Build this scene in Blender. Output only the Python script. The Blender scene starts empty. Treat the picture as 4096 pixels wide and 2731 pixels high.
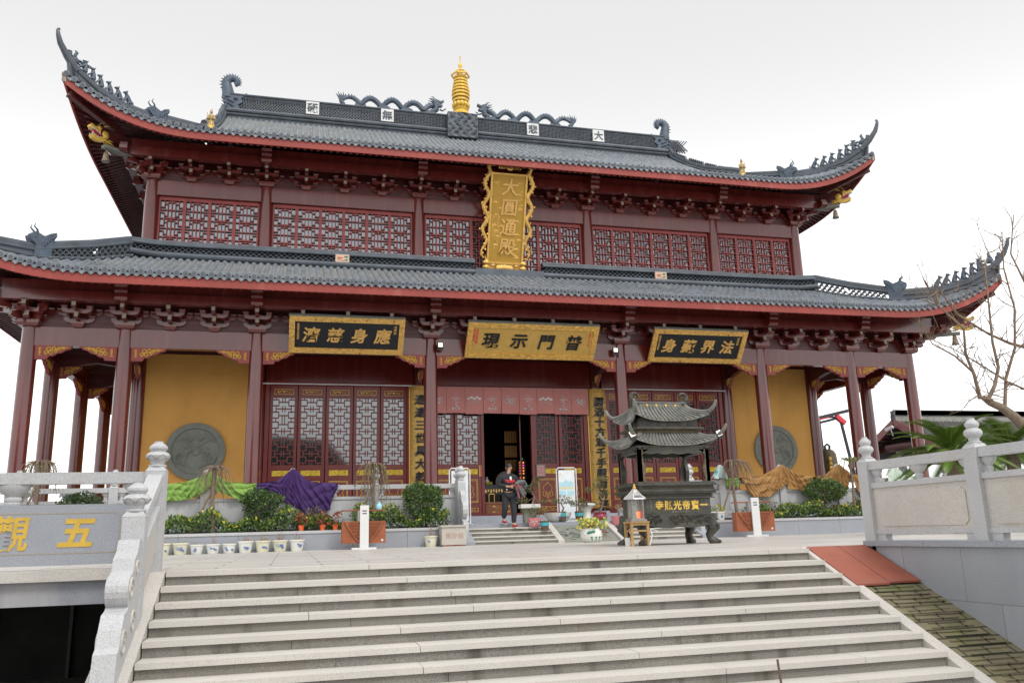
import bpy, math, random
from mathutils import Vector, Matrix
R_ = math.radians
random.seed(7)
sc = bpy.context.scene
COL = sc.collection

# ------------------------------------------------------------------ camera, sky, sun, exposure
cd = bpy.data.cameras.new('camera'); cam = bpy.data.objects.new('camera', cd); COL.objects.link(cam)
cd.sensor_width = 36.0; cd.lens = 29.3226; cd.clip_start = .05; cd.clip_end = 3000
_r = Vector((0.967748, -0.250356, -0.028024)); _u = Vector((-0.029749, -0.224034, 0.974127)); _f = Vector((0.250157, 0.941876, 0.224257))
_m = Matrix((_r, _u, -_f)).transposed().to_4x4(); _m.translation = Vector((-7.5729, -26.518, 0.2978))
cam.matrix_world = _m
sc.camera = cam

SUN_EL, SUN_ROT = R_(52), R_(-150)
w = bpy.data.worlds.new('World'); sc.world = w; w.use_nodes = True
nt = w.node_tree; nt.nodes.clear()
out = nt.nodes.new('ShaderNodeOutputWorld'); bg = nt.nodes.new('ShaderNodeBackground')
sky = nt.nodes.new('ShaderNodeTexSky'); sky.sky_type = 'NISHITA'; sky.sun_disc = False
sky.sun_elevation = SUN_EL; sky.sun_rotation = SUN_ROT; sky.air_density = 1.0; sky.dust_density = 4.0; sky.ozone_density = 1.0
hs = nt.nodes.new('ShaderNodeHueSaturation'); hs.inputs['Saturation'].default_value = .04
mixc = nt.nodes.new('ShaderNodeMix'); mixc.data_type = 'RGBA'; mixc.inputs['Factor'].default_value = .72   # overcast: the cloud deck evens the sky out
mixc.inputs['B'].default_value = (11.6, 11.6, 11.65, 1)
nt.links.new(sky.outputs[0], hs.inputs['Color']); nt.links.new(hs.outputs[0], mixc.inputs['A'])
geo = nt.nodes.new('ShaderNodeTexCoord'); sep = nt.nodes.new('ShaderNodeSeparateXYZ'); nt.links.new(geo.outputs['Generated'], sep.inputs[0])
rmp = nt.nodes.new('ShaderNodeValToRGB'); rmp.color_ramp.interpolation = 'B_SPLINE'; nt.links.new(sep.outputs['Z'], rmp.inputs['Fac'])
for i, (p_, v_) in enumerate(((0., 1.0), (.22, .9), (.38, .55), (.55, .43), (.75, .5), (1., .8))):   # cloud brightness by elevation
    e_ = rmp.color_ramp.elements[i] if i < 2 else rmp.color_ramp.elements.new(p_)
    e_.position = p_; e_.color = (v_, v_, v_, 1)
mul = nt.nodes.new('ShaderNodeMix'); mul.data_type = 'RGBA'; mul.blend_type = 'MULTIPLY'; mul.inputs['Factor'].default_value = 1.
nt.links.new(mixc.outputs['Result'], mul.inputs['A']); nt.links.new(rmp.outputs['Color'], mul.inputs['B'])
nt.links.new(mul.outputs['Result'], bg.inputs['Color']); bg.inputs['Strength'].default_value = .1
nt.links.new(bg.outputs[0], out.inputs[0])
sl = bpy.data.lights.new('sun', 'SUN'); sl.energy = .9; sl.angle = R_(18); sl.color = (1, .97, .93)
so = bpy.data.objects.new('sun', sl); COL.objects.link(so)
# light comes from behind the viewer, a little from the right
so.rotation_euler = (R_(38), 0, R_(25))
vs = sc.view_settings; vs.view_transform = 'Standard'; vs.look = 'None'; vs.exposure = 1.0; vs.gamma = 1
sc.cycles.max_bounces = 6; sc.cycles.diffuse_bounces = 3; sc.cycles.glossy_bounces = 3

# ------------------------------------------------------------------ materials
MATS = {}
def mat(name, col, rough=.6, metal=0., var=.12, scale=2.5, bump=0., bscale=40., coat=0., col2=None, c2=(.55, .75), spec=.5, emit=None, speck=0., streak=None, bdist=.01, alpha=None):
    m = bpy.data.materials.new(name); m.use_nodes = True; MATS[name] = m
    t = m.node_tree; p = t.nodes['Principled BSDF']; N = t.nodes.new; L = t.links.new
    p.inputs['Roughness'].default_value = rough; p.inputs['Metallic'].default_value = metal
    p.inputs['Specular IOR Level'].default_value = spec
    if coat: p.inputs['Coat Weight'].default_value = coat; p.inputs['Coat Roughness'].default_value = .12
    tc = N('ShaderNodeTexCoord')
    n1 = N('ShaderNodeTexNoise'); n1.inputs['Scale'].default_value = scale; n1.inputs['Detail'].default_value = 6; n1.inputs['Roughness'].default_value = .6
    L(tc.outputs['Object'], n1.inputs['Vector'])
    r = N('ShaderNodeValToRGB'); e = r.color_ramp.elements
    e[0].position = .3; e[1].position = .7
    e[0].color = tuple(min(1, c * (1 - var)) for c in col) + (1,); e[1].color = tuple(min(1, c * (1 + var)) for c in col) + (1,)
    L(n1.outputs['Fac'], r.inputs['Fac']); cur = r.outputs['Color']
    def mixin(fac, c, mode='MIX'):
        nonlocal cur
        x = N('ShaderNodeMix'); x.data_type = 'RGBA'; x.blend_type = mode
        L(fac, x.inputs['Factor']); L(cur, x.inputs['A'])
        x.inputs['B'].default_value = tuple(c) + (1,); cur = x.outputs['Result']
    if speck:
        n2 = N('ShaderNodeTexNoise'); n2.inputs['Scale'].default_value = 90; n2.inputs['Detail'].default_value = 2
        L(tc.outputs['Object'], n2.inputs['Vector'])
        r2 = N('ShaderNodeMapRange'); r2.inputs[1].default_value = .45; r2.inputs[2].default_value = .7; r2.inputs[4].default_value = speck
        L(n2.outputs['Fac'], r2.inputs[0]); mixin(r2.outputs[0], [c * .35 for c in col])
    if col2:
        n3 = N('ShaderNodeTexNoise'); n3.inputs['Scale'].default_value = scale * .7; n3.inputs['Detail'].default_value = 8; n3.inputs['Roughness'].default_value = .7
        mp = N('ShaderNodeMapping'); mp.inputs['Location'].default_value = (3.1, 7.7, 1.3); L(tc.outputs['Object'], mp.inputs[0]); L(mp.outputs[0], n3.inputs['Vector'])
        r3 = N('ShaderNodeMapRange'); r3.inputs[1].default_value = c2[0]; r3.inputs[2].default_value = c2[1]
        L(n3.outputs['Fac'], r3.inputs[0]); mixin(r3.outputs[0], col2)
    if streak:
        mp = N('ShaderNodeMapping'); mp.inputs['Scale'].default_value = streak[0]; L(tc.outputs['Object'], mp.inputs[0])
        n4 = N('ShaderNodeTexNoise'); n4.inputs['Scale'].default_value = 1.; n4.inputs['Detail'].default_value = 5; L(mp.outputs[0], n4.inputs['Vector'])
        r4 = N('ShaderNodeMapRange'); r4.inputs[1].default_value = streak[1]; r4.inputs[2].default_value = streak[2]; r4.inputs[4].default_value = streak[4]
        L(n4.outputs['Fac'], r4.inputs[0]); mixin(r4.outputs[0], streak[3])
    L(cur, p.inputs['Base Color'])
    if bump:
        b = N('ShaderNodeBump'); b.inputs['Strength'].default_value = bump; b.inputs['Distance'].default_value = bdist
        nb = N('ShaderNodeTexNoise'); nb.inputs['Scale'].default_value = bscale; nb.inputs['Detail'].default_value = 4; L(tc.outputs['Object'], nb.inputs['Vector'])
        L(nb.outputs['Fac'], b.inputs['Height']); L(b.outputs[0], p.inputs['Normal'])
    if emit:
        p.inputs['Emission Color'].default_value = tuple(emit[:3]) + (1,); p.inputs['Emission Strength'].default_value = emit[3]
    return m

LACQ = mat('maroon_lacquer', (.115, .0135, .0105), .22, coat=.5, var=.18, scale=1.2, spec=.6, streak=((5, 5, .35), .5, .8, (.2, .05, .04), .5))
LACQ2 = mat('maroon_board', (.075, .012, .011), .38, var=.3, scale=3, streak=((.8, .8, 14), .5, .75, (.16, .09, .09), .6))
REDW = mat('red_door_paint', (.17, .014, .011), .35, var=.2, scale=1.5, coat=.15)
REDR = mat('red_window_paint', (.27, .05, .045), .5, var=.18, scale=2)
FASC = mat('red_eave_paint', (.27, .042, .03), .55, var=.16, scale=.8, col2=(.20, .04, .03), streak=((2.5, 2.5, .5), .6, .75, (.40, .14, .11), .5))
PALE = mat('pale_beam_end_paint', (.30, .26, .20), .6)
TILE = mat('grey_roof_tile', (.20, .228, .26), .45, var=.2, scale=1.3, col2=(.27, .27, .255), c2=(.5, .75), bump=.2, bscale=25, streak=((4.3, 3., .3), .45, .7, (.10, .115, .13), .75))
TILED = mat('dark_ridge_tile', (.075, .09, .11), .5, var=.3, scale=2, col2=(.10, .10, .09), c2=(.55, .8), bump=.3, bscale=30)
PANT = mat('pan_tile', (.27, .265, .24), .75, var=.3, scale=3)
BLUET = mat('blue_grey_ornament', (.07, .095, .13), .5, var=.3, scale=4, bump=.5, bscale=18, bdist=.03)
YELL = mat('ochre_wall_plaster', (.64, .33, .075), .75, var=.09, scale=.8, bump=.15, bscale=60, col2=(.56, .27, .055), c2=(.52, .8), streak=((2.2, 2.2, .25), .55, .8, (.45, .22, .06), .45))
GOLD = mat('gold_leaf', (.78, .48, .13), .34, metal=.55, var=.2, scale=5, bump=.25, bscale=35)
GOLDP = mat('gold_paint', (.72, .47, .08), .4, metal=.25, var=.15, scale=6)
GOLDR = mat('gold_relief_panel', (.62, .42, .05), .4, metal=.4, var=.35, scale=9, bump=.8, bscale=14, bdist=.04)
GOLDB = mat('gold_lacquer_board', (.60, .37, .085), .45, metal=.1, var=.12, scale=8, bump=.15, bscale=60)
FRAMEG = mat('carved_gilt_frame', (.78, .47, .13), .38, metal=.3, var=.3, scale=14, col2=(.22, .03, .02), c2=(.56, .64), bump=.9, bscale=16, bdist=.04)
GILTL = mat('gilt_lettering', (.74, .44, .13), .35, metal=.15, var=.12, scale=6)
BLACK = mat('black_lacquer', (.014, .015, .018), .35, var=.2)
INKB = mat('black_lettering', (.012, .012, .014), .25)
GRAN = mat('pale_granite', (.50, .505, .515), .6, var=.07, scale=2, speck=.5, bump=.15, bscale=120, streak=((2, 2, .5), .56, .8, (.42, .36, .28), .45))
GRANW = mat('warm_granite_panel', (.55, .52, .48), .65, var=.08, scale=1.5, speck=.45, bump=.2, bscale=90, col2=(.47, .40, .31), c2=(.55, .8))
GRANB = mat('blue_grey_granite', (.33, .35, .39), .62, var=.08, scale=1.6, speck=.5, bump=.15, bscale=110, streak=((1.2, 1.2, .4), .55, .8, (.30, .30, .30), .6))
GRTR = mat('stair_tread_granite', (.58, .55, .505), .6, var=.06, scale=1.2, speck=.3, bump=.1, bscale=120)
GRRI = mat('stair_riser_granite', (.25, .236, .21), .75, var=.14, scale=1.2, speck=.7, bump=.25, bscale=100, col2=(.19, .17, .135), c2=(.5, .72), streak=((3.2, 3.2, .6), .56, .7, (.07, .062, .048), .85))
STONE = mat('grey_carved_stone', (.21, .215, .185), .8, var=.15, scale=5, bump=.5, bscale=30)
PINKST = mat('sandbox_stone', (.5, .46, .41), .7, var=.08, speck=.4)
BRONZE = mat('dark_bronze', (.062, .062, .052), .45, metal=.35, var=.35, scale=5, col2=(.12, .10, .06), c2=(.5, .75), bump=.4, bscale=40)
BRONZL = mat('worn_bronze_tile', (.2, .2, .18), .5, metal=.25, var=.2, scale=6, col2=(.09, .09, .08), c2=(.5, .7), bump=.3, bscale=30)
BRONZG = mat('gilt_worn_bronze', (.13, .105, .06), .5, metal=.3, var=.4, scale=12, bump=.9, bscale=45, bdist=.03)
GLASSM = mat('upper_mirror_glass', (.22, .25, .265), .06, metal=1., var=.05, scale=.5)
GLASSL = mat('pale_mirror_glass', (.16, .168, .17), .05, metal=1., var=.04, scale=.5)
GLASSD = mat('dark_reflection_glass', (.03, .036, .036), .12, var=.5, scale=3, spec=.25)  # dark reflections that no object casts are put into this glass colour
WOODO = mat('orange_slat_wood', (.30, .085, .03), .5, var=.2, scale=4, streak=((2, 2, 20), .5, .8, (.2, .05, .02), .6))
WOODY = mat('yellow_wood', (.36, .22, .08), .6, var=.25, scale=6)
WOODC = mat('cabinet_wood', (.32, .12, .04), .4, var=.3, scale=5)
WHITEP = mat('white_paint', (.68, .68, .67), .45, var=.03)
WHITEC = mat('white_glazed_pot', (.72, .72, .66), .2, var=.06, coat=.4)
CREAMC = mat('cream_glazed_pot', (.68, .66, .50), .25, var=.06, coat=.3)
BLUEP = mat('blue_glaze_motif', (.12, .2, .45), .3)
GREENP = mat('green_glaze_motif', (.03, .2, .13), .3)
PINKP = mat('pink_glazed_pot', (.62, .22, .24), .4, var=.1)
CRIM = mat('crimson_glazed_pot', (.28, .03, .06), .25, coat=.4)
ORNGP = mat('orange_plastic_pot', (.75, .12, .03), .4)
TEALP = mat('teal_paint', (.05, .38, .45), .6, streak=((40, 40, 2), .5, .7, (.12, .25, .25), .6))
BARKP = mat('brown_plank', (.11, .07, .045), .8, var=.3, scale=10)
CLGR = mat('lime_green_cloth', (.20, .34, .07), .85, var=.1, scale=3, bump=.3, bscale=60)
CLPU = mat('purple_cloth', (.045, .014, .10), .8, var=.2, scale=3)
CLBR = mat('brown_cloth', (.34, .18, .06), .85, var=.12, scale=3, bump=.3, bscale=60)
CLWH = mat('pale_green_cloth', (.62, .72, .62), .8, var=.06)
CLPK = mat('pink_curtain_cloth', (.58, .235, .21), .85, var=.07, scale=2)
LEAF1 = mat('leaf_green', (.055, .11, .024), .55, var=.35, scale=6)
LEAF2 = mat('leaf_light_green', (.13, .21, .035), .55, var=.3, scale=6)
LEAF3 = mat('leaf_yellow', (.55, .45, .03), .55, var=.25, scale=6)
LEAFD = mat('leaf_dark_green', (.022, .05, .018), .5, var=.4, scale=6)
LEAFO = mat('leaf_olive', (.14, .15, .05), .65, var=.35, scale=8)
LEAFR = mat('leaf_dry_red', (.22, .06, .03), .7, var=.4, scale=8)
DRYST = mat('dry_stem', (.30, .17, .10), .85, var=.3, scale=8)
CYC = mat('cycad_green', (.10, .17, .022), .45, var=.3, scale=4)
BARK = mat('grey_brown_bark', (.19, .145, .105), .85, var=.3, scale=12, bump=.6, bscale=30)
TWIG = mat('bare_twig', (.2, .14, .10), .85, var=.3, scale=5)
SOIL = mat('dark_soil', (.04, .03, .022), .95, var=.4, scale=12)
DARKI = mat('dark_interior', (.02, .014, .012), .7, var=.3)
GARAGE = mat('garage_dark_wall', (.035, .034, .034), .8, var=.4, scale=1.2)
BRICKM = mat('mossy_brick_ramp', (.20, .17, .105), .9, var=.2, scale=4, col2=(.15, .17, .05), c2=(.5, .68), bump=.6, bscale=30)
REDBD = mat('red_plywood', (.30, .085, .05), .65, var=.14, scale=2.5, streak=((.8, 5, .8), .55, .75, (.27, .10, .075), .6))
GROUND = mat('lower_court_paving', (.32, .31, .29), .8, var=.15, scale=1)
SKIN = mat('skin', (.52, .30, .20), .55, var=.06)
HAIR = mat('black_hair', (.012, .011, .010), .45, var=.3, scale=30)
SWEAT = mat('charcoal_sweater', (.022, .023, .027), .85, var=.15, scale=6, bump=.25, bscale=80)
JEAN = mat('dark_jeans', (.022, .024, .03), .8, var=.4, scale=4, bump=.2, bscale=70)
SHOER = mat('red_shoe', (.35, .02, .03), .6)
JACK = mat('grey_quilted_jacket', (.12, .12, .13), .6, var=.15, scale=6)
REDT = mat('red_print', (.70, .05, .06), .6)
LAMPG = mat('floodlight_glass', (.7, .7, .68), .2, emit=(1, .9, .7, .6))
LAMPO = mat('orange_votive_glow', (.8, .2, .05), .4, emit=(1, .25, .05, .9))
LAMPM = mat('magenta_votive_glow', (.8, .1, .5), .4, emit=(1, .05, .5, .9))
DRED = mat('dragon_mouth_red', (.35, .015, .02), .5)
CRANE = mat('crane_steel', (.05, .05, .055), .5, metal=.4)
DKTILE = mat('old_roof_tile', (.12, .115, .11), .75, var=.3, scale=2, bump=.2)
GREENR = mat('olive_hall_wall', (.13, .11, .05), .8, var=.3)  # the olive wall of the opposite hall, its own colour

def brick_nodes(m, scale, bw, rh, mortar, mcol, rot=0., axis=None):
    """darken joints of a laid pattern in an existing material"""
    t = m.node_tree; p = t.nodes['Principled BSDF']; N = t.nodes.new
    src = p.inputs['Base Color'].links[0].from_socket
    tc = N('ShaderNodeTexCoord'); mp = N('ShaderNodeMapping'); t.links.new(tc.outputs['Object'], mp.inputs[0])
    if axis: mp.inputs['Rotation'].default_value = axis
    b = N('ShaderNodeTexBrick'); b.inputs['Scale'].default_value = scale; b.inputs['Brick Width'].default_value = bw; b.inputs['Row Height'].default_value = rh
    b.inputs['Mortar Size'].default_value = mortar; b.inputs['Mortar Smooth'].default_value = .2
    b.inputs['Color1'].default_value = (0, 0, 0, 1); b.inputs['Color2'].default_value = (.35, .35, .35, 1); b.inputs['Mortar'].default_value = (1, 1, 1, 1)
    t.links.new(mp.outputs[0], b.inputs['Vector'])
    x = N('ShaderNodeMix'); x.data_type = 'RGBA'; t.links.new(b.outputs['Fac'], x.inputs['Factor'])
    y = N('ShaderNodeMix'); y.data_type = 'RGBA'; y.blend_type = 'MULTIPLY'; y.inputs['Factor'].default_value = .35
    inv = N('ShaderNodeInvert'); t.links.new(b.outputs['Color'], inv.inputs['Color'])
    t.links.new(src, y.inputs['A']); t.links.new(inv.outputs[0], y.inputs['B'])
    t.links.new(y.outputs['Result'], x.inputs['A']); x.inputs['B'].default_value = tuple(mcol) + (1,)
    t.links.new(x.outputs['Result'], p.inputs['Base Color'])
PLAZA = mat('plaza_granite', (.58, .555, .52), .42, var=.07, scale=.7, speck=.25, streak=((.25, 3, 1), .55, .75, (.40, .37, .34), .6))
brick_nodes(PLAZA, 1., 1.2, .6, .012, (.22, .2, .18))
brick_nodes(BRICKM, 1., .32, .16, .016, (.05, .045, .025))
WALLG = mat('retaining_wall_granite', (.37, .39, .425), .6, var=.1, scale=.9, speck=.4, streak=((1.5, 1.5, .35), .52, .75, (.27, .28, .31), .7))
brick_nodes(WALLG, 1., 1.0, .62, .006, (.2, .2, .2), axis=(0, R_(90), R_(90)))
brick_nodes(GROUND, 1., 1.2, .6, .012, (.15, .14, .13))

# ------------------------------------------------------------------ mesh helpers
GLY = {}
def glyph(ch, bold=.02):
    k = (ch, bold)
    if k not in GLY:
        cu = bpy.data.curves.new('g', 'FONT'); cu.body = ch; cu.extrude = .5; cu.offset = bold; cu.resolution_u = 2
        o = bpy.data.objects.new('g', cu); COL.objects.link(o)
        me = bpy.data.meshes.new_from_object(o.evaluated_get(bpy.context.evaluated_depsgraph_get()))
        vs_ = [tuple(v.co) for v in me.vertices]; fs = [tuple(p.vertices) for p in me.polygons]
        bpy.data.objects.remove(o); bpy.data.curves.remove(cu); bpy.data.meshes.remove(me)
        if vs_:
            x0 = min(v[0] for v in vs_); x1 = max(v[0] for v in vs_); y0 = min(v[1] for v in vs_); y1 = max(v[1] for v in vs_)
            cx, cy = (x0 + x1) / 2, (.38 if ord(ch) > 255 else .36)
            if ord(ch) > 255: cy = (y0 + y1) / 2 * .5 + .19
            vs_ = [(a - cx, b - cy, c) for a, b, c in vs_]
        GLY[k] = (vs_, fs)
    return GLY[k]

class MB:
    def __init__(s): s.v = []; s.f = []; s.m = []; s.mi = 0
    def add(s, vs, fs):
        o = len(s.v); s.v.extend([tuple(v) for v in vs]); s.f.extend([tuple(i + o for i in f) for f in fs]); s.m.extend([s.mi] * len(fs)); return s
    def mat(s, i): s.mi = i; return s
    def box(s, x0, x1, y0, y1, z0, z1):
        return s.add([(x0, y0, z0), (x1, y0, z0), (x1, y1, z0), (x0, y1, z0), (x0, y0, z1), (x1, y0, z1), (x1, y1, z1), (x0, y1, z1)],
                     [(0, 3, 2, 1), (4, 5, 6, 7), (0, 1, 5, 4), (1, 2, 6, 5), (2, 3, 7, 6), (3, 0, 4, 7)])
    def taper(s, c, a0, b0, a1, b1, z0, z1):
        x, y = c
        return s.add([(x - a0, y - b0, z0), (x + a0, y - b0, z0), (x + a0, y + b0, z0), (x - a0, y + b0, z0), (x - a1, y - b1, z1), (x + a1, y - b1, z1), (x + a1, y + b1, z1), (x - a1, y + b1, z1)],
                     [(0, 3, 2, 1), (4, 5, 6, 7), (0, 1, 5, 4), (1, 2, 6, 5), (2, 3, 7, 6), (3, 0, 4, 7)])
    def bar(s, p, q, w, h=None, up=(0, 0, 1)):
        p = Vector(p); q = Vector(q); h = w if h is None else h
        d = (q - p).normalized(); a = d.cross(Vector(up))
        if a.length < 1e-4: a = d.cross(Vector((1, 0, 0)))
        a = a.normalized() * (w / 2); b = a.cross(d).normalized() * (h / 2)
        vs_ = [p - a - b, p + a - b, p + a + b, p - a + b, q - a - b, q + a - b, q + a + b, q - a + b]
        return s.add(vs_, [(0, 1, 2, 3), (7, 6, 5, 4), (0, 4, 5, 1), (1, 5, 6, 2), (2, 6, 7, 3), (3, 7, 4, 0)])
    def tube(s, path, r, n=8, cap=True, flat=1.):
        P = [Vector(p) for p in path]; k = len(P); r = r if isinstance(r, (list, tuple)) else [r] * k
        vs_ = []; ref = None
        for i in range(k):
            d = (P[min(i + 1, k - 1)] - P[max(i - 1, 0)])
            d = d.normalized() if d.length > 1e-9 else Vector((0, 0, 1))
            if ref is None:
                ref = d.cross(Vector((0, 0, 1)));
                if ref.length < .05: ref = d.cross(Vector((1, 0, 0)))
            a = (ref - d * ref.dot(d)); a = a.normalized() if a.length > 1e-6 else d.orthogonal().normalized(); ref = a
            b = d.cross(a)
            for j in range(n):
                t = 2 * math.pi * j / n; vs_.append(P[i] + (a * math.cos(t) + b * math.sin(t) * flat) * r[i])
        fs = [(i * n + j, i * n + (j + 1) % n, (i + 1) * n + (j + 1) % n, (i + 1) * n + j) for i in range(k - 1) for j in range(n)]
        if cap: fs += [tuple(range(n - 1, -1, -1)), tuple((k - 1) * n + j for j in range(n))]
        return s.add(vs_, fs)
    def lathe(s, c, prof, n=16, sx=1., sy=1.):
        x, y, z = c; vs_ = []; k = len(prof)
        for r, h in prof:
            for j in range(n):
                t = 2 * math.pi * j / n; vs_.append((x + r * sx * math.cos(t), y + r * sy * math.sin(t), z + h))
        fs = [(i * n + j, i * n + (j + 1) % n, (i + 1) * n + (j + 1) % n, (i + 1) * n + j) for i in range(k - 1) for j in range(n)]
        fs += [tuple(range(n - 1, -1, -1)), tuple((k - 1) * n + j for j in range(n))]
        return s.add(vs_, fs)
    def ell(s, c, rx, ry=None, rz=None, nu=10, nv=6, rot=None):
        ry = rx if ry is None else ry; rz = rx if rz is None else rz; c = Vector(c); vs_ = []
        for i in range(nv + 1):
            ph = math.pi * i / nv - math.pi / 2
            for j in range(nu):
                t = 2 * math.pi * j / nu; q = Vector((rx * math.cos(ph) * math.cos(t), ry * math.cos(ph) * math.sin(t), rz * math.sin(ph)))
                if rot: q = rot @ q
                vs_.append(c + q)
        fs = [(i * nu + j, i * nu + (j + 1) % nu, (i + 1) * nu + (j + 1) % nu, (i + 1) * nu + j) for i in range(nv) for j in range(nu)]
        return s.add(vs_, fs)
    def prism(s, poly, o, u, v, depth):
        """2-D outline in the plane o + x u + y v, given the thickness vector depth"""
        o = Vector(o); u = Vector(u); v = Vector(v); d = Vector(depth); n = len(poly)
        a = [o + u * x + v * y for x, y in poly]
        fs = [tuple(range(n)), tuple(range(2 * n - 1, n - 1, -1))] + [(i, n + i, n + (i + 1) % n, (i + 1) % n) for i in range(n)]
        return s.add(a + [q + d for q in a], fs)
    def surf(s, f, nu, nv, closed=False):
        vs_ = [f(i / nu, j / nv) for i in range(nu + 1) for j in range(nv + 1)]
        return s.add(vs_, [(i * (nv + 1) + j, (i + 1) * (nv + 1) + j, (i + 1) * (nv + 1) + j + 1, i * (nv + 1) + j + 1) for i in range(nu) for j in range(nv)])
    def text(s, ch, o, u, v, size, th, bold=.02, shear=0., sy=1.):
        u = Vector(u); v = Vector(v); nrm = u.cross(v).normalized(); o = Vector(o)
        vs_, fs = glyph(ch, bold)
        return s.add([o + u * ((a + shear * b) * size) + v * (b * size * sy) + nrm * (c * th) for a, b, c in vs_], fs)
    def line(s, st, o, u, v, size, th, step=None, bold=.02):
        """short horizontal row of characters centred on o"""
        step = step or size; n = len(st)
        for i, ch in enumerate(st):
            if ch != ' ': s.text(ch, Vector(o) + Vector(u) * ((i - (n - 1) / 2) * step), u, v, size, th, bold)
        return s
    def colm(s, st, o, u, v, size, th, step=None, bold=.02):
        """column of characters going down from o"""
        step = step or size
        for i, ch in enumerate(st):
            if ch != ' ': s.text(ch, Vector(o) - Vector(v) * (i * step), u, v, size, th, bold)
        return s
    def merge(s, o, M=None):
        vs_ = [M @ Vector(v) for v in o.v] if M else o.v; off = len(s.v)
        s.v.extend([tuple(v) for v in vs_]); s.f.extend([tuple(i + off for i in f) for f in o.f]); s.m.extend(o.m); return s
    def mesh(s, name, mats, smooth=False, ang=40):
        me = bpy.data.meshes.new(name); me.from_pydata(s.v, [], s.f)
        for m in (mats if isinstance(mats, (list, tuple)) else [mats]): me.materials.append(m)
        me.polygons.foreach_set('material_index', s.m)
        if smooth:
            me.polygons.foreach_set('use_smooth', [True] * len(s.f)); me.set_sharp_from_angle(angle=R_(ang))
        me.update(); return me
    def build(s, name, mats, parent=None, smooth=False, ang=40):
        return link(name, s.mesh(name, mats, smooth, ang), parent)

def link(name, me, parent=None):
    o = bpy.data.objects.new(name, me); COL.objects.link(o)
    if parent is not None:
        o.parent = parent
        if parent.type == 'EMPTY' and parent.parent is None:
            o.matrix_parent_inverse = (Matrix.Translation(parent.location) @ Matrix.Rotation(parent.rotation_euler.z, 4, 'Z')).inverted()
    return o
def tag(o, label=None, cat=None, group=None, kind=None):
    if label: o['label'] = label
    if cat: o['category'] = cat
    if group: o['group'] = group
    if kind: o['kind'] = kind
    return o
def thing(name, label, cat, loc=(0, 0, 0), group=None):
    o = bpy.data.objects.new(name, None); COL.objects.link(o); o.location = loc; o.empty_display_size = .2
    return tag(o, label, cat, group)
def dup(o, parent=None, loc=None, rz=None, scale=None, label=None, name=None):
    c = o.copy(); COL.objects.link(c)
    if parent is not None:
        inv = o.matrix_parent_inverse.copy(); c.parent = parent; c.matrix_parent_inverse = inv
    if loc is not None: c.location = loc
    if rz is not None: c.rotation_euler = (0, 0, rz)
    if scale is not None: c.scale = scale
    if label: c['label'] = label
    for ch in list(o.children): dup(ch, c)
    return c
def circ(r, n=12, a0=0., a1=2 * math.pi, cx=0., cy=0.): return [(cx + r * math.cos(a0 + (a1 - a0) * i / n), cy + r * math.sin(a0 + (a1 - a0) * i / n)) for i in range(n + (0 if abs(a1 - a0 - 2 * math.pi) < 1e-6 else 1))]
def spiral(cx, cy, r0, r1, t0, t1, n=14): return [(cx + (r0 + (r1 - r0) * i / n) * math.cos(t0 + (t1 - t0) * i / n), cy + (r0 + (r1 - r0) * i / n) * math.sin(t0 + (t1 - t0) * i / n)) for i in range(n + 1)]
def rnd(a, b): return random.uniform(a, b)
def leaf(mb, p, size, d=None, asp=.5):
    p = Vector(p); d = Vector((rnd(-1, 1), rnd(-1, 1), rnd(-.6, 1))).normalized() if d is None else Vector(d).normalized()
    a = d.cross(Vector((rnd(-1, 1), rnd(-1, 1), rnd(-1, 1)))); a = a.normalized() if a.length > 1e-4 else d.orthogonal()
    q = p + d * size
    mb.add([p, p + d * size * .5 + a * size * asp * .5, q, p + d * size * .5 - a * size * asp * .5], [(0, 1, 2, 3)])
# ------------------------------------------------------------------ the setting
def zpl(y): return .045 * (y + 16.5) / 11.0           # the plaza rises very slightly towards the hall
b = MB(); b.add([(-700, -700, -1.75), (700, -700, -1.75), (700, 900, -1.75), (-700, 900, -1.75)], [(0, 1, 2, 3)])
tag(b.build('ground', GROUND), kind='structure')
b = MB()
def slab(x0, x1, y0, y1, zb):
    b.add([(x0, y0, zb), (x1, y0, zb), (x1, y1, zb), (x0, y1, zb), (x0, y0, zpl(y0)), (x1, y0, zpl(y0)), (x1, y1, zpl(y1)), (x0, y1, zpl(y1))],
          [(0, 3, 2, 1), (4, 5, 6, 7), (0, 1, 5, 4), (1, 2, 6, 5), (2, 3, 7, 6), (3, 0, 4, 7)])
slab(-30, -9.25, -16.3, -4.4, -.3); slab(-9.25, .1, -16.16, -4.4, -1.7); slab(.1, 32, -16.5, -4.4, -1.7)
b.box(.5, 32, -44, -16.5, -1.7, 0.0)
tag(b.build('plaza', PLAZA), kind='structure')
b = MB(); b.box(-24, 24, -4.4, 30, -1, .565); tag(b.build('terrace', GRANB), kind='structure')
b = MB(); b.box(-16.3, 16.3, -.75, 22.2, .56, .86); tag(b.build('hall_podium', GRANB), kind='structure')
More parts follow.
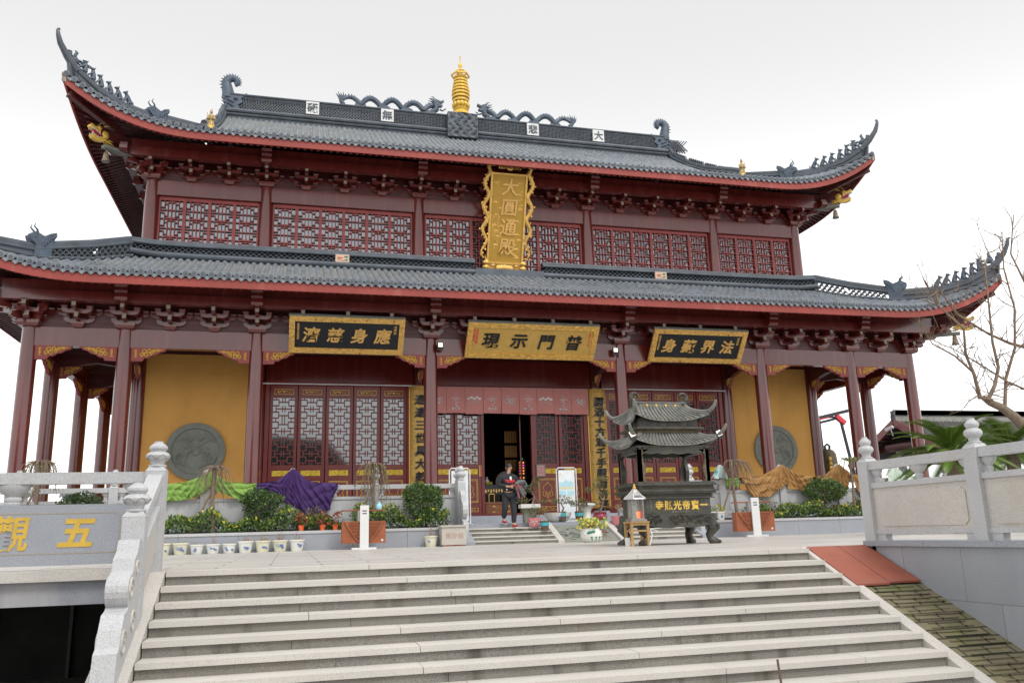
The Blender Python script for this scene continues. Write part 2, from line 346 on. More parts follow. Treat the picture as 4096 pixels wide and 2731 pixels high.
# ramp beside the stairs
b = MB(); sl_ = .446
def rz(y): return sl_ * (y + 16.5) - .1
b.add([(-.78, -16.3, rz(-16.3)), (.1, -16.3, rz(-16.3)), (.1, -20.2, rz(-20.2)), (-.78, -20.2, rz(-20.2))], [(0, 1, 2, 3)])
for i in range(34):
    y = -17.35 - i * .085
    if i % 1 == 0 and y > -20: b.bar((rnd(-.7, -.55), y, rz(y) + .004), (rnd(-.12, .08), y + rnd(-.02, .02), rz(y) + .004), .035, .012)
tag(b.build('ramp', BRICKM), kind='structure')
b = MB(); b.prism([(-16.3, rz(-16.3) - .3), (-16.3, rz(-16.3) + .03), (-20.2, rz(-20.2) + .03), (-20.2, rz(-20.2) - .3)], (-.93, 0, 0), (0, 1, 0), (0, 0, 1), (.16, 0, 0))
tag(b.build('ramp_kerb', GRANW), kind='structure')
# the dark undercroft below the left of the plaza
b = MB(); b.box(-30, -9.3, -10.9, -10.6, -1.75, -.3); b.box(-9.3, -9.25, -16.2, -10.6, -1.75, -.3)
tag(b.build('undercroft', GARAGE, tag(thing('undercroft_garage', 'dark garage opening under the left part of the plaza', 'garage', (-13, -11, -1.75)))), 'dark wall')
g = bpy.data.objects['undercroft_garage']
b = MB()
for x in (-14.6, -13.2, -12.1, -11.0): b.box(x, x + .05, -10.97, -10.9, -1.75, -.5)
b.box(-14.6, -11.0, -10.97, -10.9, -.55, -.5); b.build('door_frame', mat('garage_frame', (.1, .1, .1), .5), g)
b = MB(); b.box(-13.9, -13.8, -14.6, -14.5, -1.75, -.3); b.build('post', mat('garage_post', (.16, .15, .13), .7), g)
b = MB(); b.box(-30, -9.3, -16.34, -16.0, -.31, -.06); b.build('edge_beam', mat('stained_beam', (.27, .285, .32), .7, var=.1, speck=.3, streak=((1.6, 1.6, .5), .5, .72, (.5, .48, .46), .7)), g)
b = MB(); b.box(-30, -9.2, -16.42, -16.0, -.06, .055); b.build('coping', GRANW, g)

# main staircase
st = thing('stone_staircase', 'wide flight of speckled granite stairs with pale treads filling the foreground', 'stairs', (-4.9, -18, -1.75))
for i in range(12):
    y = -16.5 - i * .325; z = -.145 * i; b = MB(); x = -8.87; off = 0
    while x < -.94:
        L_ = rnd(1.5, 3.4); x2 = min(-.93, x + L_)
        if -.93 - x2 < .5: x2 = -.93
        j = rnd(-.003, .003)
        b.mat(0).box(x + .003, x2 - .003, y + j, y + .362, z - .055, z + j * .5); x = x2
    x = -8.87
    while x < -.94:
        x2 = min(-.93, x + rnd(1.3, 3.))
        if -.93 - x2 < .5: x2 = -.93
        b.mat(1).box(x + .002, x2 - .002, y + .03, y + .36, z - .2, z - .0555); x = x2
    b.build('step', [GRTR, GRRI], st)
b = MB(); b.prism([(-16.2, -1.75), (-16.2, .0), (-16.45, .0), (-20.5, -1.80)], (-9.22, 0, 0), (0, 1, 0), (0, 0, 1), (.34, 0, 0)); b.build('stringer', GRANW, st)

# retaining wall on the right, with its coping
rw = thing('retaining_wall', 'grey granite retaining wall right of the ramp, below the balustrade', 'wall', (.3, -20, -1.75))
b = MB(); b.box(.1, .5, -44, -16.42, -1.75, -.0); b.build('wall', WALLG, rw)
b = MB()
for k in range(14): b.box(.05, .62, -16.3 - (k + 1) * 1.15, -16.304 - k * 1.15, .0, .068)
b.build('coping', GRANB, rw)
for k, (x0, x1) in enumerate(((-.86, -.39), (-.38, .075))):
    b = MB(); ya, yb = -16.34, -17.32 + .03 * k
    b.add([(x0, ya, rz(ya) + .045), (x1, ya, rz(ya) + .045), (x1, yb, rz(yb) + .045), (x0, yb, rz(yb) + .045), (x0, ya, rz(ya) + .022), (x1, ya, rz(ya) + .022), (x1, yb, rz(yb) + .022), (x0, yb, rz(yb) + .022)],
          [(0, 1, 2, 3), (7, 6, 5, 4), (0, 4, 5, 1), (1, 5, 6, 2), (2, 6, 7, 3), (3, 7, 4, 0)])
    tag(b.build('plywood_board', REDBD), ['red plywood board on the ramp, the one next to the stairs', 'red plywood board on the ramp, the one against the granite wall'][k], 'board', 'red boards covering the ramp')

# steps up to the hall terrace, with the carved dragon slab in the middle
ts = thing('hall_steps', 'short stone steps with a carved dragon slab leading up to the hall', 'steps', (0, -5, .04))
for sx in (-1, 1):
    for i in range(5):
        z1 = .565 - i * .105; y = -4.36 - i * .29; xa, xb = sorted((sx * .93, sx * 3.1)); b = MB()
        xm = rnd(xa + .5, xb - .5)
        for a, c in ((xa, xm), (xm, xb)):
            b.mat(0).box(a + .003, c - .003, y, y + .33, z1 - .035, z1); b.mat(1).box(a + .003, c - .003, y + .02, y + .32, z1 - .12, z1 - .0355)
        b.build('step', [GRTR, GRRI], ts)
    b = MB()
    b.prism([(-5.62, .03), (-5.62, .12), (-4.36, .585), (-4.2, .585), (-4.2, .03)], (sx * 3.28 - .17, 0, 0), (0, 1, 0), (0, 0, 1), (.34, 0, 0)); b.build('cheek', GRANB, ts)
    b = MB(); b.prism([(-5.6, .03), (-5.6, .10), (-4.36, .58), (-4.2, .58), (-4.2, .03)], (sx * .85 - .08, 0, 0), (0, 1, 0), (0, 0, 1), (.16, 0, 0)); b.build('cheek', GRANW, ts)
b = MB(); b.prism([(-5.55, .03), (-5.55, .06), (-4.36, .50), (-4.2, .50), (-4.2, .03)], (-.77, 0, 0), (0, 1, 0), (0, 0, 1), (1.54, 0, 0))
fz = lambda y: .06 + (y + 5.55) * .37
P = [(-.6 + .09 * i, -5.2 + .45 * (i / 13) + .16 * math.sin(i * .9), 0) for i in range(14)]
b.tube([(x, y, fz(y) + .02) for x, y, _ in P], [.05 + .03 * math.sin(i * .3) for i in range(14)], 8)
for i in range(18): x, y = rnd(-.65, .65), rnd(-5.35, -4.5); b.tube([(x + .12 * math.cos(t * .8), y + .08 * math.sin(t * .8), fz(y + .08 * math.sin(t * .8)) + .01) for t in range(7)], .022, 5)
b.build('dragon_slab', STONE, ts, True)

# planters along the terrace front
for sx, lab in ((-1, 'long low granite planter left of the hall steps'), (1, 'long low granite planter right of the hall steps')):
    pt = thing('planter', lab, 'planter', (sx * 11, -5, 0), 'planters along the terrace')
    x = 3.47
    b = MB()
    while x < 20:
        x2 = x + 1.32; a, c = sorted((sx * x, sx * x2)); b.box(a + .003, c - .003, -5.5, -5.38, 0.0, .44); b.mat(1).box(a + .002, c - .002, -5.52, -5.36, .44, .505); b.mat(0); x = x2
    a, c = sorted((sx * 3.47, sx * 3.6)); b.box(a, c, -5.38, -4.45, 0, .505)
    b.build('wall', [GRANB, GRAN], pt)
    a, c = sorted((sx * 3.6, sx * 20)); b = MB(); b.surf(lambda u, v: (a + (c - a) * u, -5.38 + .94 * v, .46 + .02 * math.sin(u * 90) * math.sin(v * 9)), 60, 6); b.build('soil', SOIL, pt)

# ------------------------------------------------------------------ balustrades
FIN = [(.085, 0), (.1, .012), (.1, .03), (.07, .045), (.078, .07), (.075, .085), (.1, .105), (.128, .14), (.132, .175), (.115, .21), (.078, .235), (.085, .25), (.102, .28), (.1, .31), (.075, .34), (.05, .365), (.046, .385), (.05, .392), (.0, .393)]
VASE = [(.05, 0), (.055, .02), (.045, .03), (.058, .055), (.055, .075), (.04, .09), (.05, .1), (.075, .13), (.1, .165), (.115, .2), (.115, .23)]
def balustrade(root, O, u, posts, m=GRAN, mp=GRANW, H=1.06, finial=True, vases=True, pw=.2, feet=True, knobs=None, fs=1.):
    """level stone railing: posts at distances along u from O, panels, rails and lotus vases between them"""
    O = Vector(O); u = Vector(u).normalized(); n = Vector((-u.y, u.x, 0)); ang = math.atan2(u.y, u.x)
    Rm = Matrix.Translation(O) @ Matrix.Rotation(ang, 4, 'Z')
    def put(q, name, mm, sm=False):
        k = MB().merge(q, Rm); return k.build(name, mm, root, sm)
    for i, s_ in enumerate(posts):
        q = MB(); q.box(s_ - pw / 2, s_ + pw / 2, -pw / 2, pw / 2, 0, H); q.taper((s_, 0), pw / 2 + .004, pw / 2 + .004, pw * .34, pw * .34, H, H + .055)
        pst = put(q, 'post', m)
        if finial: put(MB().lathe((s_, 0, H + .05), [(r * fs, h * fs) for r, h in FIN], 16), 'finial', m, True)
    for a, c in zip(posts[:-1], posts[1:]):
        x0, x1 = a + pw / 2, c - pw / 2; q = MB()
        q.box(x0, x1, -.07, .07, H - .11, H + .005); put(q, 'rail', m)
        q = MB(); q.box(x0, x1, -.065, .065, H - .36, H - .29); put(q, 'middle_rail', m); q = MB(); q.box(x0, x1, -.06, .06, .1, .16)
        if feet:
            for xx, d in ((x0, 1), (x1, -1)): q.prism([(0, 0), (.2 * d, 0), (.16 * d, .04), (.17 * d, .1), (0, .1)], (xx, -.05, 0), (1, 0, 0), (0, 0, 1), (0, .1, 0))
        put(q, 'lower_rail', m)
        q = MB(); q.box(x0, x1, -.04, .04, .16, H - .36)
        cx = .06; z0, z1 = .2, H - .42; pl = [(x0 + .1 + cx, z0), (x1 - .1 - cx, z0), (x1 - .1, z0 + cx), (x1 - .1, z1 - cx), (x1 - .1 - cx, z1), (x0 + .1 + cx, z1), (x0 + .1, z1 - cx), (x0 + .1, z0 + cx)]
        q.prism(pl, (0, -.052, 0), (1, 0, 0), (0, 0, 1), (0, .104, 0)); put(q, 'panel', mp)
        if vases:
            for xx, sc_ in (((x0 + x1) / 2, 1.), (x0 + .07, .75), (x1 - .07, .75)):
                q = MB(); q.lathe((xx, 0, H - .29), [(r * sc_, h * .18 / .23) for r, h in VASE], 14, 1.25, .55); put(q, 'baluster', m, True)
tb = thing('terrace_balustrade', 'white stone balustrade on the terrace left of the hall steps', 'balustrade', (-3.3, -4.45, .57), 'terrace balustrades')
balustrade(tb, (-3.3, -4.45, .57), (-1, 0, 0), [0] + [.12 + 2.07 * k for k in range(1, 8)], mp=GRAN, finial=False)
tb2 = thing('terrace_balustrade', 'white stone balustrade on the terrace right of the hall steps', 'balustrade', (3.3, -4.45, .57), 'terrace balustrades')
TBX = {-1: [3.3] + [3.42 + 2.07 * k for k in range(1, 8)], 1: [3.3, 4.4, 6.34, 8.28, 10.22, 12.16, 14.1, 16.04]}
balustrade(tb2, (3.3, -4.45, .57), (1, 0, 0), [x - 3.3 for x in TBX[1]], mp=GRAN, finial=False)
for t_, sx in ((tb, -1), (tb2, 1)):
    for x in TBX[sx]:
        MB().lathe((sx * x, -4.45, 1.68), FIN, 14).build('finial', GRAN, t_, True)
def stair_rail(root, x, y0, z0, n_drop, w=.2, m=GRAN, sgn=1):
    pass
def sloping(root, x, ya, za, yb, zb_, m, mp, w=.13):
    """sloping handrail, panel and lower rail between two newels"""
    def pr(h0, h1, t, name, mm): MB().prism([(ya, za + h0), (ya, za + h1), (yb, zb_ + h1), (yb, zb_ + h0)], (x - t / 2, 0, 0), (0, 1, 0), (0, 0, 1), (t, 0, 0)).build(name, mm, root)
    pr(-.12, 0, w, 'rail', m); pr(-.42, -.35, w * .9, 'lower_rail', m); pr(-.95, -.42, .08, 'panel', mp); pr(-.84, -.5, .1, 'panel', mp)
    ym, zm = (ya + yb) / 2, (za + zb_) / 2
    MB().lathe((x, ym, zm - .36), [(r, h * 1.05) for r, h in VASE], 12, .6, 1.).build('baluster', m, root, True)
def drum(root, x, prof, t, m):
    b = MB(); b.prism(prof, (x - t / 2, 0, 0), (0, 1, 0), (0, 0, 1), (t, 0, 0)); b.build('drum_stone', m, root)
# bannisters of the hall steps
for sx, lab in ((-1, 'carved stone bannister on the left of the hall steps'), (1, 'carved stone bannister on the right of the hall steps, behind the bronze burner')):
    br = thing('step_bannister', lab, 'bannister', (sx * 3.28, -4.7, .57), 'bannisters of the hall steps')
    x = sx * 3.28
    MB().box(x - .1, x + .1, -4.82, -4.62, .42, 1.64).taper((x, -4.72), .104, .104, .07, .07, 1.64, 1.7).build('post', GRAN, br)
    MB().lathe((x, -4.72, 1.69), FIN, 14).build('finial', GRAN, br, True)
    pr = [(-4.82, .42), (-4.82, 1.42), (-4.92, 1.42), (-4.98, 1.32), (-5.04, 1.30), (-5.07, 1.14)] + [(-5.1 - .17 * math.sin(t * math.pi / 6), .93 + .21 * math.cos(t * math.pi / 6)) for t in range(0, 7)] + [(-5.16, .66), (-5.28, .62), (-5.33, .42), (-5.34, .22)]
    drum(br, x, pr, .12, GRAN)
    b = MB()
    for k, (cy, cz, r) in enumerate(((-5.08, .93, .15), (-5.2, .5, .1), (-4.95, 1.2, .08), (-4.92, .75, .1))):
        for s2 in (-1, 1): b.tube([(x + s2 * .062, a, c) for a, c in spiral(cy, cz, r, r * .2, 0, 7)], .016, 5)
    b.build('carving', GRAN, br, True)

# railing at the head of the main stairs, left: sloping part with newels and drum stone, then the level part with the big characters
lr = thing('stair_balustrade', 'pale granite stair railing with two gourd topped posts on the left of the stairs', 'balustrade', (-9.06, -16.3, 0))
for (y, zt) in ((-16.25, 1.1), (-17.42, .565)):
    MB().box(-9.165, -8.955, y - .105, y + .105, zt - 1.3, zt).taper((-9.06, y), .108, .108, .075, .075, zt, zt + .05).build('post', GRAN, lr)
    MB().lathe((-9.06, y, zt + .045), [(r * .98, h * .75) for r, h in FIN], 18).build('finial', GRAN, lr, True)
    b = MB()
    for k in range(6):
        t = k * math.pi / 3
        b.tube([(-9.06 + q * math.cos(t + a), y + q * math.sin(t + a), zt + .045 + z * .75) for a, z, q in ((-.42, .105, .1), (-.4, .135, .122), (-.2, .16, .129), (0, .18, .13), (.2, .16, .129), (.4, .135, .122), (.42, .105, .1))], .004, 4)
    b.build('lotus_carving', STONE, lr)
sloping(lr, -9.06, -16.36, 1.06, -17.31, .59, GRAN, GRANW, .16)
pr = [(-17.52, -.75), (-17.52, .345), (-17.68, .345), (-17.74, .235), (-17.87, .17), (-17.92, .06)] + [(-18.0 - .14 * math.sin(t * math.pi / 8), -.11 + .14 * math.cos(t * math.pi / 8)) for t in range(0, 8)] + [(-18.08, -.27), (-18.22, -.3), (-18.3, -.42), (-18.36, -.56), (-18.44, -.6), (-18.5, -.9), (-18.6, -1.3), (-18.2, -1.3)]
drum(lr, -9.06, pr, .19, GRAN)
b = MB()
for cy, cz, r in ((-17.98, -.1, .12), (-17.75, .08, .08), (-18.2, -.55, .14), (-17.8, -.4, .12)):
    for s2 in (-1, 1): b.tube([(-9.06 + s2 * .097, a, c) for a, c in spiral(cy, cz, r, r * .2, 0, 8, 20)], .014, 5)
b.build('carving', GRANW, lr, True)
lp = thing('plaza_balustrade', 'blue grey stone parapet with gold characters and a level rail, left of the stair posts', 'balustrade', (-12, -16.15, 0))
for x0, x1 in ((-11.6, -9.17), (-13.8, -11.82), (-16, -14.02)):
    MB().box(x0, x1, -16.23, -16.07, .975, 1.1).build('rail', GRAN, lp)
    MB().box(x0, x1, -16.2, -16.1, .1, .75).build('panel', GRANB, lp)
    for xx, k in (((x0 + x1) / 2 if x0 > -11.7 else x0, 1.), (x1 - .1, .85), (x0 + .08, .85)):
        MB().lathe((xx - (.14 if k == 1 else 0), -16.15, .75), [(r * 1.25 * k, h) for r, h in VASE], 16, 1.25, .55).build('baluster', GRAN, lp, True)
    if x0 < -11.7: MB().box(x1, x1 + .2, -16.25, -16.05, .06, 1.3).build('post', GRAN, lp)
b = MB(); b.text('五', (-9.84, -16.2, .445), (1, 0, 0), (0, 0, 1), .36, .012, .035, .16); b.text('觀', (-10.51, -16.2, .445), (1, 0, 0), (0, 0, 1), .39, .012, .02, .1)
b.text('堂', (-11.2, -16.2, .445), (1, 0, 0), (0, 0, 1), .36, .012, .03, .1); b.build('lettering', GOLDP, lp)
b = MB()
for p, q in (((-11.5, .655), (-9.46, .655)), ((-9.42, .61), (-9.42, .26)), ((-9.46, .225), (-11.5, .225)), ((-9.46, .655), (-9.42, .61)), ((-9.42, .26), (-9.46, .225))): b.bar((p[0], -16.2, p[1]), (q[0], -16.2, q[1]), .006, .006)
b.build('gold_outline', mat('dull_gold_line', (.4, .3, .16), .6), lp)
# balustrade on the retaining wall, right
rb = thing('wall_balustrade', 'warm granite balustrade with gourd topped posts on the wall at the right edge', 'balustrade', (.2, -16.35, .068))
balustrade(rb, (.2, -16.4, .055), (0, -1, 0), [0, 1.95, 3.9, 5.85], m=GRAN, mp=GRANW, H=1.07, pw=.2, fs=.78)
# ------------------------------------------------------------------ the hall
YC = 10.7
hall = thing('temple_hall', 'large two storey maroon temple hall with grey tiled double roofs and upturned corners', 'temple', (0, YC, .57))
CX = [3.31, 8.76, 12.54, 15.13]
def prof(s): return .72 * s + .28 * s * s
class Side:
    def __init__(s, T, Lc, ac, ls, ze, dz, dt, zt, ar, dhs, dc=-2.45, de0=-2.05, dmax=None):
        s.T = T; s.Lc = Lc; s.ac = ac; s.ls = ls; s.ze = ze; s.dz = dz; s.dt = dt; s.zt = zt; s.ar = ar; s.dhs = dhs; s.dc = dc; s.de0 = de0; s.dmax = dt if dmax is None else dmax
    def eave(s, a):
        t = max(0, min(1.05, (abs(a) - s.ls) / (s.ac - s.ls))); return s.de0 + (s.dc - s.de0) * t * t, s.ze + s.dz * t ** 2.5
    def dh(s, a):
        a = abs(a); return s.dmax if a <= s.ar else s.dhs + (s.dc - s.dhs) * (a - s.ar) / (s.ac - s.ar)
    def z(s, a, d):
        de, ze = s.eave(a); q = max(0, (d - de) / (s.dt - de)); return ze + (s.zt - ze) * prof(q)
def mk(T_, y0, Lx):
    front = lambda a, d, z: (a, y0 + d, z)
    back = lambda a, d, z: (-a, 2 * YC - y0 - d, z)
    left = lambda a, d, z: (-Lx + d, YC - a, z)
    right = lambda a, d, z: (Lx - d, YC + a, z)
    return front, left, right, back
LOW = [Side(T, Lc, Lc + 2.5, Lc - 2.15, 7.80, 1.34, 2.3, 9.66, Lc - 2.15, 2.3) for T, Lc in zip(mk(0, 0, 15.13), (15.13, 10.7, 10.7, 15.13))]
UPP = []
for T, Lc, k in zip(mk(0, 2.59, 12.54), (12.54, 8.11, 8.11, 12.54), (0, 1, 1, 0)):
    UPP.append(Side(T, Lc, Lc + 2.46, Lc - 2.04, 13.63, 1.38, 8.11, 19.35, 11.2 if k == 0 else 6.77, 1.34, dmax=8.11 if k == 0 else 1.34))
PIT = .235
def tiles(b, S, full=True):
    """mat 0 barrel tiles, 1 pan tiles"""
    T = S.T; n = int(2 * (S.ac - .1) / PIT); step = 2 * (S.ac - .1) / n
    if not full:
        b.mat(0); b.surf(lambda u, v: T(-S.ac + 2 * S.ac * u, S.eave(-S.ac + 2 * S.ac * u)[0] + (S.dh(-S.ac + 2 * S.ac * u) - S.eave(-S.ac + 2 * S.ac * u)[0]) * v, S.z(-S.ac + 2 * S.ac * u, S.eave(-S.ac + 2 * S.ac * u)[0] + (S.dh(-S.ac + 2 * S.ac * u) - S.eave(-S.ac + 2 * S.ac * u)[0]) * v)), 60, 10); return
    for i in range(n + 1):
        a = -S.ac + .1 + i * step; de, ze = S.eave(a); d1 = S.dh(a)
        if d1 - de > .08:
            L = d1 - de + .05; nt_ = max(1, round(L / .36)); vs_ = []; ns = 5
            for k in range(nt_):
                for e, r in ((0, .084), (1, .074)):
                    d = de - .05 + L * (k + e) / nt_; z = S.z(a, d)
                    for j in range(ns + 1):
                        t = math.pi * j / ns; vs_.append(T(a + r * math.cos(t), d, z + .012 + r * 1.05 * math.sin(t)))
            rr = 2 * nt_; b.mat(0).add(vs_, [(k * (ns + 1) + j, (k + 1) * (ns + 1) + j, (k + 1) * (ns + 1) + j + 1, k * (ns + 1) + j + 1) for k in range(rr - 1) for j in range(ns)])
        # round end tile
        m = 10; dd = de - .07; vs_ = [T(a + .092 * math.cos(2 * math.pi * j / m), dd, ze + .02 + .092 * math.sin(2 * math.pi * j / m)) for j in range(m)] + [T(a + .092 * math.cos(2 * math.pi * j / m), dd + .05, ze + .02 + .092 * math.sin(2 * math.pi * j / m)) for j in range(m)]
        b.add(vs_, [tuple(range(m))] + [(j, m + j, m + (j + 1) % m, (j + 1) % m) for j in range(m)])
        vs_ = [T(a + .066 * math.cos(2 * math.pi * j / m), dd - .012, ze + .02 + .066 * math.sin(2 * math.pi * j / m)) for j in range(m)]
        b.mat(2).add(vs_, [tuple(range(m))]); b.mat(0)
        # pan tiles and drip tile in the gap to the next row
        if i < n:
            am = a + step / 2; de, ze = S.eave(am); d1 = S.dh(am)
            if d1 - de > .05:
                L = d1 - de + .04; nt_ = max(1, round(L / .19)); vs_ = []
                for k in range(nt_):
                    for e, o in ((0, .02), (1, -.006)):
                        d = de - .04 + L * (k + e) / nt_
                        for q in (-.5, 0, .5): vs_.append(T(am + q * (step - .1), d, S.z(am + q * (step - .1), d) + o + (.028 if q else 0)))
                b.mat(1).add(vs_, [(k * 3 + j, (k + 1) * 3 + j, (k + 1) * 3 + j + 1, k * 3 + j + 1) for k in range(2 * nt_ - 1) for j in range(2)])
            h = step / 2 - .01; pl = [(-h, .03), (-h, -.03), (-h * .75, -.085), (-h * .3, -.115), (0, -.15), (h * .3, -.115), (h * .75, -.085), (h, -.03), (h, .03), (h * .5, -.012), (0, -.025), (-h * .5, -.012)]
            b.mat(0).add([T(am + x, de - .045, ze + y) for x, y in pl] + [T(am + x, de - .02, ze + y) for x, y in pl], [tuple(range(12)), tuple(range(23, 11, -1))] + [(j, 12 + j, 12 + (j + 1) % 12, (j + 1) % 12) for j in range(12)])
def eaveboard(b, S):
    n = 70; vs_ = []
    for i in range(n + 1):
        a = -S.ac + 2 * S.ac * i / n; de, ze = S.eave(a)
        for d, z in ((de, ze - .35), (de, ze - .10), (de + .06, ze - .10), (de + .06, ze - .35)): vs_.append(S.T(a, d, z))
    b.add(vs_, [(i * 4 + j, (i + 1) * 4 + j, (i + 1) * 4 + (j + 1) % 4, i * 4 + (j + 1) % 4) for i in range(n) for j in range(4)])
    for sg in (-1, 1):
        de, ze = S.eave(sg * S.ac); c = S.T(sg * S.ac, de, 0); b.mat(1)
        b.add([S.T(sg * (S.ac - .1), de - .012, ze - .35), S.T(sg * (S.ac + .03), de - .012, ze - .33), S.T(sg * (S.ac + .03), de - .012, ze - .06), S.T(sg * (S.ac - .1), de - .012, ze - .10)], [(0, 1, 2, 3)]); b.mat(0)
def soffit(b, S, off=.26, dmax=.15):
    n = 80; vs_ = []
    for i in range(n + 1):
        a = -S.ac + 2 * S.ac * i / n; de, ze = S.eave(a); d1 = max(de + .06, min(dmax, S.dh(a)))
        for j in range(5): d = de + .06 + (d1 - de - .06) * j / 4; vs_.append(S.T(a, d, S.z(a, d) - off - .02 * (j > 0)))
    b.add(vs_, [(i * 5 + j, (i + 1) * 5 + j, (i + 1) * 5 + j + 1, i * 5 + j + 1) for i in range(n) for j in range(4)])
def rafters(b, S):
    T = S.T; n = int(2 * S.ac / .225)
    for i in range(n + 1):
        a = -S.ac + .15 + (2 * S.ac - .3) * i / n; de, ze = S.eave(a); fan = max(0, abs(a) - (S.Lc - .9)); sg = 1 if a > 0 else -1
        ai = a if not fan else sg * (S.Lc - .9 + fan * .28)
        def at(d): return a + (ai - a) * (d - de) / (.1 - de)
        P = []
        for d in (de + .34, de + 1.0, .1):
            x = at(d); P.append(T(x, d, S.z(x, min(d, S.dh(x))) - .345))
        b.mat(0).tube(P, .056, 6, cap=False); b.mat(1).tube([Vector(P[0]) + (Vector(P[0]) - Vector(P[1])).normalized() * .012, P[0]], .056, 6); b.mat(0)
        x0, x1 = at(de + .07), at(de + .8); b.bar(T(x0, de + .07, S.z(x0, de + .07) - .31), T(x1, de + .8, S.z(x1, min(de + .8, S.dh(x1))) - .31), .085, .085)
def scales(b, P, Q, h, pit=.2, rows=4, th=.1, r=.03):
    """openwork of overlapping half rings between two ends of a ridge (P, Q: bottom points)"""
    P = Vector(P); Q = Vector(Q); d = Q - P; L = math.hypot(d.x, d.y); n = max(1, round(L / pit)); hu = d / L; nn = Vector((-hu.y, hu.x, 0)).normalized() * (th / 2)
    for k in range(rows):
        z = h * k / rows; rad = pit / 2
        for i in range(n + 1):
            c = P + d * ((i + (.5 if k % 2 else 0)) / n) + Vector((0, 0, z))
            if (c - P).dot(hu) > L - .02: continue
            vs_ = []
            for t in range(6):
                an = math.pi * t / 5
                for rr in (rad, rad - r * .8):
                    p = c + hu * (rr * math.cos(an)) + Vector((0, 0, rr * 1.0 * math.sin(an) * (h / rows) / rad * 1.05))
                    vs_ += [p - nn, p + nn]
            b.add(vs_, [f for t in range(5) for f in ((t * 4, t * 4 + 4, t * 4 + 6, t * 4 + 2), (t * 4 + 1, t * 4 + 3, t * 4 + 7, t * 4 + 5), (t * 4, t * 4 + 1, t * 4 + 5, t * 4 + 4), (t * 4 + 2, t * 4 + 6, t * 4 + 7, t * 4 + 3))])
def strip(b, pts, zb, zt, w):
    """upright wall along plan points, bottom and top heights per point"""
    vs_ = []; k = len(pts)
    for i in range(k):
        d = Vector(pts[min(i + 1, k - 1)]) - Vector(pts[max(0, i - 1)]); nn = Vector((-d.y, d.x, 0)).normalized() * (w[i] / 2 if isinstance(w, list) else w / 2); p = Vector(pts[i])
        vs_ += [(p.x - nn.x, p.y - nn.y, zb[i]), (p.x + nn.x, p.y + nn.y, zb[i]), (p.x + nn.x, p.y + nn.y, zt[i]), (p.x - nn.x, p.y - nn.y, zt[i])]
    b.add(vs_, [(i * 4 + j, (i + 1) * 4 + j, (i + 1) * 4 + (j + 1) % 4, i * 4 + (j + 1) % 4) for i in range(k - 1) for j in range(4)] + [(0, 3, 2, 1), (4 * k - 4, 4 * k - 3, 4 * k - 2, 4 * k - 1)])
# ornament meshes -----------------------------------------------------------
def beast_mesh():
    b = MB()
    b.tube([(-.1, 0, .0), (-.09, 0, .12), (-.02, 0, .26), (.03, 0, .34)], [.075, .085, .07, .05], 8)
    b.ell((.05, 0, .38), .065, .05, .055, 8, 6); b.ell((.11, 0, .365), .04, .03, .03, 6, 5)
    for s in (-1, 1):
        b.tube([(.02, s * .045, .26), (.09, s * .05, .1), (.13, s * .05, .0)], [.032, .025, .022], 6); b.tube([(-.1, s * .05, .09), (-.02, s * .07, .05), (.02, s * .07, .0)], [.05, .04, .03], 6)
        b.tube([(.03, s * .03, .41), (.01, s * .04, .47)], [.022, .005], 5)
    b.tube([(-.16, 0, .05), (-.22, 0, .12), (-.2, 0, .2)], [.03, .025, .008], 6)
    return b.mesh('roof_beast', BLUET, True)
def rooster_mesh():
    b = MB(); b.ell((0, 0, .16), .13, .07, .1, 8, 6); b.tube([(.08, 0, .2), (.12, 0, .32), (.13, 0, .38)], [.06, .045, .05], 7); b.ell((.16, 0, .385), .05, .025, .025, 6, 4)
    for z, a in ((.33, .2), (.24, .1), (.38, .3)): b.prism([(0, 0), (-.18, .06), (-.34, z * .5), (-.2, .1 + .02)], (-.05, -.03, z - .12), (1, 0, 0), (0, 0, 1), (0, .06, 0))
    b.tube([(0, 0, .1), (0, 0, -.02)], .05, 6); return b.mesh('roof_beast', BLUET, True)
def horned_mesh():
    """horned beast that ends the openwork part of a hip ridge, facing +x"""
    b = MB(); b.prism([(-.26, -.45), (.26, -.45), (.22, -.1), (.38, .02), (.42, .14), (.3, .2), (.24, .3), (.08, .24), (-.06, .2), (-.2, .34), (-.38, .42), (-.4, .3), (-.3, .1), (-.28, -.1)], (0, -.14, 0), (1, 0, 0), (0, 0, 1), (0, .28, 0))
    b.ell((.26, 0, .13), .16, .17, .12, 8, 6)
    for s in (-1, 1):
        b.tube([(.16, s * .09, .24), (.2, s * .1, .36), (.3, s * .1, .44), (.26, s * .1, .56)][::1], [.035, .03, .022, .008], 6); b.ell((.33, s * .12, .17), .035, .035, .035, 6, 4)
    for k in range(5): b.tube([(-.05 - .07 * k, -.15, -.1 + .09 * k), (-.1 - .07 * k, -.16, .12 + .05 * k)], .022, 5); b.tube([(-.05 - .07 * k, .15, -.1 + .09 * k), (-.1 - .07 * k, .16, .12 + .05 * k)], .022, 5)
    return b.mesh('horned_beast', BLUET, True, 50)
BEAST, ROOST, HORN = beast_mesh(), rooster_mesh(), horned_mesh()
def ornament(name, me, parent, p, ang, s=1., tilt=0.):
    o = bpy.data.objects.new(name, me); COL.objects.link(o); o.parent = parent; o.location = p; o.rotation_euler = (0, -tilt, ang); o.scale = (s, s, s); return o
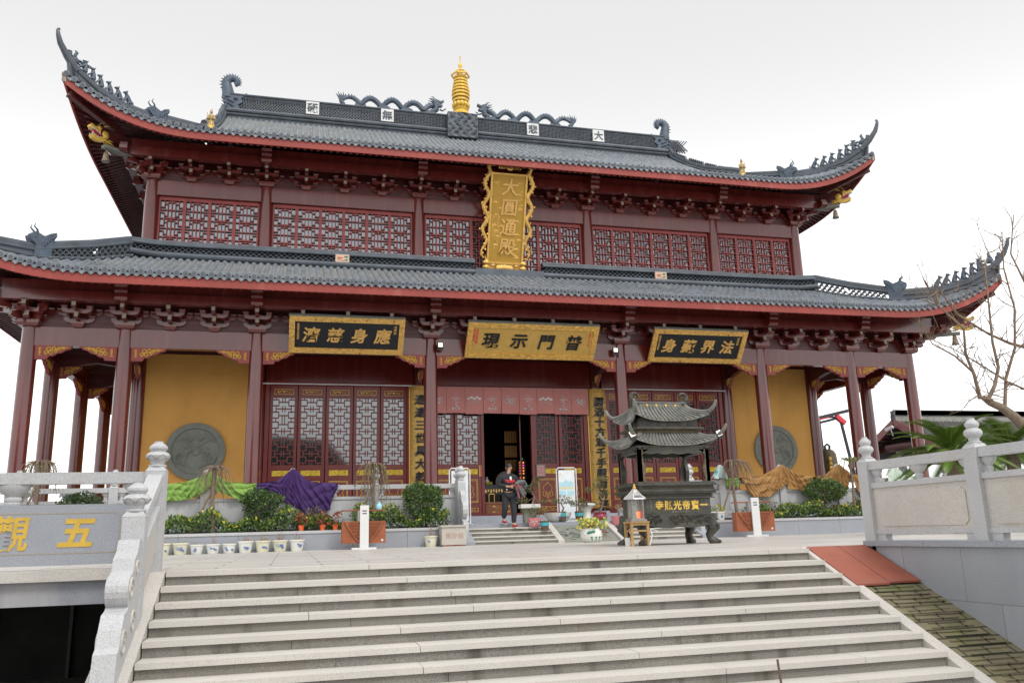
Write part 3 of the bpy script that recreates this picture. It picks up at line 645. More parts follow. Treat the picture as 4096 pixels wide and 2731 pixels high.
def hip(roof, S, L0, path, zt, horn, openwork, beast_at, beasts, sx, sy, mirror_y=False):
    """hip ridge: path of (x, y) on the front right corner, mirrored by sx / sy"""
    M = lambda x, y: (sx * x, y if sy > 0 else 2 * YC - y)
    rb_ = MB(); k = len(path); zb = []
    for (x, y) in path:
        d = y - L0; zb.append(S.z(x, min(d, S.dh(x))) - .05 if abs(x) < S.ac else S.eave(S.ac)[1] + .02)
    P3 = [Vector((*M(x, y), 0)) for x, y in path]
    if openwork:
        i1 = openwork
        for i in range(i1):
            h0 = zt[i] - zb[i]; p = Vector((P3[i].x, P3[i].y, zb[i] + .16)); q = Vector((P3[i + 1].x, P3[i + 1].y, zb[i + 1] + .16))
            scales(rb_, p, q, min(h0, zt[i + 1] - zb[i + 1]) - .28, .19, 3, .24)
        strip(rb_, P3[:i1 + 1], zb[:i1 + 1], [z + .16 for z in zb[:i1 + 1]], .22); strip(rb_, P3[:i1 + 1], [z - .14 for z in zt[:i1 + 1]], zt[:i1 + 1], .2)
        strip(rb_, P3[i1:], zb[i1:], [z - .02 for z in zt[i1:]], .2)
    else: strip(rb_, P3, zb, [z - .02 for z in zt], .2)
    rb_.tube([(p.x, p.y, z - .02) for p, z in zip(P3, zt)], .1, 8)
    d2 = [(p.x, p.y, z - .17) for p, z in zip(P3, zt)]
    for off in (-.1, .1):
        dv = (P3[-1] - P3[0]).normalized(); nn = Vector((-dv.y, dv.x, 0)) * off; rb_.tube([Vector(q) + nn for q in d2], .045, 6)
        rb_.tube([(p.x + nn.x * 1.2, p.y + nn.y * 1.2, z + .1) for p, z in zip(P3, zb)], .05, 6)
    H_ = [Vector((*M(x, y), z)) for x, y, z in horn]; p0 = Vector((P3[-1].x, P3[-1].y, zt[-1] - .1))
    rb_.tube([p0] + H_, [.14] + [.115 - .085 * (i / (len(H_) - 1)) for i in range(len(H_))], 8); rb_.ell(H_[-1], .055, .055, .03, 8, 4)
    dv = (P3[-1] - P3[-2]).normalized(); tip = P3[-1]
    for i in range(4): rb_.bar((tip.x + dv.x * (.02 + .05 * i), tip.y + dv.y * (.02 + .05 * i), zb[-1] + .08), (tip.x + dv.x * (.1 + .07 * i), tip.y + dv.y * (.1 + .07 * i), zt[-1] + .05 + .14 * i), .14, .12)
    ro = rb_.build('hip_ridge', TILED, roof, True, 35)
    ang = math.atan2(dv.y, dv.x)
    if beast_at:
        x, y, z = beast_at; ornament('horned_beast', HORN, roof, (*M(x, y), z), ang, 1.)
    for i, (x, y, z) in enumerate(beasts): ornament('roof_beast', ROOST if i == len(beasts) - 1 else BEAST, roof, (*M(x, y), z), ang, 1.12, .1 * i)
    # hip rafter under the corner
    return ro
def make_roof(sides, lab, purz, colz, y0, Lx):
    b = MB()
    for i, S in enumerate(sides): tiles(b, S, i < 3)
    roof = b.build('roof', [TILE, PANT, TILED], hall, True, 50); roof['label'] = lab
    b = MB(); [eaveboard(b, S) for S in sides]; b.build('eave_board', [FASC, PALE], roof)
    b = MB(); [soffit(b, S) for S in sides]; b.build('soffit', LACQ2, roof)
    b = MB(); [rafters(b, S) for S in sides[:3]]; tag(b.build('eave_rafters', [LACQ2, REDR], roof, True), kind='stuff')
    return roof
lowroof = make_roof(LOW, 'lower tiled roof skirt with lotus tiles in its ridge', 7.2, 6.03, 0, 15.13)
uproof = make_roof(UPP, 'upper tiled roof with character tiles and dragons on its ridge', 13.0, 12.0, 2.59, 12.54)

# lower hips and ridge
lp_ = [(13.0, 2.2), (13.97, 1.23), (14.95, .25), (15.3, -.1), (16.18, -.98), (16.9, -1.7), (17.46, -2.26)]; lz_ = [10.28, 9.74, 9.28, 9.1, 8.99, 9.16, 9.52]
lh_ = [(17.65, -2.45, 9.68), (17.81, -2.61, 9.97), (17.92, -2.72, 10.29), (17.94, -2.74, 10.46), (17.98, -2.78, 10.48)]
lb_ = [(16.2, -1.0, 8.98), (16.42, -1.22, 9.02), (16.66, -1.46, 9.08), (16.89, -1.69, 9.17), (17.11, -1.91, 9.31), (17.31, -2.11, 9.44), (17.52, -2.32, 9.6)]
for sx in (-1, 1):
    hip(lowroof, LOW[0], 0, lp_, lz_, lh_, 2, (15.12, .08, 9.22), lb_, sx, 1); hip(lowroof, LOW[0], 0, lp_, lz_, lh_, 2, None, [], sx, -1)
xs = [-13.0, -12.2, -11, -9, -6, -3, -1.3]
for sg in (-1, 1):
    b = MB(); X = [sg * x for x in xs]; zt = [10.29, 10.22, 10.2, 10.2, 10.2, 10.19, 10.19]; zb = [9.72, 9.62, 9.6, 9.59, 9.58, 9.58, 9.58]
    P3 = [(x, 2.2, 0) for x in X]
    for i in range(6): scales(b, (X[i], 2.2, zb[i] + .2), (X[i + 1], 2.2, zb[i + 1] + .2), .28, .19, 4, .1)
    strip(b, P3, zb, [z + .06 for z in zb], .3); b.tube([(p[0], 2.06, z + .1) for p, z in zip(P3, zb)], .1, 10)
    strip(b, P3, [z - .14 for z in zt], [z - .03 for z in zt], .26); b.tube([(p[0], 2.2, z - .03) for p, z in zip(P3, zt)], .085, 8); b.tube([(p[0], 2.1, z - .13) for p, z in zip(P3, zt)], .05, 8)
    b.mat(1); strip(b, [(p[0], 2.36, 0) for p in P3], zb, [z - .1 for z in zt], .03)
    b.build('ridge', [TILED, BLACK], lowroof, True, 35)
    b = MB(); b.box(sg * 6.09 - .24, sg * 6.09 + .24, 2.04, 2.12, 9.78, 10.06); t_ = b.build('lotus_tile', mat('cream_tile', (.6, .42, .30), .6), lowroof)
    b = MB()
    b.ell((sg * 6.09 - .08, 2.035, 9.94), .1, .012, .035, 8, 5); b.mat(1); b.ell((sg * 6.09 + .13, 2.035, 9.98), .075, .012, .03, 8, 5); b.ell((sg * 6.09 + .14, 2.035, 9.87), .05, .012, .03, 8, 5)
    b.mat(2).tube([(sg * 6.09 - .18, 2.035, 9.89), (sg * 6.09 - .02, 2.035, 9.84), (sg * 6.09 + .1, 2.035, 9.83)], .006, 4)
    b.build('lotus_relief', [mat('lotus_red', (.55, .14, .09), .6), GREENP, BLACK], t_, True)
MB().box(-1.3, 1.3, 1.95, 2.5, 9.3, 9.8).build('ridge', TILED, lowroof)
b = MB()
for sx in (-1, 1): strip(b, [(sx * 13.0, 2.3, 0), (sx * 13.0, 6, 0), (sx * 13.0, 19.1, 0)], [9.4] * 3, [10.2, 10, 10], .25)
strip(b, [(-13, 19.1, 0), (13, 19.1, 0)], [9.4] * 2, [10] * 2, .25); b.build('ridge', TILED, lowroof)
# upper hips, gable ridges, gables
up_ = [(11.3, 3.92), (12.45, 2.77), (12.76, 2.46), (13.49, 1.73), (14.22, 1.0), (14.72, .5)]; uz_ = [15.45, 15.12, 14.98, 14.9, 15.06, 15.38]
uh_ = [(14.97, .25, 15.62), (15.16, .06, 15.97), (15.22, 0, 16.2), (15.24, -.03, 16.36), (15.22, -.01, 16.41)]
ub_ = [(13.43, 1.79, 14.91), (13.69, 1.53, 14.92), (13.94, 1.28, 14.97), (14.2, 1.02, 15.06), (14.42, .8, 15.19), (14.64, .58, 15.33), (14.84, .38, 15.48)]
for sx in (-1, 1):
    hip(uproof, UPP[0], 2.59, up_, uz_, uh_, 1, (12.58, 2.6, 14.98), ub_, sx, 1); hip(uproof, UPP[0], 2.59, up_, uz_, uh_, 1, None, [], sx, -1)
    for sy in (1, -1):
        b = MB(); gp = [(10.5, 19.75), (10.03, 19.2), (8.35, 18.0), (6.79, 17.05), (5.6, 16.45), (4.59, 15.95), (3.75, 15.5)]
        P3 = [(sx * 11.15, y if sy > 0 else 2 * YC - y, 0) for y, _ in gp]; zt = [z for _, z in gp]; zb = [UPP[0].z(11.1, y - 2.59) - .03 for y, _ in gp]
        strip(b, P3, zb, [max(z + .2, zz - .5) for z, zz in zip(zb, zt)], .24)
        for i in range(1, 6): scales(b, (P3[i][0], P3[i][1], max(zb[i] + .2, zt[i] - .5)), (P3[i + 1][0], P3[i + 1][1], max(zb[i + 1] + .2, zt[i + 1] - .5)), .34, .19, 3, .1)
        strip(b, P3, [z - .16 for z in zt], [z - .02 for z in zt], .24); b.tube([(p[0], p[1], z) for p, z in zip(P3, zt)], .11, 8)
        for o in (-.13, .13): b.tube([(p[0] + o, p[1], z - .14) for p, z in zip(P3, zt)], .05, 6)
        b.build('gable_ridge', TILED, uproof, True, 35)
    b = MB(); ys = [3.93, 5, 6.5, 8, 9.5, 10.7]; pl = [(y, UPP[0].z(11, y - 2.59) - .1) for y in ys]; pl = pl + [(2 * YC - y, z) for y, z in pl[-2::-1]]
    b.prism(pl, (sx * 11.1, 0, 0), (0, 1, 0), (0, 0, 1), (-.15 * sx, 0, 0)); b.build('gable_wall', LACQ2, uproof)
# main ridge: base courses, coin lattice, top courses, character tiles
b = MB(); b.box(-11, 11, 10.45, 10.95, 19.1, 19.62)
for y in (10.42, 10.98): b.tube([(-11, y, 19.6), (11, y, 19.6)], .1, 8); b.tube([(-11, y, 19.42), (11, y, 19.42)], .06, 6)
b.box(-10.9, 10.9, 10.55, 10.85, 19.62, 19.76); b.box(-10.95, 10.95, 10.54, 10.86, 20.33, 20.46); b.tube([(-10.95, 10.52, 20.46), (10.95, 10.52, 20.46)], .055, 6); b.tube([(-10.95, 10.7, 20.5), (10.95, 10.7, 20.5)], .09, 8)
n = 150
for i in range(n + 8):
    x = -10.9 + 21.8 * i / n
    for y in (10.58, 10.82):
        for sg in (-1, 1):
            xa, xb = x - sg * .285, x + sg * .285
            b.bar((xa, y, 19.76), (xb, y, 20.33), .055, .045, (0, 1, 0))
b.build('main_ridge', TILED, uproof, True, 35)
for x, ch in ((-7.16, '礙'), (-3.65, '無'), (3.65, '悲'), (7.16, '大')):
    t_ = MB().box(x - .3, x + .3, 10.42, 10.54, 19.78, 20.42).build('character_tile', WHITEP, uproof)
    MB().text(ch, (x, 10.42, 20.1), (1, 0, 0), (0, 0, 1), .5, .03, .025).build('lettering', TILED, t_)
b = MB(); b.surf(lambda u, v: (-.74 + 1.48 * u, 10.15 + .02 * math.sin(u * 22 + math.sin(v * 14) * 2) , 19.2 + 1.28 * v), 28, 24); b.box(-.74, .74, 10.18, 11.2, 19.2, 20.5)
for r in range(6):
    for k in range(5):
        for q in (.13, .09, .05): b.tube([(-.6 + .3 * k + (.15 if r % 2 else 0) + a, 10.15, 19.35 + .2 * r + c) for a, c in circ(q, 6, 0, math.pi) if -.72 < -.6 + .3 * k + (.15 if r % 2 else 0) + a < .72] or [(0, 10.16, 19.4), (.01, 10.16, 19.4)], .014, 4)
b.build('spire_pedestal', TILED, uproof, True)
def chiwen(sx):
    """fish-dragon that swallows the ridge end, tail curled up"""
    b = MB(); X = lambda x: sx * x
    b.prism([(X(11.12), 19.1), (X(11.14), 20.3), (X(10.98), 20.62), (X(10.72), 20.42), (X(10.45), 20.4), (X(10.15), 20.56), (X(10.1), 20.5), (X(10.4), 20.28), (X(10.3), 20.1), (X(10.52), 19.95), (X(10.35), 19.6), (X(10.3), 19.1)], (0, 10.5, 0), (1, 0, 0), (0, 0, 1), (0, .4, 0))
    P = [(11.0, 20.3), (10.98, 20.6), (11.04, 20.85)] + spiral(10.78, 21.12, .32, .12, -.5, 4.0, 16)
    b.tube([(X(x), 10.7, z) for x, z in P], [.27, .27, .25] + [.23 - .12 * i / 16 for i in range(17)], 8)
    for i in range(3, len(P) - 2, 1):
        c = Vector((10.78, 21.12)); q = Vector(P[i]); d = (q - c).normalized(); r = .23 - .12 * (i - 3) / 16
        e = q + d * r * .8; f = q + d * (r + .1); t = Vector((-d.y, d.x)) * .045
        b.prism([(X((e - t).x), (e - t).y), (X((e + t).x), (e + t).y), (X(f.x), f.y)], (0, 10.68, 0), (1, 0, 0), (0, 0, 1), (0, .04, 0))
    for k in range(4): b.tube([(X(11.05 + .02 * k), 10.5, 19.6 + .2 * k), (X(11.24), 10.5, 19.72 + .2 * k)], [.07, .01], 5); b.tube([(X(10.7), 10.47, 19.5 + .18 * k), (X(11.0), 10.46, 19.6 + .2 * k)], .035, 5)
    b.ell((X(10.62), 10.46, 20.25), .09, .06, .08, 8, 5)
    for k in range(3): b.tube([(X(10.35 - .08 * k), 10.5, 20.45), (X(10.35 - .08 * k), 10.5, 20.36)], [.03, .005], 5)
    b.build('fish_dragon_finial', BLUET, uproof, True, 50)
chiwen(1); chiwen(-1)
# ------------------------------------------------------------------ columns and beams
def column(x, y, z0, z1, r=.225, base=True):
    b = MB().lathe((x, y, 0), [(r, z0 + .1), (r * 1.01, z0 + 1), (r, z1 - 1), (r * .95, z1)], 24); c = b.build('column', LACQ, hall, True)
    if base: MB().lathe((x, y, z0), [(.36, 0), (.37, .06), (.33, .14), (.27, .17)], 20).build('column_base', GRAN, c, True)
    return c
SY = [2.6, 6.65, 10.7, 14.75, 18.8, 21.4]
for sx in (-1, 1):
    for x in CX: column(sx * x, 0, .86, 6.6)
    for y in SY: column(sx * 15.13, y, .86, 6.6)
    for x in CX[:3]: column(sx * x, 2.6, .86, 6.9)
    for x in CX[:3]: column(sx * x, 2.6, 9.3, 12.58, .235, False)
for x in CX:
    for sx in (-1, 1): column(sx * x, 21.4, .86, 6.6) if x < 15 else None
def beam(name, x0, x1, y0, y1, z0, z1, m=LACQ): return MB().box(x0, x1, y0, y1, z0, z1).build(name, m, hall)
fx = [-15.13, -12.54, -8.76, -3.31, 3.31, 8.76, 12.54, 15.13]
for a, c in zip(fx[:-1], fx[1:]):
    beam('beam', a + .15, c - .15, -.14, .14, 6.03, 6.59); beam('bracket_board', a + .02, c - .02, -.05, .05, 6.592, 7.55, LACQ2)
ux = fx[1:-1]
for a, c in zip(ux[:-1], ux[1:]):
    beam('beam', a + .15, c - .15, 2.46, 2.74, 12.01, 12.55); beam('bracket_board', a + .02, c - .02, 2.55, 2.65, 12.552, 13.5, LACQ2)
for sx in (-1, 1):
    ys = [0] + SY
    for a, c in zip(ys[:-1], ys[1:]):
        beam('beam', sx * 15.13 - .14, sx * 15.13 + .14, a + .15, c - .15, 6.03, 6.59); beam('bracket_board', sx * 15.13 - .05, sx * 15.13 + .05, a + .1, c - .1, 6.592, 7.55, LACQ2)
    for a, c in zip([2.6, 6.65, 10.7, 14.75], [6.65, 10.7, 14.75, 18.8]):
        beam('beam', sx * 12.54 - .14, sx * 12.54 + .14, a + .15, c - .15, 12.01, 12.55); beam('bracket_board', sx * 12.54 - .05, sx * 12.54 + .05, a + .1, c - .1, 12.552, 13.5, LACQ2)
    # corridor cross beams, gently arched underneath
    for y in SY[:5]:
        pl = [(0, .0), (.25, -.05), (1.3, .12), (2.35, -.05), (2.59, .0), (2.59, .5), (0, .5)]
        MB().prism(pl, (sx * 15.13, y - .1, 5.95), (-sx, 0, 0), (0, 0, 1), (0, .2, 0)).build('cross_beam', LACQ2, hall)
    for x in CX[:3]:
        MB().prism([(0, 0), (.25, -.05), (1.3, .12), (2.35, -.05), (2.6, 0), (2.6, .5), (0, .5)], (sx * x - .1, 0, 5.95), (0, 1, 0), (0, 0, 1), (.2, 0, 0)).build('cross_beam', LACQ2, hall)
    # corridor ceilings with curved ribs
    b = MB(); b.box(*sorted((sx * 15.1, sx * 12.54)), .05, 21.3, 7.02, 7.06)
    for k in range(84):
        y = .3 + k * .25; b.tube([(sx * (15.05 - 2.45 * t / 6), y, 6.62 + .36 * math.sin(math.pi * t / 6) ** .7) for t in range(7)], .035, 4)
    b.build('ceiling', LACQ2, hall)
b = MB(); b.box(-12.5, 12.5, .05, 2.6, 7.02, 7.06)
for k in range(100): x = -12.4 + k * .25; b.box(x - .04, x + .04, .08, 2.5, 6.94, 7.02)
b.build('ceiling', LACQ2, hall)
# eave purlins carried by the brackets
for (yy, z0, L, name) in ((0, 7.21, 15.13, 'purlin'), (2.59, 13.08, 12.54, 'purlin')):
    k = .78
    for sy in (1, -1):
        Y = lambda y: y if sy > 0 else 2 * YC - y
        b = MB(); b.box(-L - 1.05, L + 1.05, *sorted((Y(yy - k - .14), Y(yy - k + .12))), z0, z0 + .3); b.box(-L - .9, L + .9, *sorted((Y(yy - k - .02), Y(yy - k + .08))), z0 + .3, z0 + .62); b.build(name, LACQ, hall)
    for sx in (-1, 1):
        b = MB(); b.box(*sorted((sx * (L + k - .12), sx * (L + k + .14))), yy - .63, 2 * YC - yy + .63, z0 + .003, z0 + .297); b.box(*sorted((sx * (L + k - .08), sx * (L + k + .02))), yy - .55, 2 * YC - yy + .55, z0 + .3, z0 + .62); b.build(name, LACQ, hall)
        # moulded purlin ends crossing at the corners
        for (o, u) in (((sx * (L + 1.05), yy - k - .13, z0), (sx, 0, 0)), ((sx * (L + k + .13), yy - 1.05 + .15, z0), (0, -1, 0))):
            b = MB(); b.prism([(0, 0), (.2, -.02), (.34, .06), (.36, .16), (.28, .2), (.3, .28), (.2, .32), (0, .3)], o, u, (0, 0, 1), Vector((0, .24, 0)) if u[0] else Vector((-sx * .24, 0, 0))); b.build('purlin_end', LACQ, hall)
        # diagonal hip rafter, with a slanting upper one
        zc = z0 + .30
        b = MB(); b.bar((sx * (L - .1), yy + .1, zc + .1), (sx * (L + 1.5), yy - 1.5, zc + .12), .24, .34); b.bar((sx * (L + .9), yy - .9, zc + .38), (sx * (L + 2.3), yy - 2.25, zc + 1.02), .2, .24); b.build('hip_rafter', LACQ2, hall)
# ------------------------------------------------------------------ bracket sets
def bracket_mesh(cap=True):
    b = MB()
    if cap: b.taper((0, -.1), .125, .125, .18, .18, .0, .1); b.box(-.18, .18, -.28, .08, .1, .17)
    else: b.taper((0, -.06), .24, .24, .28, .28, .0, .08); b.box(-.28, .28, -.34, .2, .08, .18)
    def arm(hw, z, y, t=.12):    # bowl shaped cross arm
        pl = [(-hw, z + .17), (-hw, z + .1), (-hw * .86, z + .03), (-hw * .6, z), (hw * .6, z), (hw * .86, z + .03), (hw, z + .1), (hw, z + .17), (hw * .66, z + .17), (hw * .56, z + .1), (hw * .3, z + .13), (-hw * .3, z + .13), (-hw * .56, z + .1), (-hw * .66, z + .17)]
        b.prism(pl, (0, y, 0), (1, 0, 0), (0, 0, 1), (0, t, 0))
        for s in (-1, 1): b.taper((s * hw * .83, y + t / 2), .06, .06, .09, .085, z + .17, z + .21); b.box(s * hw * .83 - .09, s * hw * .83 + .09, y - .02, y + t + .02, z + .21, z + .245)
    arm(.42, .15, -.13); arm(.64, .36, -.12); arm(.41, .36, -.5)
    def tongue(z, y, l):         # forward arm with an upturned pale end
        b.mat(0).prism([(0, z), (0, z + .17), (-l + .02, z + .17), (-l, z + .2), (-l - .03, z + .03), (-l + .06, z - .02), (-l + .2, z)], (-.055, y, 0), (0, 1, 0), (0, 0, 1), (.11, 0, 0))
        b.mat(1).add([(-.056, y - l - .006, z + .2), (.056, y - l - .006, z + .2), (.056, y - l - .036, z + .04), (-.056, y - l - .036, z + .04)], [(0, 1, 2, 3)]); b.mat(0)
    tongue(.2, 0, .5); tongue(.44, 0, .88)
    b.box(-.1, .1, -.92, -.72, .6, .645)
    return b.mesh('bracket_set', [LACQ, PALE], False)
BR, BRC = bracket_mesh(), bracket_mesh(False)
def bracket(me, p, rz=0., s=(1, 1, 1)):
    o = bpy.data.objects.new('bracket_set', me); COL.objects.link(o); o.parent = hall; o.matrix_parent_inverse = Matrix.Translation(hall.location).inverted(); o.location = p; o.rotation_euler = (0, 0, rz); o.scale = s; return o
def lineup(xs, cnt, f, s=(1, 1, 1)):
    for i, x in enumerate(xs):
        f(BRC, x, s)
        if i < len(xs) - 1:
            for k in range(cnt[i]): f(BR, x + (xs[i + 1] - x) * (k + 1) / (cnt[i] + 1), s)
lineup(fx, [1, 2, 3, 4, 3, 2, 1], lambda me, x, s: bracket(me, (x, 0, 6.592), 0, s))
us = (.96, 1, .86)
lineup(ux, [2, 3, 4, 3, 2], lambda me, x, s: bracket(me, (x, 2.6, 12.552), 0, s), us)
for sx in (-1, 1):
    for y in (1.3, 2.6, 4.6): bracket(BR, (sx * 15.13, y, 6.592), sx * R_(90))
    for y in (3.95, 5.3, 6.65, 8.0): bracket(BR, (sx * 12.54, y, 12.552), sx * R_(90), us)
    bracket(BR, (sx * 15.13, 0, 6.596), sx * R_(45), (1.2, 1.2, 1)); bracket(BR, (sx * 12.54, 2.6, 12.556), sx * R_(45), (1.2, 1.2, .86))
    bracket(BRC, (sx * 15.13, 0, 6.6), sx * R_(90)); bracket(BRC, (sx * 12.54, 2.6, 12.56), sx * R_(90), us)
# moulded beam noses over the column brackets
nose = MB().prism([(-.25, 0), (.1, 0), (.1, .56), (-.32, .56), (-.42, .42), (-.34, .36), (-.36, .26), (-.28, .2), (-.3, .08)], (-.17, 0, 0), (0, 1, 0), (0, 0, 1), (.34, 0, 0)).mesh('beam_nose', LACQ)
for xs_, y, z in ((fx[1:-1], -.9, 7.22), (ux[1:-1], 1.69, 13.08)):
    for x in xs_: o = bracket(nose, (x, y, z)); o.name = 'beam_nose'
# carved spandrels under the beams, with gilt scrolls
def spandrel():
    pl = [(0, 0), (.98, 0), (.93, -.09), (.8, -.12), (.7, -.2), (.58, -.22), (.48, -.3), (.36, -.31), (.32, -.4), (0, -.41)]
    p = MB().prism(pl, (0, -.05, 0), (1, 0, 0), (0, 0, 1), (0, .1, 0)).mesh('carved_spandrel', REDR)
    b = MB()
    for sd in (-1, 1):
        for cx, cz, r in ((.36, -.1, .055), (.5, -.08, .05), (.63, -.09, .045), (.42, -.2, .05), (.56, -.17, .035), (.75, -.06, .035), (.3, -.2, .045)):
            b.tube([(x, sd * .058, z) for x, z in circ(r, 8, cx=cx, cy=cz) + [(cx + r, cz)]], .016, 4)
        b.tube([(.28, sd * .058, -.27), (.4, sd * .058, -.14), (.55, sd * .058, -.12), (.7, sd * .058, -.05), (.88, sd * .058, -.05)], .015, 4)
        for z in (-.07, -.13, -.19): b.tube([(.09, sd * .058, z - .03), (.13, sd * .058, z + .01), (.17, sd * .058, z - .03)], .015, 4)
        b.tube([(.13, sd * .058, -.06), (.13, sd * .058, -.28)], .014, 4); b.tube([(.08, sd * .058, -.28), (.18, sd * .058, -.28)], .014, 4)
    return p, b.mesh('gilt_scroll', GOLDP, True)
SPM, SPG = spandrel()
def spand(x, y, z, rz=0., sc=1.):
    o = bracket(SPM, (x, y, z), rz, (sc, 1, 1)); o.name = 'carved_spandrel'; g_ = bpy.data.objects.new('gilt_scroll', SPG); COL.objects.link(g_); g_.parent = o
for a, c in zip(fx[:-1], fx[1:]): spand(a + .2, -.08, 6.03); spand(c - .2, -.08, 6.03, 0, -1)
for sx in (-1, 1):
    for a in SY[:3]: spand(sx * 15.13, a + .2, 6.03, R_(90)); spand(sx * 15.13, a - .2, 6.03, R_(-90)); spand(sx * 15.13 - sx * .2, a, 5.95, R_(180) if sx > 0 else 0, .7)
    spand(sx * 15.13, .2, 6.03, R_(90)); spand(sx * 12.54 + sx * .2, 2.6, 5.95, 0 if sx > 0 else R_(180), .5)
    for x in CX[:3]: spand(sx * x, 2.4, 5.95, R_(-90), .45); spand(sx * x, .2, 5.95, R_(90), .45)
# ------------------------------------------------------------------ walls
for sx in (-1, 1):
    a, c = sorted((sx * 8.98, sx * 12.33)); MB().box(a, c, 2.55, 2.75, .86, 6.42).build('yellow_wall', YELL, hall)
    MB().box(a, c, 2.5, 2.8, 6.42, 6.95).build('lintel', LACQ2, hall)
    rd = MB().lathe((0, 0, 0), [(.93, 0), (.93, .09), (.9, .11), (.76, .11), (.74, .085), (.72, .05), (0, .05)], 48)
    M = Matrix.Translation((sx * 10.66, 2.54, 3.2)) @ Matrix.Rotation(R_(90), 4, 'X')
    k = MB().merge(rd, M); ro = k.build('stone_roundel', STONE, hall, True)
    b = MB(); X = lambda x: sx * 10.66 + x
    def rel(p, r): b.tube([(X(x), 2.485, 3.2 + z) for x, z in p], r, 6)
    for m_ in (-1, 1):
        rel([(m_ * (.12 + .5 * math.sin(t * .42)) , -.55 + .085 * t + .05 * math.sin(t * 1.5)) for t in range(14)], [.03 + .03 * math.sin(math.pi * t / 13) for t in range(14)])
        rel([(m_ * (.2 + .03 * t), -.02 - .05 * t + .06 * math.sin(t)) for t in range(8)], [.05] * 8); rel([(m_ * .3, .1), (m_ * .42, -.02), (m_ * .34, -.16)], [.06, .07, .04])
        for q in range(5): rel([(m_ * (.32 + .03 * q), -.05 - .04 * q), (m_ * (.5 + .02 * q), -.1 - .05 * q)], [.02, .006])
        rel([(m_ * .1, .35), (m_ * .3, .52), (m_ * .45, .42), (m_ * .6, .3)], [.05, .06, .05, .02]); rel([(m_ * .3, .5), (m_ * .24, .62)], [.03, .01])
    b.ell((X(.02), 2.48, 3.16), .11, .05, .11, 12, 8)
    for t in range(40): a_ = t * math.pi / 20; b.box(X(.83 * math.cos(a_)) - .03, X(.83 * math.cos(a_)) + .03, 2.42, 2.432, 3.2 + .83 * math.sin(a_) - .012, 3.2 + .83 * math.sin(a_) + .012)
    b.build('dragon_relief', STONE, ro, True)
    MB().box(*sorted((sx * 12.4, sx * 12.68)), 2.7, 18.8, .86, 9.4).build('side_wall', YELL, hall)
MB().box(-12.4, 12.4, 18.6, 18.8, .86, 9.4).build('back_wall', YELL, hall)
MB().box(-12.4, 12.4, 3.05, 18.4, 9.32, 9.42).build('upper_floor', DARKI, hall)
b = MB(); b.box(-12.3, 12.3, 3.0, 3.1, 9.4, 13.6); b.box(-12.45, -12.3, 2.7, 18.7, 9.4, 13.6); b.box(12.3, 12.45, 2.7, 18.7, 9.4, 13.6); b.box(-12.3, 12.3, 18.55, 18.7, 9.4, 13.6); b.build('upper_wall', LACQ2, hall)
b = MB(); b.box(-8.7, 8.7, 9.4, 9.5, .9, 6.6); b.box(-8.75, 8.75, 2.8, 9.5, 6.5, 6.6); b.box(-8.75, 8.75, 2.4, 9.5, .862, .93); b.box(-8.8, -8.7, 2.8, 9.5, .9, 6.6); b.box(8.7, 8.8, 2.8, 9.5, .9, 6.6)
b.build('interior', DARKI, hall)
for a, c in ((-8.53, -3.54), (3.54, 8.53), (-3.08, 3.08)):
    MB().box(a, c, 2.45, 2.8, 5.58, 6.45).build('lintel', LACQ, hall); MB().box(a, c, 2.5, 2.75, 6.45, 7.0).build('lintel_board', LACQ2, hall)
    MB().box(a, c, 2.48, 2.7, 5.44, 5.58).build('door_head', REDW, hall); MB().box(a, c, 2.46, 2.7, .9, 1.0).build('threshold', REDW, hall)
    if a != -3.08: MB().box(a - .1, c + .1, 2.38, 2.44, 5.45, 5.485).build('light_strip', WHITEP, hall)
# ------------------------------------------------------------------ door leaves
DH = [(0, .27, .09), (.73, 1, .09), (.27, .73, .2), (0, .14, .36), (.86, 1, .36), (.14, .86, .5), (0, .14, .64), (.86, 1, .64), (.27, .73, .8), (0, .27, .91), (.73, 1, .91), (.14, .27, .36), (.73, .86, .36), (.14, .27, .64), (.73, .86, .64)]
DV = [(.27, .09, .36), (.73, .09, .36), (.14, .36, .64), (.86, .36, .64), (.27, .64, .91), (.73, .64, .91), (.44, 0, .2), (.56, 0, .2), (.44, .36, .64), (.56, .36, .64), (.44, .8, 1), (.56, .8, 1), (.14, 0, .09), (.86, 0, .09), (.14, .91, 1), (.86, .91, 1)]
WH = [(0, 1, .02), (0, .18, .4), (.82, 1, .4), (.18, .33, .22), (.67, .82, .22), (.33, .67, .12), (0, 1, .55), (.33, .67, .98), (.18, .33, .88), (.67, .82, .88), (0, .18, .7), (.82, 1, .7)]
WV = [(.5, 0, 1), (.33, .12, .55), (.67, .12, .55), (.18, .22, .4), (.82, .22, .4), (.18, .7, .88), (.82, .7, .88), (.33, .55, .98), (.67, .55, .98), (.18, 0, .22), (.82, 0, .22)]
def lattice(b, x0, x1, z0, z1, n, Hs, Vs, t, y0, y1):
    W_ = x1 - x0; U = (z1 - z0) / n
    for k in range(n):
        zz = z1 - k * U
        for a, c, h in Hs: b.box(x0 + a * W_ - t / 2, x0 + c * W_ + t / 2, y0, y1, zz - h * U - t / 2, zz - h * U + t / 2)
        for x, a, c in Vs: b.box(x0 + x * W_ - t / 2, x0 + x * W_ + t / 2, y0 + .002, y1 - .002, zz - c * U, zz - a * U)
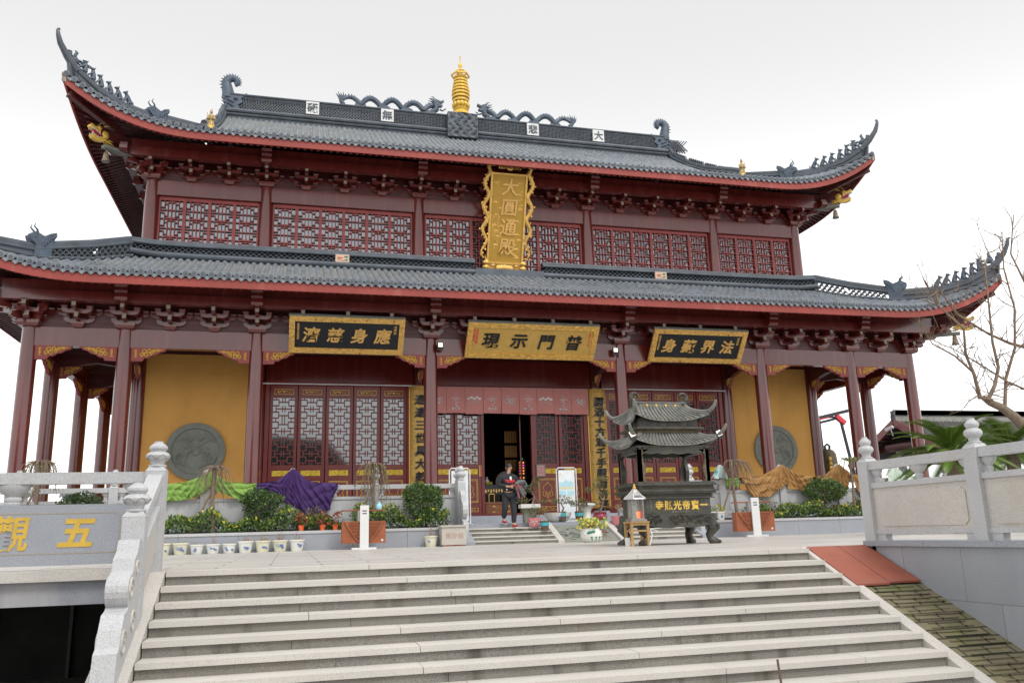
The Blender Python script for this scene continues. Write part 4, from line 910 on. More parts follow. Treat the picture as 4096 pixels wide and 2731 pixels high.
def door_template(w_, glass):
    h = w_ / 2 - .012; b = MB()
    for x0, x1 in ((-h, -h + .1), (h - .1, h)): b.box(x0, x1, -.03, .05, 1.0, 5.44)
    for z0, z1 in ((5.34, 5.44), (5.02, 5.10), (2.58, 2.74), (2.24, 2.36), (1.24, 1.36), (1.0, 1.06)): b.box(-h + .1, h - .1, -.028, .05, z0, z1)
    for z0, z1 in ((5.10, 5.34), (2.36, 2.58), (1.36, 2.24), (1.06, 1.24)): b.box(-h + .1, h - .1, -.005, .03, z0, z1)
    d = b.build('door', REDW, hall); d.matrix_parent_inverse = Matrix.Translation(hall.location).inverted()
    b = MB(); lattice(b, -h + .1, h - .1, 2.74, 5.02, 3, DH, DV, .034, -.02, .02); b.build('lattice', REDW, d)
    MB().box(-h + .1, h - .1, .022, .03, 2.74, 5.02).build('glass', glass, d)
    b = MB()
    def rect(x0, x1, z0, z1, t=.014):
        for q in ((x0, x1, z0, z0 + t), (x0, x1, z1 - t, z1), (x0, x0 + t, z0, z1), (x1 - t, x1, z0, z1)): b.box(q[0], q[1], -.016, -.004, q[2], q[3])
    i = h - .13
    rect(-i, i, 5.13, 5.31); rect(-i, i, 1.4, 2.2); rect(-i + .04, i - .04, 1.44, 2.16, .01); rect(-i, i, 1.08, 1.22)
    for s in (-1, 1):
        b.tube([(s * x, -.012, 5.22 + z) for x, z in [(.02, 0), (.07, .035), (.13, 0), (.18, -.03), (.22, .01), (.2, .035), (.17, .015)]], .013, 5)
        b.tube([(s * x, -.012, 1.15 + z) for x, z in [(.02, 0), (.07, .03), (.13, -.01), (.18, -.03), (.22, .01), (.2, .03)]], .013, 5)
        b.tube([(s * x, -.012, 1.5 + z) for x, z in [(0, .58), (.05, .5), (.14, .44), (.17, .36), (.13, .28), (.19, .2), (.17, .1), (.11, .06), (.07, .12), (.1, .2), (.07, .24), (.03, .2), (.03, .0)]], .011, 5)
    b.ell((0, -.012, 5.22), .03, .012, .03, 6, 4); b.build('gilt_lines', GOLDP, d, True)
    b = MB(); b.box(-i, i, -.02, -.006, 2.38, 2.56)
    for k in range(14): x = rnd(-i + .05, i - .05); b.ell((x, -.024, rnd(2.4, 2.53)), rnd(.02, .06), .014, rnd(.015, .03), 6, 4)
    b.build('carved_gold_panel', GOLDR, d, True); return d
dl = door_template(.925, GLASSL); dr = door_template(.925, GLASSD); dm = door_template(.96, GLASSL); dn = door_template(.96, GLASSD)
def place(o, x, y=2.6, rz=0., first=False):
    c = o if first else dup(o, hall); c.location = (x, y, 0); c.rotation_euler = (0, 0, rz); return c
for k in range(5): place(dl, -7.92 + k * .93, first=k == 0)
for k in range(5): place(dr, 4.2 + k * .93, first=k == 0)
for k, x in enumerate((-2.55, -1.57)): place(dm, x, first=k == 0)
for k, x in enumerate((1.33, 2.31)): place(dn, x, first=k == 0)
for x0, x1 in ((-8.53, -8.39), (-3.74, -3.54), (3.54, 3.73), (8.39, 8.53), (-3.08, -3.03), (2.79, 3.08), (-1.1, -1.0), (.76, .85)): MB().box(x0, x1, 2.52, 2.68, 1.0, 5.44).build('door_post', REDW, hall)
def window_template(w_, glass):
    h = w_ / 2; b = MB()
    for x0, x1 in ((-h, -h + .055), (h - .055, h)): b.box(x0, x1, -.035, .04, 9.8, 12.0)
    b.box(-h + .055, h - .055, -.035, .04, 11.9, 12.0); b.box(-h + .055, h - .055, -.035, .04, 9.8, 9.9)
    d = b.build('window', REDR, hall); d.matrix_parent_inverse = Matrix.Translation(hall.location).inverted()
    b = MB(); lattice(b, -h + .055, h - .055, 9.9, 11.9, 3, WH, WV, .03, -.02, .015); b.build('lattice', REDR, d)
    MB().box(-h + .055, h - .055, .06, .07, 9.9, 11.9).build('glass', glass, d); return d
wl = window_template(.83, GLASSM); wc = window_template(.876, GLASSM); wd = window_template(.876, GLASSD); f1 = f2 = True
for a, c, n in ((-12.3, -8.99, 4), (-8.52, -3.55, 6), (3.55, 8.52, 6), (8.99, 12.3, 4)):
    for k in range(n): place(wl, a + (c - a) * (k + .5) / n, 2.62, first=f1); f1 = False
for k in range(7):
    x = -3.07 + 6.14 * (k + .5) / 7
    if k == 2: place(wd, x, 2.62, first=True)
    else: place(wc, x, 2.62, first=f2); f2 = False
# ------------------------------------------------------------------ gilt dragon heads on the corner beams and their bells
def dragon_head():
    b = MB()
    up = [(-.35, .0), (-.3, .2), (-.1, .3), (.1, .22), (.3, .2), (.42, .26), (.5, .2), (.47, .12), (.28, .08), (.08, .0), (-.02, -.1)]
    lo = [(-.35, .0), (-.02, -.1), (.06, -.2), (.24, -.18), (.38, -.12), (.42, -.18), (.36, -.28), (.15, -.33), (-.1, -.28), (-.3, -.18)]
    b.prism(up, (0, -.11, 0), (1, 0, 0), (0, 0, 1), (0, .22, 0)); b.prism(lo, (0, -.1, 0), (1, 0, 0), (0, 0, 1), (0, .2, 0))
    for s in (-1, 1):
        b.ell((.1, s * .12, .2), .09, .05, .07, 8, 6); b.ell((.43, s * .07, .22), .06, .05, .05, 6, 5); b.ell((-.15, s * .12, .0), .16, .05, .16, 8, 6)
        for k in range(6): z = .2 - .085 * k; b.prism([(0, .04), (-.3 - .04 * (k % 2), .09 - .03 * k), (0, -.04)], (-.22, s * .1, z), (1, 0, 0), (0, 0, 1), (0, -s * .05, 0))
        b.tube([(-.05, s * .08, .27), (-.16, s * .1, .38), (-.3, s * .1, .42)], [.04, .03, .012], 6); b.tube([(.15, s * .09, .25), (.08, s * .1, .4), (-.1, s * .1, .52)], [.012, .01, .004], 5)
    h = b.mesh('dragon_head', GOLDP, True, 35)
    b = MB(); b.prism([(-.05, -.08), (.1, .02), (.3, .09), (.34, .05), (.3, -.1), (.24, -.17), (.06, -.18)], (0, -.095, 0), (1, 0, 0), (0, 0, 1), (0, .19, 0)); mo = b.mesh('mouth', DRED)
    b = MB()
    for s in (-1, 1):
        for x, z, d in ((.42, .12, -1), (.33, .1, -.6), (.22, .07, -.5), (.12, .03, -.5), (.37, -.13, .9), (.28, -.16, .6), (.16, -.19, .5)): b.tube([(x, s * .1, z), (x + .01, s * .1, z + .09 * d)], [.022, .004], 5)
        b.tube([(.44, s * .112, .13), (.25, s * .112, .06), (.07, s * .112, -.02), (0, s * .112, -.1), (.08, s * .112, -.19), (.36, s * .112, -.13)], .014, 5)
    te = b.mesh('teeth', WHITEP, True)
    b = MB()
    for s in (-1, 1): b.ell((.11, s * .165, .2), .035, .015, .03, 8, 5)
    return h, mo, te, b.mesh('eye', BLACK, True)
DHM = dragon_head()
def bell_thing(label, p):
    t = thing('wind_bell', label, 'bell', p, 'wind bells under the roof corners')
    x, y, z = p; b = MB().lathe(p, [(.13, 0), (.125, .02), (.1, .1), (.085, .22), (.075, .29), (.05, .33), (0, .34)], 12); b.build('bell_body', mat('bell_bronze', (.33, .26, .19), .5, metal=.4), t, True)
    b = MB()
    for k in range(8): a = k * math.pi / 4; b.prism([(-.05, 0), (0, -.035), (.05, 0)], (x + .128 * math.cos(a), y + .128 * math.sin(a), z + .01), (-math.sin(a), math.cos(a), 0), (0, 0, 1), (-.01 * math.cos(a), -.01 * math.sin(a), 0))
    b.build('scalloped_rim', BRONZE, t)
    b = MB(); b.tube([(x + .045 * math.cos(q), y, z + .385 + .045 * math.sin(q)) for q in [i * math.pi / 5 for i in range(11)]], .01, 5); b.tube([(x, y, z + .43), (x, y, z + .66)], .008, 4); b.build('hanger', BRONZE, t)
for sx, x, y, z, bp, lab in ((-1, 14.0, 1.11, 13.42, (-13.85, 1.45, 12.62), 'bronze wind bell below the upper left roof corner'), (1, 14.0, 1.11, 13.42, (13.85, 1.45, 12.62), 'bronze wind bell below the upper right roof corner'),
                             (1, 16.62, -1.42, 7.5, (16.4, -1.15, 6.75), 'bronze wind bell below the lower right roof corner, behind bare twigs'), (-1, 16.62, -1.42, 7.5, None, '')):
    o = bpy.data.objects.new('dragon_head', DHM[0]); COL.objects.link(o); o.parent = hall; o.matrix_parent_inverse = Matrix.Translation(hall.location).inverted()
    o.location = (sx * x, y, z); o.rotation_euler = (0, 0, R_(-45) if sx > 0 else R_(225)); o.scale = (.82, .82, .85)
    for n_, me in zip(('mouth', 'teeth', 'eye'), DHM[1:]): c = bpy.data.objects.new(n_, me); COL.objects.link(c); c.parent = o
    MB().bar((sx * (x - .8), y + .8, z - .32), (sx * (x - .1), y + .1, z - .36), .22, .1).build('dragon_beam', STONE, hall)
    if bp: bell_thing(lab, bp)
# ------------------------------------------------------------------ on the ridge
sp = thing('golden_spire', 'golden ringed pagoda spire on the middle of the roof ridge', 'spire', (0, 10.6, 20.5))
MB().lathe((0, 10.6, 20.5), [(.5, 0), (.5, .05), (.42, .12), (.34, .25), (.4, .36), (.36, .42), (.3, .45)], 24).build('base', GOLDP, sp, True)
b = MB()
for k in range(12): a = k * math.pi / 6; b.ell((.33 * math.cos(a), 10.6 + .33 * math.sin(a), 21.08), .13, .13, .15, 8, 6)
b.build('lotus', GOLDP, sp, True)
for k in range(8):
    z = 21.32 + k * .185; r = [.40, .44, .45, .44, .41, .38, .35, .32][k]
    b = MB(); n = 24; vs_ = []
    for j in range(n):
        t = 2 * math.pi * j / n
        for rr, h in ((r, -.05), (r, .05), (r - .09, .05), (r - .09, -.05)): vs_.append((rr * math.cos(t), 10.6 + rr * math.sin(t), z + h))
    b.add(vs_, [(j * 4 + q, ((j + 1) % n) * 4 + q, ((j + 1) % n) * 4 + (q + 1) % 4, j * 4 + (q + 1) % 4) for j in range(n) for q in range(4)])
    for j in range(4): t = j * math.pi / 2 + .4; b.bar((0, 10.6, z), (r * math.cos(t), 10.6 + r * math.sin(t), z), .05, .04)
    b.build('ring', GOLDP, sp, True)
b = MB()
for j in range(6):
    t = j * math.pi / 3; t2 = t + math.pi / 3; p = (.46 * math.cos(t), 10.6 + .46 * math.sin(t), 22.74); q = (.46 * math.cos(t2), 10.6 + .46 * math.sin(t2), 22.74)
    b.bar(p, q, .05, .08); b.bar(p, (.2 * math.cos(t), 10.6 + .2 * math.sin(t), 23.0), .05, .05); b.bar(p, (.3 * math.cos(t), 10.6 + .3 * math.sin(t), 22.6), .04, .04); b.bar((.2 * math.cos(t), 10.6 + .2 * math.sin(t), 23.0), (.2 * math.cos(t2), 10.6 + .2 * math.sin(t2), 23.0), .04, .04)
b.build('canopy', GOLDP, sp)
MB().lathe((0, 10.6, 21.0), [(.11, 0), (.09, 1.5), (.09, 2.0), (.12, 2.05), (.07, 2.12), (.06, 2.18), (.1, 2.26), (.1, 2.34), (.05, 2.42), (.03, 2.55), (.02, 2.72), (.045, 2.78), (.03, 2.84), (.012, 2.9), (.004, 2.97)], 12).build('finial', GOLDP, sp, True)
def ridge_dragon(sx, lab):
    X = lambda x: sx * x
    r = thing('ridge_dragon', lab, 'dragon statue', (X(3.5), 10.7, 20.5), 'slate dragons on the roof ridge')
    P = []
    for i in range(61):
        t = i / 60; x = 5.75 - 4.35 * t; h = 20.6 + .44 * abs(math.sin(math.pi * 4.3 * t + .5)) ** .8; P.append((X(x), 10.7 + .06 * math.sin(t * 20), h))
    b = MB(); b.tube(P, [.08 + .055 * min(1, i / 12) for i in range(61)], 8)
    for i in range(2, 59):
        if i % 2 == 0: q = Vector(P[i]); b.prism([(-.05, .08), (.05, .08), (sx * .045, .21)], (q.x, q.y - .02, q.z), (1, 0, 0), (0, 0, 1), (0, .04, 0))
    for x in (4.9, 3.75, 2.65, 1.55): b.prism([(-.32, 0), (.32, 0), (.24, .16), (.05, .22), (-.1, .16), (-.25, .18)], (X(x + .02), 10.58, 20.48), (1, 0, 0), (0, 0, 1), (0, .24, 0))
    b.build('body', BLUET, r, True)
    b = MB()
    for k in range(6): a = R_(60 + 14 * k) if sx > 0 else R_(120 - 14 * k); d = Vector((math.cos(a), 0, math.sin(a))); o = Vector((X(5.85), 10.7, 20.72)); b.tube([o, o + d * .25 + Vector((.05, 0, 0)), o + d * (.5 + .06 * (k % 2))], [.07, .06, .005], 6)
    b.tube([(X(5.7), 10.7, 20.6), (X(5.85), 10.7, 20.75)], .1, 8); b.build('tail', BLUET, r, True)
    b = MB(); b.tube([(X(1.45), 10.7, 20.65), (X(1.22), 10.7, 20.8), (X(1.2), 10.7, 21.05)], [.15, .14, .14], 8)
    b.prism([(X(-.15) , -.1), (X(-.12), .16), (X(.02), .2), (X(.16), .12), (X(.34), .2), (X(.36), .13), (X(.2), .04), (X(.1), .0), (X(.3), -.08), (X(.27), -.14), (X(.02), -.18)], (X(1.2), 10.6, 21.12), (-1, 0, 0), (0, 0, 1), (0, .2, 0))
    for k in range(5): b.tube([(X(1.28), 10.62 + .04 * k, 21.15 - .06 * k), (X(1.5), 10.6 + .04 * k, 21.28 - .09 * k), (X(1.62 + .03 * k), 10.6 + .05 * k, 21.34 - .11 * k)], [.05, .03, .005], 5)
    for s in (-1, 1): b.tube([(X(1.2), 10.7 + s * .06, 21.25), (X(1.38), 10.7 + s * .08, 21.42), (X(1.5), 10.7 + s * .1, 21.45)], [.03, .025, .008], 5); b.ell((X(1.1), 10.7 + s * .1, 21.22), .04, .03, .04, 6, 5)
    b.build('head', BLUET, r, True, 50)
    b = MB(); b.tube([(X(1.05), 10.66, 20.8), (X(.9), 10.62, 20.72), (X(.82), 10.62, 20.82)], [.05, .035, .03], 6)
    for k in (-1, 0, 1): b.tube([(X(.84), 10.62, 20.8), (X(.74), 10.62 + .04 * k, 20.84 + .05 * k)], [.025, .008], 5)
    b.build('claw', BLUET, r, True)
ridge_dragon(-1, 'slate dragon with five humps on the ridge left of the golden spire'); ridge_dragon(1, 'slate dragon with five humps on the ridge right of the golden spire')
# small golden guardian figures at the foot of the gable ridges
for sx, lab in ((-1, 'small golden robed figure standing at the left end of the upper roof'), (1, 'small golden robed figure standing at the right end of the upper roof')):
    x, y, z = sx * 10.85, 3.3, 15.0
    g = thing('guardian_figure', lab, 'statue', (x, y, z), 'golden figures on the upper roof')
    G = Matrix.Translation((x, y, z)) @ Matrix.Scale(.68, 4) @ Matrix.Translation((-x, -y, -z))
    MB().merge(MB().lathe((x, y, z), [(.26, 0), (.27, .05), (.18, .1), (.17, .2)], 14), G).build('pedestal', GOLDP, g, True)
    b = MB().lathe((x, y, z + .18), [(.2, 0), (.21, .06), (.15, .25), (.13, .42), (.16, .58), (.15, .68), (.08, .76), (.05, .8)], 14, 1, .75); b.ell((x, y - .02, z + 1.06), .075, .08, .1, 10, 8); b.ell((x, y, z + 1.17), .05, .05, .07, 8, 6)
    for s in (-1, 1): b.tube([(x + s * .14, y, z + .8), (x + s * .2, y - .06, z + .62), (x + s * .05, y - .16, z + .62)], [.06, .055, .04], 7)
    b.tube([(x + sx * .17, y - .05, z + .45), (x + sx * .2, y - .05, z + 1.0)], .016, 5)
    for k in range(5): a = -2.6 + .5 * k; b.tube([(x + .2 * math.cos(a), y + .16 * math.sin(a), z + .2), (x + .13 * math.cos(a), y + .1 * math.sin(a), z + .6)], .015, 4)
    b = MB().merge(b, G); b.build('figure', mat('weathered_gold', (.42, .30, .13), .5, metal=.4, var=.4, scale=9, bump=.4, bscale=25), g, True, 60)

# ------------------------------------------------------------------ signboards
def board(name, label, cx, hw, y0, z0, y1, z1, chars, face, txt, txtm, small, fw=.17, size=.56, frm=FRAMEG, grp='signboards over the hall front', smat=None):
    """inscribed board leaning forward at the top"""
    r = thing(name, label, 'signboard', (cx, y0, z0), grp)
    v = Vector((0, y1 - y0, z1 - z0)); Hh = v.length; v.normalize(); u = Vector((1, 0, 0)); n = u.cross(v); O = Vector((cx, y0, z0))
    def pbox(b, x0, x1, a, c, d0, d1): p = [(x0, a), (x1, a), (x1, c), (x0, c)]; b.prism(p, O + n * d0, u, v, n * (d1 - d0))
    b = MB(); pbox(b, -hw + fw * .6, hw - fw * .6, fw * .6, Hh - fw * .6, -.06, 0); b.build('face', face, r)
    b = MB()
    pbox(b, -hw, hw, 0, fw, -.05, .05); pbox(b, -hw, hw, Hh - fw, Hh, -.05, .05); pbox(b, -hw, -hw + fw, fw, Hh - fw, -.05, .05); pbox(b, hw - fw, hw, fw, Hh - fw, -.05, .05)
    fr = b.build('frame', frm, r)
    b = MB(); nx = int(2 * hw / .17)
    for k in range(nx):
        x = -hw + .08 + (2 * hw - .16) * k / (nx - 1)
        for zz in (fw / 2, Hh - fw / 2): c = O + u * x + v * (zz + .03 * (-1) ** k) + n * .055; b.tube([c + u * .05 * math.cos(t) + v * .045 * math.sin(t) for t in [q * .9 for q in range(6)]], .014, 4)
    for k in range(int((Hh - 2 * fw) / .14)):
        for x in (-hw + fw / 2, hw - fw / 2): c = O + u * x + v * (fw + .08 + .14 * k) + n * .055; b.tube([c + u * .04 * math.cos(t) + v * .05 * math.sin(t) for t in [q * .9 for q in range(6)]], .014, 4)
    b.build('gilt_scrolls', GOLD, fr, True)
    b = MB(); pbox(b, -hw - .01, hw + .01, Hh + .001, Hh + .03, -.1, .03); b.build('top_cover', STONE, r)
    b = MB(); m = len(chars); iw = hw - fw
    for k, ch in enumerate(chars): b.text(ch, O + u * (iw * 2 * (k - (m - 1) / 2) / (m + .35)) + v * (Hh / 2), u, v, size * .92, .06, .022, .12)
    b.build('lettering', txt, r); b = MB()
    for st, x, s in small: b.colm(st, O + u * x + v * (Hh - fw - .12), u, v, s, .012, s * 1.05, .015)
    b.build('small_lettering', smat or txt, r)
board('black_signboard', 'black board with gold characters over the left doors, leaning forward in a gilt frame', -6.03, 1.77, -.26, 6.0, -1.02, 6.98, '濟慈身應', BLACK, GILTL, None, [('檀越黄永祥敬獻', -1.5, .075), ('戊戌年', 1.48, .1)])
board('gold_signboard', 'gold board with black characters over the middle entrance', 0, 2.23, -.26, 5.98, -1.08, 6.96, '現示門普', GOLDB, INKB, None, [('修湖樓章金順', -1.9, .085), ('吴水鳳敬獻', -1.99, .085), ('佛歷二五六二年', 1.95, .07)], size=.62, frm=mat('carved_gold_frame', (.76, .46, .11), .4, metal=.3, var=.3, scale=9, bump=1., bscale=12, bdist=.05), smat=REDT)
board('black_signboard', 'black board with gold characters over the right doors, behind the burner', 6.03, 1.77, -.26, 6.0, -1.02, 6.98, '身藏界法', BLACK, GILTL, None, [('檀越蒋正鸿敬獻', -1.5, .075), ('戊戌年', 1.48, .1)])
# the tall gilded name board between the two roofs
r = thing('tall_gold_plaque', 'tall gold plaque framed by carved dragons, hanging between the two roofs', 'plaque', (0, 2.3, 10.2))
O = Vector((-.13, 2.45, 10.22)); T = Vector((.02, 1.36, 13.29)); v = (T - O); Hh = v.length; v = v.normalized(); u = Vector((1, 0, 0)); n = Vector((0, -v.z, v.y)).normalized(); v = Vector((0, v.y, v.z)).normalized(); O = Vector((-.08, O.y, O.z))
def pl_(x, z, d=0.): return O + u * x + v * z + n * d
MB().prism([(-.66, 0), (.66, 0), (.68, Hh), (-.68, Hh)], O - n * .12, u, v, n * .12).build('face', mat('old_gold_board', (.50, .29, .04), .45, metal=.2, var=.1, scale=20), r)
b = MB()
for x0, x1, a, c in ((-.7, -.63, -.05, Hh + .05), (.63, .7, -.05, Hh + .05), (-.63, .63, -.05, .02), (-.63, .63, Hh - .02, Hh + .05)): b.prism([(x0, a), (x1, a), (x1, c), (x0, c)], O - n * .1, u, v, n * .15)
b.build('border', GOLD, r)
for s in (-1, 1):
    b = MB(); P = [pl_(s * (.84 + .09 * math.sin(t * .62)), .15 + (Hh + .1) * t / 40, .03) for t in range(41)] + [pl_(s * .75, Hh + .33, .04), pl_(s * .55, Hh + .38, .05)]
    b.tube(P, [.03 + .045 * min(1, t / 14) for t in range(41)] + [.08, .07], 8)
    for t in range(0, 40, 2):
        q = P[t] + n * .03; e = rnd(0, 6)
        b.tube([q + u * (s * .02), q + u * (.1 * math.cos(e)) + v * (.07 * math.sin(e)), q + u * (.15 * math.cos(e + .7)) + v * (.12 * math.sin(e + .7))], [.03, .025, .01], 5)
        b.ell(q + u * (s * rnd(-.13, .12)) + v * rnd(-.06, .06), .04, .03, .04, 6, 4)
    b.ell(P[-1] + n * .03, .12, .08, .09, 8, 6)
    for k in range(4): b.tube([P[-1], P[-1] + u * (-s * (.1 + .03 * k)) + v * (-.06 + .06 * k)], [.05, .01], 5)
    for z in (0, -.18): b.ell(pl_(s * .72, z, .03), .14, .07, .1, 10, 6)
    b.build('dragon_carving', GOLD, r, True)
b = MB(); b.ell(pl_(0, Hh + .27, .02), .15, .05, .13, 14, 8)
for s in (-1, 1):
    for k in range(4): b.tube([pl_(s * (.18 + .07 * k), Hh + .2, .03), pl_(s * (.22 + .07 * k), Hh + .32 - .03 * (k % 2), .03)], [.03, .02], 5)
b.build('sun_carving', GOLD, r, True)
b = MB()
for k in range(9): a = (k - 4) / 4; b.ell(pl_(a * .26, -.15 - .03 * abs(a), .04), .08, .04, .11, 8, 6)
for s in (-1, 1): b.tube([pl_(s * .25, -.24, .03), pl_(s * .5, -.28, .03), pl_(s * .72, -.2, .03)], .02, 5); b.ell(pl_(s * .45, -.1, .03), .09, .03, .05, 8, 5)
b.prism([(-.75, -.05), (-.7, -.25), (-.3, -.31), (.3, -.31), (.7, -.25), (.75, -.05)], O - n * .08, u, v, n * .05); b.build('lotus_carving', GOLD, r, True)
b = MB()
for k, ch in enumerate('大圓通殿'): b.text(ch, pl_(.06, Hh - .46 - .735 * k), u, v, .66, .09, .018, .08)
b.build('lettering', GILTL, r)
b = MB(); b.colm('普陀山道古九六', pl_(-.53, Hh * .52), u, v, .1, .012, .12); b.colm('檀越卓建华林力君黄佳洛', pl_(-.33, Hh * .52), u, v, .085, .012, .115); b.colm('陈见大林九华潘佳丽', pl_(-.43, Hh * .45), u, v, .08, .012, .115); b.colm('一同水月', pl_(.5, Hh - .45), u, v, .09, .012, .14); b.build('small_lettering', GOLD, r)
b = MB()
for k in range(22):
    x, z = rnd(-.5, .5), rnd(.2, Hh - .2)
    if abs(x - .06) < .3: x = .5 * (1 if x > 0 else -1) * rnd(.8, 1.05)
    for q in range(3): b.ell(pl_(x + .05 * q - .05, z + .03 * (q % 2)), .05, .012, .03, 8, 4)
b.build('cloud_relief', GOLD, r, True)
# couplets on the inner columns
for sx, st, lab in ((-1, '通達三世具大慈悲以', 'gold column board with black characters left of the entrance, partly behind a pillar'), (1, '圓滿十方观千手眼而济涯', 'gold column board with black characters right of the entrance, beside the burner')):
    r = thing('couplet_board', lab, 'couplet board', (sx * 3.31, 2.3, 1.1), 'couplet boards on the inner columns'); cx = sx * 3.31; R0 = .36
    b = MB(); a0, a1 = R_(198), R_(342); n_ = 18
    f = lambda R, t: (cx + R * math.cos(a0 + (a1 - a0) * t), 2.6 + R * math.sin(a0 + (a1 - a0) * t))
    vs_ = []
    for i in range(n_ + 1):
        for R, z in ((R0, 1.1), (R0, 5.46), (R0 - .04, 5.46), (R0 - .04, 1.1)): vs_.append((*f(R, i / n_), z))
    b.add(vs_, [(i * 4 + j, (i + 1) * 4 + j, (i + 1) * 4 + (j + 1) % 4, i * 4 + (j + 1) % 4) for i in range(n_) for j in range(4)]); b.build('board', GOLDB, r, True)
    b = MB()
    for z in (5.4, 1.16): b.tube([(*f(R0 + .015, t / 12), z) for t in range(13)], .03, 6); b.tube([(*f(R0 + .015, t / 12), z - .1 if z > 3 else z + .1) for t in range(13)], .012, 5)
    for t in (0, 1): b.tube([(*f(R0 + .01, t), 1.1), (*f(R0 + .01, t), 5.46)], .02, 6)
    for k in range(11): b.tube([(*f(R0 + .014, t / 24 + .04 * math.sin(k)), 5.35 + .018 * (-1) ** t) for t in (2 * k, 2 * k + 1, 2 * k + 2)], .008, 4)
    b.build('border', GOLD, r, True)
    b = MB(); step = 3.72 / (len(st) - 1) if sx > 0 else .445; s = .37
    for i, ch in enumerate(st):   # bend every character round the board
        k = MB().text(ch, (0, 0, 4.95 - i * step), (1, 0, 0), (0, 0, 1), s, .11, .026, .1)
        k.v = [(cx + (R0 - y) * math.sin(x / R0), 2.6 - (R0 - y) * math.cos(x / R0), z) for x, y, z in k.v]; b.merge(k)
    b.build('lettering', INKB, r)
    b = MB()
    for i in range(9):
        for e in (-.75, .72):
            z = 4.9 - i * .43 + rnd(-.1, .1)
            for q in range(3): an = e + rnd(-.12, .12); b.ell((cx + (R0 + .005) * math.sin(an), 2.6 - (R0 + .005) * math.cos(an), z + rnd(-.08, .08)), .05, .03, .03, 6, 4)
    b.build('cloud_relief', GOLD, r, True)
# pink door curtain
r = thing('door_curtain', 'pink split curtain with white motifs across the top of the entrance', 'curtain', (0, 2.35, 4.5))
x0 = -3.02
for k in range(9):
    xa = -3.02 + k * .665; xb = xa + .655
    def f(u_, v_, xa=xa, xb=xb, k=k): return (xa + (xb - xa) * u_, 2.36 + .02 * math.sin(u_ * 6 + k) * (1 - v_), 4.5 + .97 * v_ + .02 * math.sin(k * 2.3) * (1 - v_))
    MB().surf(f, 8, 6).build('panel', CLPK, r, True)
    cx = (xa + xb) / 2; b = MB(); L = lambda pts, rr=.011: b.tube([(cx + x, 2.335, 4.95 + z) for x, z in pts], rr, 4)
    if k % 2 == 1:
        L([(-.17, .1), (-.1, .07), (.1, .07), (.17, .1)]); L([(-.12, .14), (-.06, .12), (.06, .12), (.12, .14)]); L([(-.04, .19), (0, .22), (.04, .19)]); L([(-.08, .0), (.06, .02), (.07, -.06), (-.02, -.12), (.0, -.18), (.09, -.2)], .016)
        b.line('慈航寺', (cx, 2.33, 4.67), (1, 0, 0), (0, 0, 1), .1, .006, .11)
    elif k % 4 == 0:
        for q in range(4): L([(-.12 + .13 * math.cos(t) * .5 + .08 * q, .03 * q % .05 + .07 * math.sin(t)) for t in [i * .7 for i in range(10)]])
        L([(-.15, .2), (-.2, .14), (-.12, .1), (-.05, .15), (-.1, .2)]); L([(-.1, .08), (.0, -.06), (.15, -.12), (.2, -.05)]); L([(-.05, -.14), (0, -.05), (.08, -.14)])
    else:
        for q in range(5): b.ell((cx - .2 + .1 * q, 2.335, 5.03 + .05 * (q % 2)), .065, .006, .045, 8, 4)
        for q in (.2, .14, .08): L([(q * 1.1 * math.cos(t), q * .9 * math.sin(t) - .13) for t in [i * math.pi / 8 for i in range(9)]], .006)
    b.build('white_motif', mat('curtain_white', (.75, .68, .66), .8) if 'curtain_white' not in MATS else MATS['curtain_white'], r)
MB().tube([(-3.05, 2.36, 5.47), (2.98, 2.36, 5.47)], .015, 6).build('rod', BLACK, r)
# floodlights by the front columns
for sx in (-1, 1):
    x, y, z = sx * 3.04, -.3, 6.26
    r = thing('floodlight', 'square black floodlight beside the %s of the middle signboard' % ('left end' if sx < 0 else 'right end'), 'floodlight', (x, y, z), 'floodlights under the lower eave')
    b = MB(); b.box(x - .09, x + .09, y - .08, y, z - .02, z + .16); b.box(x - .09, x + .09, y - .06, y + .04, z - .09, z - .03); b.bar((x, y + .02, z), (x - sx * .0, -.15, z), .04, .04); b.build('housing', BLACK, r)
    MB().box(x - .07, x + .07, y - .09, y - .081, z + .005, z + .14).build('lens', LAMPG, r)
# ------------------------------------------------------------------ inside the doorway
r = thing('wooden_cabinet', 'carved wooden cabinet with brass handles standing inside the doorway', 'cabinet', (-.3, 3.3, .93))
MB().box(-.85, .28, 3.1, 3.6, .93, 1.36).build('carcass', WOODC, r); MB().box(-.89, .32, 3.05, 3.65, 1.36, 1.42).build('top', WOODC, r)
for k in range(2):
    for q in range(2): x0 = -.82 + .55 * k; z0 = .97 + .2 * q; dw = MB().box(x0 + .02, x0 + .5, 3.08, 3.1, z0, z0 + .17).build('drawer', WOODC, r); MB().ell((x0 + .26, 3.07, z0 + .09), .06, .012, .03, 8, 5).build('handle', GOLD, dw, True)
r = thing('altar_table', 'dark offering table with gilt trim and jars behind the cabinet', 'table', (-.6, 3.9, .93))
b = MB(); b.box(-.95, -.1, 3.7, 4.2, 2.0, 2.06); b.box(-.95, -.1, 3.7, 3.72, 1.72, 2.0); b.build('top', BLACK, r)
b = MB(); [b.box(-.93 + .1 * k, -.88 + .1 * k, 3.68, 3.7, 1.78 + .04 * (k % 2), 1.9) for k in range(9)]; b.box(-.6, -.58, 3.68, 3.7, 1.45, 1.75); b.box(-.4, -.38, 3.68, 3.7, 1.45, 1.75); b.box(-.6, -.38, 3.68, 3.7, 1.72, 1.75); b.build('gilt_trim', GOLD, r)
MB().box(-.9, -.15, 3.75, 4.15, .93, 1.72).build('base', DARKI, r)
